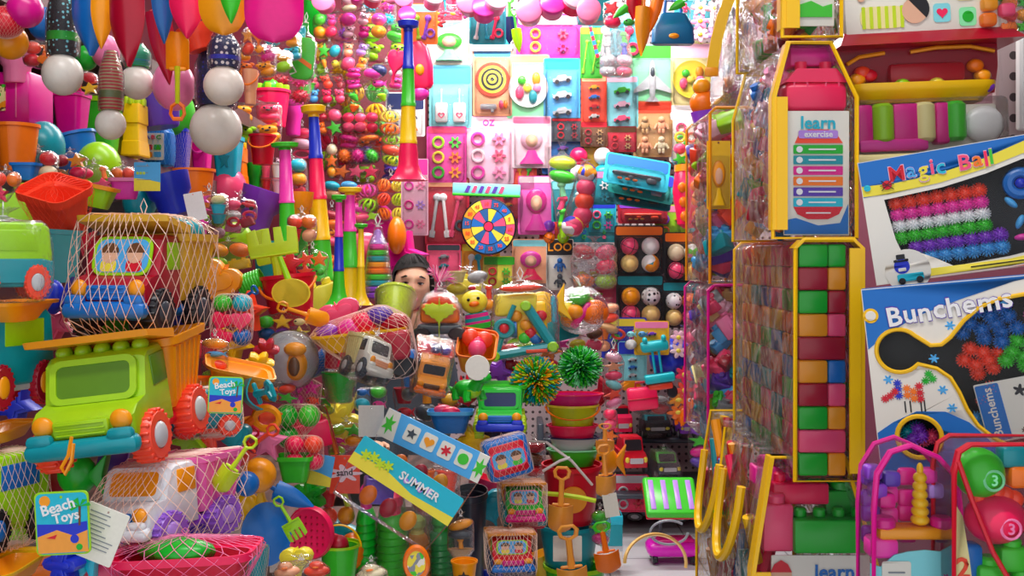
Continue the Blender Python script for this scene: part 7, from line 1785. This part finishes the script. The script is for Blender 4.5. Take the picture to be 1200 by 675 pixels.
pipe([W(768 + 36 * math.cos(t), 660 + 34 * math.sin(t), 3.6 + .15 * math.cos(t)) for t in [PI + PI * 1.05 * i / 24 for i in range(25)]], .006, 'f2c46a', 'toy_hoop', 'thin yellow hoop standing on the floor in front of the magenta scooter', 'hoop')
pipe([W(784 + 22 * math.cos(t), 624 + 14 * math.sin(t), 4.1) for t in [2 * PI * i / 24 for i in range(22)]], .005, 'grey', 'wire_hoop', 'grey wire coil around the magenta scooter post', 'hoop')
for b, l in (((706, 598, 730, 640), 'teal box standing on the floor beside the bucket pillar'), ((704, 632, 730, 664), 'white box on the floor beside the bucket pillar')):
    o = thing('shoe_box', 'box'); G().rbox((0, 0, 0), (1, 1, 1), .03).done('box_body', 'teal:p' if 'teal' in l else 'ivory:p', o); G().rbox((0, 0, .35), (1.04, 1.04, .3), .03).done('lid', 'cyan:p' if 'teal' in l else 'silver:p', o); put(o, b, 4.2, label=l)
# ------------------------------------------------------------------ smaller toys wedged into the gaps of the heap and the wall
def wedge(x0, y0, x1, y1, Y, k, c, l):
    b = (x0, y0, x1, y1); gp = 'small toys wedged between the larger ones'
    if k == 'ball': return ball(b, l, c, Y=Y, group=gp)
    if k == 'cup': return bucket(b, l, c, 'cup' if (x0 + y0) % 2 else 'round', rim=c, Y=Y, rot=(0, (x0 % 5 - 2) * 9, 0), group=gp, name='toy_cup', cat='cup')
    if k == 'brick':
        o = thing('toy_brick', 'block'); G().rbox((0, 0, 0), (1, .7, .7), .05).done('block_body', c, o)
        for s in (-1, 1): G().cyl((.25 * s, 0, .42), .16, .16, 'z', 14, b=.03).done('stud', c, o)
        return put(o, b, Y, (0, (x0 % 7 - 3) * 6, 15), label=l, group=gp)
    if k == 'card': return card(b, l, c, ('white', 'lemon', 'aqua', 'pink')[x0 % 4], ('rings', 'cars', 'figs', 'balls', 'tools')[y0 % 5], [('rose', 'amber', 'leaf'), ('white', 'cyan', 'hot'), ('orange', 'lime', 'purple')][x0 % 3], Y=Y, group=gp, hh=.18)
    if k in ('bear', 'cage', 'spike'): return bagtoys(b, l, ','.join('%s:%s' % (k, q) for q in (c, ('hot', 'amber', 'magenta', 'leaf')[x0 % 4], ('orange', 'fuchsia', 'lime', 'rose')[y0 % 4], c)), Y, group=gp, loop=False)
    if k == 'fish':
        o = thing('sand_mould', 'mould'); G().ball((0, 0, 0), (.4, .2, .3)).flat([[(.28, 0), (.6, .26), (.52, 0), (.6, -.26)]], .2, bev=.03).done('fish_body', c, o); G().ball((-.22, -.17, .08), .05, 8, 6).done('eye', 'dark', o)
        return put(o, b, Y, (0, (x0 % 5 - 2) * 12, 0), label=l, group=gp)
    o = thing('sand_mould', 'mould'); lp = SHAPES[k](); G().flat([lp], .34, bev=.05).done('mould_body', c, o); G().flat([[(a * .7, q * .7) for a, q in lp]], .08, -.2, bev=.02).done('raised_top', c, o)
    return put(o, b, Y, (0, (x0 % 9 - 4) * 7, (y0 % 5 - 2) * 8), label=l, group=gp)


for q in [
    (67, 526, 132, 586, 1.31, 'fish', 'green', 'green fish mould wedged behind the lime truck'),
    (178, 70, 229, 130, 1.84, 'ball', 'pink', 'pink ball wedged behind the long red spade'),
    (-8, 142, 48, 202, 1.96, 'cup', 'orange', 'orange cup wedged behind the bag of small moulds'),
    (165, 198, 226, 258, 1.97, 'cup', 'royal', 'royal blue cup wedged behind the small blue picture card'),
    (178, 102, 229, 162, 3.04, 'ball', 'leaf', 'bright green ball wedged behind the yellow shafted toy tool'),
    (279, 214, 336, 274, 2.81, 'cup', 'purple', 'purple cup wedged behind the red and pale pink bag'),
    (49, 630, 102, 690, 1.21, 'flower', 'royal', 'royal blue flower mould wedged behind the teal Beach Toys tag'),
    (268, 110, 331, 170, 3.96, 'bear', 'amber', 'amber squeaky bear on the wall behind the red bucket'),
    (233, 302, 286, 362, 1.93, 'heart', 'amber', 'amber heart mould wedged behind the hot pink netted bag'),
    (419, 14, 484, 74, 4.86, 'bear', 'lime', 'lime squeaky bear on the wall behind the bag of pink animals'),
    (399, 86, 456, 146, 4.87, 'cage', 'yellow', 'yellow cage ball on the wall behind the bag of carrots'),
    (146, 94, 213, 154, 2.77, 'cup', 'violet', 'violet cup wedged behind the yellow sandcastle mould'),
    (88, 166, 143, 226, 2.21, 'ball', 'lime', 'lime ball wedged behind the bag with round lime lid'),
    (-14, 214, 54, 274, 1.61, 'brick', 'lime', 'lime block wedged behind the coral netted basin'),
    (26, 142, 77, 202, 2.08, 'ball', 'teal', 'teal ball wedged behind the bag of small moulds'),
    (658, 158, 725, 218, 5.12, 'card', 'yellow', 'yellow toy pack on the wall behind the tube of foam balls'),
    (447, 270, 504, 330, 4.37, 'star', 'magenta', 'magenta star mould wedged behind the orange balloon-like ball'),
    (365, 462, 426, 522, 2.07, 'flower', 'lemon', 'lemon flower mould wedged behind the lime and magenta bits'),
    (73, 630, 126, 690, 1.23, 'fish', 'cyan', 'cyan fish mould wedged behind the white price slip'),
    (694, 14, 753, 74, 5.1, 'card', 'teal', 'teal toy pack on the wall behind the shiny straw bag'),
    (358, 38, 417, 98, 4.86, 'spike', 'yellow', 'yellow spiky ball on the wall behind the bag of teal fruit'),
    (368, 142, 423, 202, 4.86, 'cage', 'hot', 'hot pink cage ball on the wall behind the cream and orange pieces'),
    (50, 150, 117, 210, 2.22, 'cup', 'blue', 'blue cup wedged behind the bag of reddish pieces'),
    (411, 158, 476, 218, 4.86, 'bear', 'violet', 'violet squeaky bear on the wall behind the row of spiky balls'),
    (-10, 446, 50, 506, 1.45, 'star', 'royal', 'royal blue star mould wedged behind the teal van'),
    (415, 132, 456, 180, 4.85, 'bear', 'coral', 'coral squeaky bear on the wall behind the bag of six rosy eggs'),
    (112, 156, 167, 204, 2.76, 'cup', 'lemon', 'lemon cup wedged behind the yellow sandcastle mould'),
    (202, 196, 253, 244, 2.45, 'cup', 'orange', 'orange cup wedged behind the blank white paper tag'),
    (221, 484, 266, 532, 1.56, 'flower', 'coral', 'coral flower mould wedged behind the small teal truck'),
    (293, 492, 338, 540, 1.75, 'star', 'pink', 'pink star mould wedged behind the coral spade'),
    (27, 644, 76, 692, 1.35, 'heart', 'orange', 'orange heart mould wedged behind the yellow tray'),
    (143, 212, 184, 260, 2.0, 'ball', 'teal', 'teal ball wedged behind the fuchsia tray'),
    (253, 260, 298, 308, 2.5, 'ball', 'lime', 'lime ball wedged behind the bag of round orange pieces'),
    (541, 284, 586, 332, 5.12, 'card', 'amber', 'amber toy pack on the wall behind the yellow melon pack'),
    (110, 516, 153, 564, 1.39, 'brick', 'violet', 'violet block wedged behind the lime truck'),
    (550, 4, 593, 52, 4.19, 'card', 'teal', 'teal toy pack on the wall behind the pink lidded pot'),
    (274, 44, 325, 92, 2.07, 'bear', 'amber', 'amber squeaky bear on the wall behind the orange moulds'),
    (246, 196, 289, 244, 3.55, 'ball', 'rose', 'rosy ball wedged behind the cyan bucket'),
    (408, 236, 463, 284, 4.85, 'ball', 'magenta', 'magenta ball wedged behind the lime cage balls'),
    (47, 324, 88, 372, 1.4, 'fish', 'royal', 'royal blue fish mould wedged behind the yellow rimmed tray'),
    (357, 324, 402, 372, 2.7, 'brick', 'lemon', 'lemon block wedged behind the magenta, blue and green horn'),
    (266, 340, 317, 388, 1.84, 'star', 'coral', 'coral star mould wedged behind the hot pink netted bag'),
    (337, 484, 390, 532, 1.91, 'brick', 'hot', 'hot pink block wedged behind the big green netted ball bundle'),
    (198, 492, 241, 540, 1.53, 'star', 'lime', 'lime star mould wedged behind the lime truck'),
    (40, 532, 95, 580, 1.35, 'brick', 'crimson', 'crimson block wedged behind the lime truck'),
    (470, 4, 513, 52, 4.23, 'card', 'orange', 'orange toy pack on the wall behind the tallest striped horn'),
    (815, 124, 856, 172, 4.82, 'card', 'amber', 'amber toy pack on the wall behind the bag of bright rings'),
    (646, 212, 689, 260, 5.01, 'card', 'teal', 'teal toy pack on the wall behind the green and pink foam sticks'),
    (616, 332, 671, 380, 2.48, 'fish', 'yellow', 'yellow fish mould wedged behind the bagged swing set'),
    (370, 348, 421, 396, 1.98, 'heart', 'rose', 'rosy heart mould wedged behind the netted boat basket'),
    (45, 356, 90, 404, 1.42, 'star', 'rose', 'rosy star mould wedged behind the teal van'),
    (705, 372, 758, 420, 4.88, 'card', 'royal', 'royal blue toy pack on the wall behind the orange half-round tray'),
    (761, 396, 814, 444, 4.81, 'ball', 'royal', 'royal blue ball wedged behind the bag of pale pink flowers'),
    (275, 564, 324, 612, 1.79, 'fish', 'yellow', 'yellow fish mould wedged behind the deep blue plate'),
    (550, 572, 593, 620, 2.33, 'heart', 'cyan', 'cyan heart mould wedged behind the dark navy bucket'),
    (339, -4, 388, 44, 4.84, 'cup', 'green', 'green cup wedged behind the bag of magenta squeakers'),
    (-3, 52, 43, 100, 2.06, 'cup', 'pink', 'pink cup wedged behind the yellow play ball'),
    (314, 76, 365, 124, 4.43, 'spike', 'crimson', 'crimson spiky ball on the wall behind the red bucket'),
    (635, 156, 684, 204, 5.12, 'card', 'blue', 'blue toy pack on the wall behind the green and pink foam sticks'),
    (677, 316, 722, 364, 5.04, 'card', 'rose', 'rosy toy pack on the wall behind the bag of red fruit'),
    (624, 356, 679, 404, 2.67, 'brick', 'teal', 'teal block wedged behind the bagged swing set'),
    (251, 380, 300, 428, 1.84, 'star', 'yellow', 'yellow star mould wedged behind the hot pink netted bag'),
    (99, 644, 148, 692, 1.28, 'ball', 'rose', 'rosy ball wedged behind the white price slip'),
    (422, -8, 465, 32, 4.86, 'spike', 'cyan', 'cyan spiky ball on the wall behind the pink lidded pot'),
    (790, -8, 833, 32, 5.01, 'card', 'teal', 'teal toy pack on the wall behind the blown bright bag'),
    (32, 8, 71, 48, 1.82, 'ball', 'blue', 'blue ball wedged behind the magenta play ball'),
    (376, 8, 415, 48, 4.86, 'spike', 'purple', 'purple spiky ball on the wall behind the bag of magenta squeakers'),
    (205, 24, 250, 64, 1.77, 'cup', 'coral', 'coral cup wedged behind the bright red broad spade'),
    (106, 40, 141, 80, 1.85, 'ball', 'pink', 'pink ball wedged behind the short striped bat'),
    (373, 104, 418, 144, 4.86, 'cage', 'lime', 'lime cage ball on the wall behind the bag of red flowers'),
    (806, 256, 849, 296, 5.12, 'card', 'teal', 'teal toy pack on the wall behind the sponge ball pack'),
    (743, 376, 784, 416, 4.7, 'card', 'yellow', 'yellow toy pack on the wall behind the turquoise forklift toy'),
    (799, 392, 840, 432, 4.81, 'fish', 'pink', 'pink fish mould wedged behind the bag with royal blue'),
    (255, 496, 296, 536, 1.57, 'heart', 'teal', 'teal heart mould wedged behind the small teal truck'),
    (342, 560, 385, 600, 1.86, 'flower', 'green', 'green flower mould wedged behind the blue long spade'),
    (2, 600, 37, 640, 1.36, 'ball', 'lime', 'lime ball wedged behind the lime van'),
    (327, 640, 368, 680, 1.47, 'heart', 'lemon', 'lemon heart mould wedged behind the bag of squeaky chicks'),
    (615, 640, 656, 680, 2.66, 'cup', 'yellow', 'yellow cup wedged behind the netted red truck'),
    (405, 272, 450, 312, 2.8, 'ball', 'rose', 'rosy ball wedged behind the plain yellow horn'),
    (549, 552, 594, 592, 2.41, 'cup', 'hot', 'hot pink cup wedged behind the dark navy bucket'),
    (309, 32, 354, 72, 3.31, 'bear', 'cyan', 'cyan squeaky bear on the wall behind the large hot pink rounded spade'),
    (767, 240, 808, 280, 5.12, 'card', 'lime', 'lime toy pack on the wall behind the small purple pack'),
    (632, 248, 671, 288, 5.12, 'card', 'coral', 'coral toy pack on the wall behind the magenta dress-up pack'),
    (530, 320, 565, 360, 3.0, 'brick', 'lemon', 'lemon block wedged behind the pale bag beside the person'),
    (110, 360, 153, 400, 1.4, 'cup', 'leaf', 'bright green cup wedged behind the red netted truck'),
    (224, 392, 263, 432, 1.76, 'star', 'red', 'red star mould wedged behind the bag with yellow and blue'),
    (565, 416, 610, 456, 2.45, 'star', 'purple', 'purple star mould wedged behind the bag of red and lime bits'),
    (424, 552, 463, 592, 1.78, 'brick', 'violet', 'violet block wedged behind the blue and yellow header card'),
    (215, 600, 256, 640, 1.42, 'ball', 'violet', 'violet ball wedged behind the white truck'),
    (679, 200, 720, 240, 4.9, 'card', 'teal', 'teal toy pack on the wall behind the tube of foam balls'),
    (81, 264, 118, 304, 1.64, 'star', 'crimson', 'crimson star mould wedged behind the dark teal bucket'),
    (720, 432, 759, 472, 4.88, 'star', 'amber', 'amber star mould wedged behind the blue and white pack'),
    (599, 592, 640, 632, 2.3, 'flower', 'crimson', 'crimson flower mould wedged behind the netted green truck'),
    (594, 184, 629, 224, 5.12, 'card', 'coral', 'coral toy pack on the wall behind the pink pack'),
    (576, 216, 615, 256, 5.11, 'card', 'crimson', 'crimson toy pack on the wall behind the long narrow pale box'),
    (327, 224, 368, 264, 2.81, 'cup', 'amber', 'amber cup wedged behind the magenta and green horn'),
    (320, 288, 359, 328, 2.05, 'star', 'red', 'red star mould wedged behind the yellow round ladle'),
    (685, 440, 730, 480, 2.91, 'star', 'crimson', 'crimson star mould wedged behind the magenta bucket'),
    (697, 520, 734, 560, 2.73, 'fish', 'amber', 'amber fish mould wedged behind the orange narrow spade'),
    (560, 656, 599, 696, 2.29, 'fish', 'royal', 'royal blue fish mould wedged behind the netted red truck'),
    (505, -16, 542, 24, 4.52, 'card', 'rose', 'rosy toy pack on the wall behind the pink lidded pot'),
    (184, 352, 223, 392, 1.46, 'brick', 'royal', 'royal blue block wedged behind the red netted truck'),
    (535, 496, 576, 536, 2.26, 'flower', 'yellow', 'yellow flower mould wedged behind the green truck'),
    (384, 600, 423, 640, 2.01, 'star', 'teal', 'teal star mould wedged behind the bag with red scoop'),
]:
    wedge(*q)
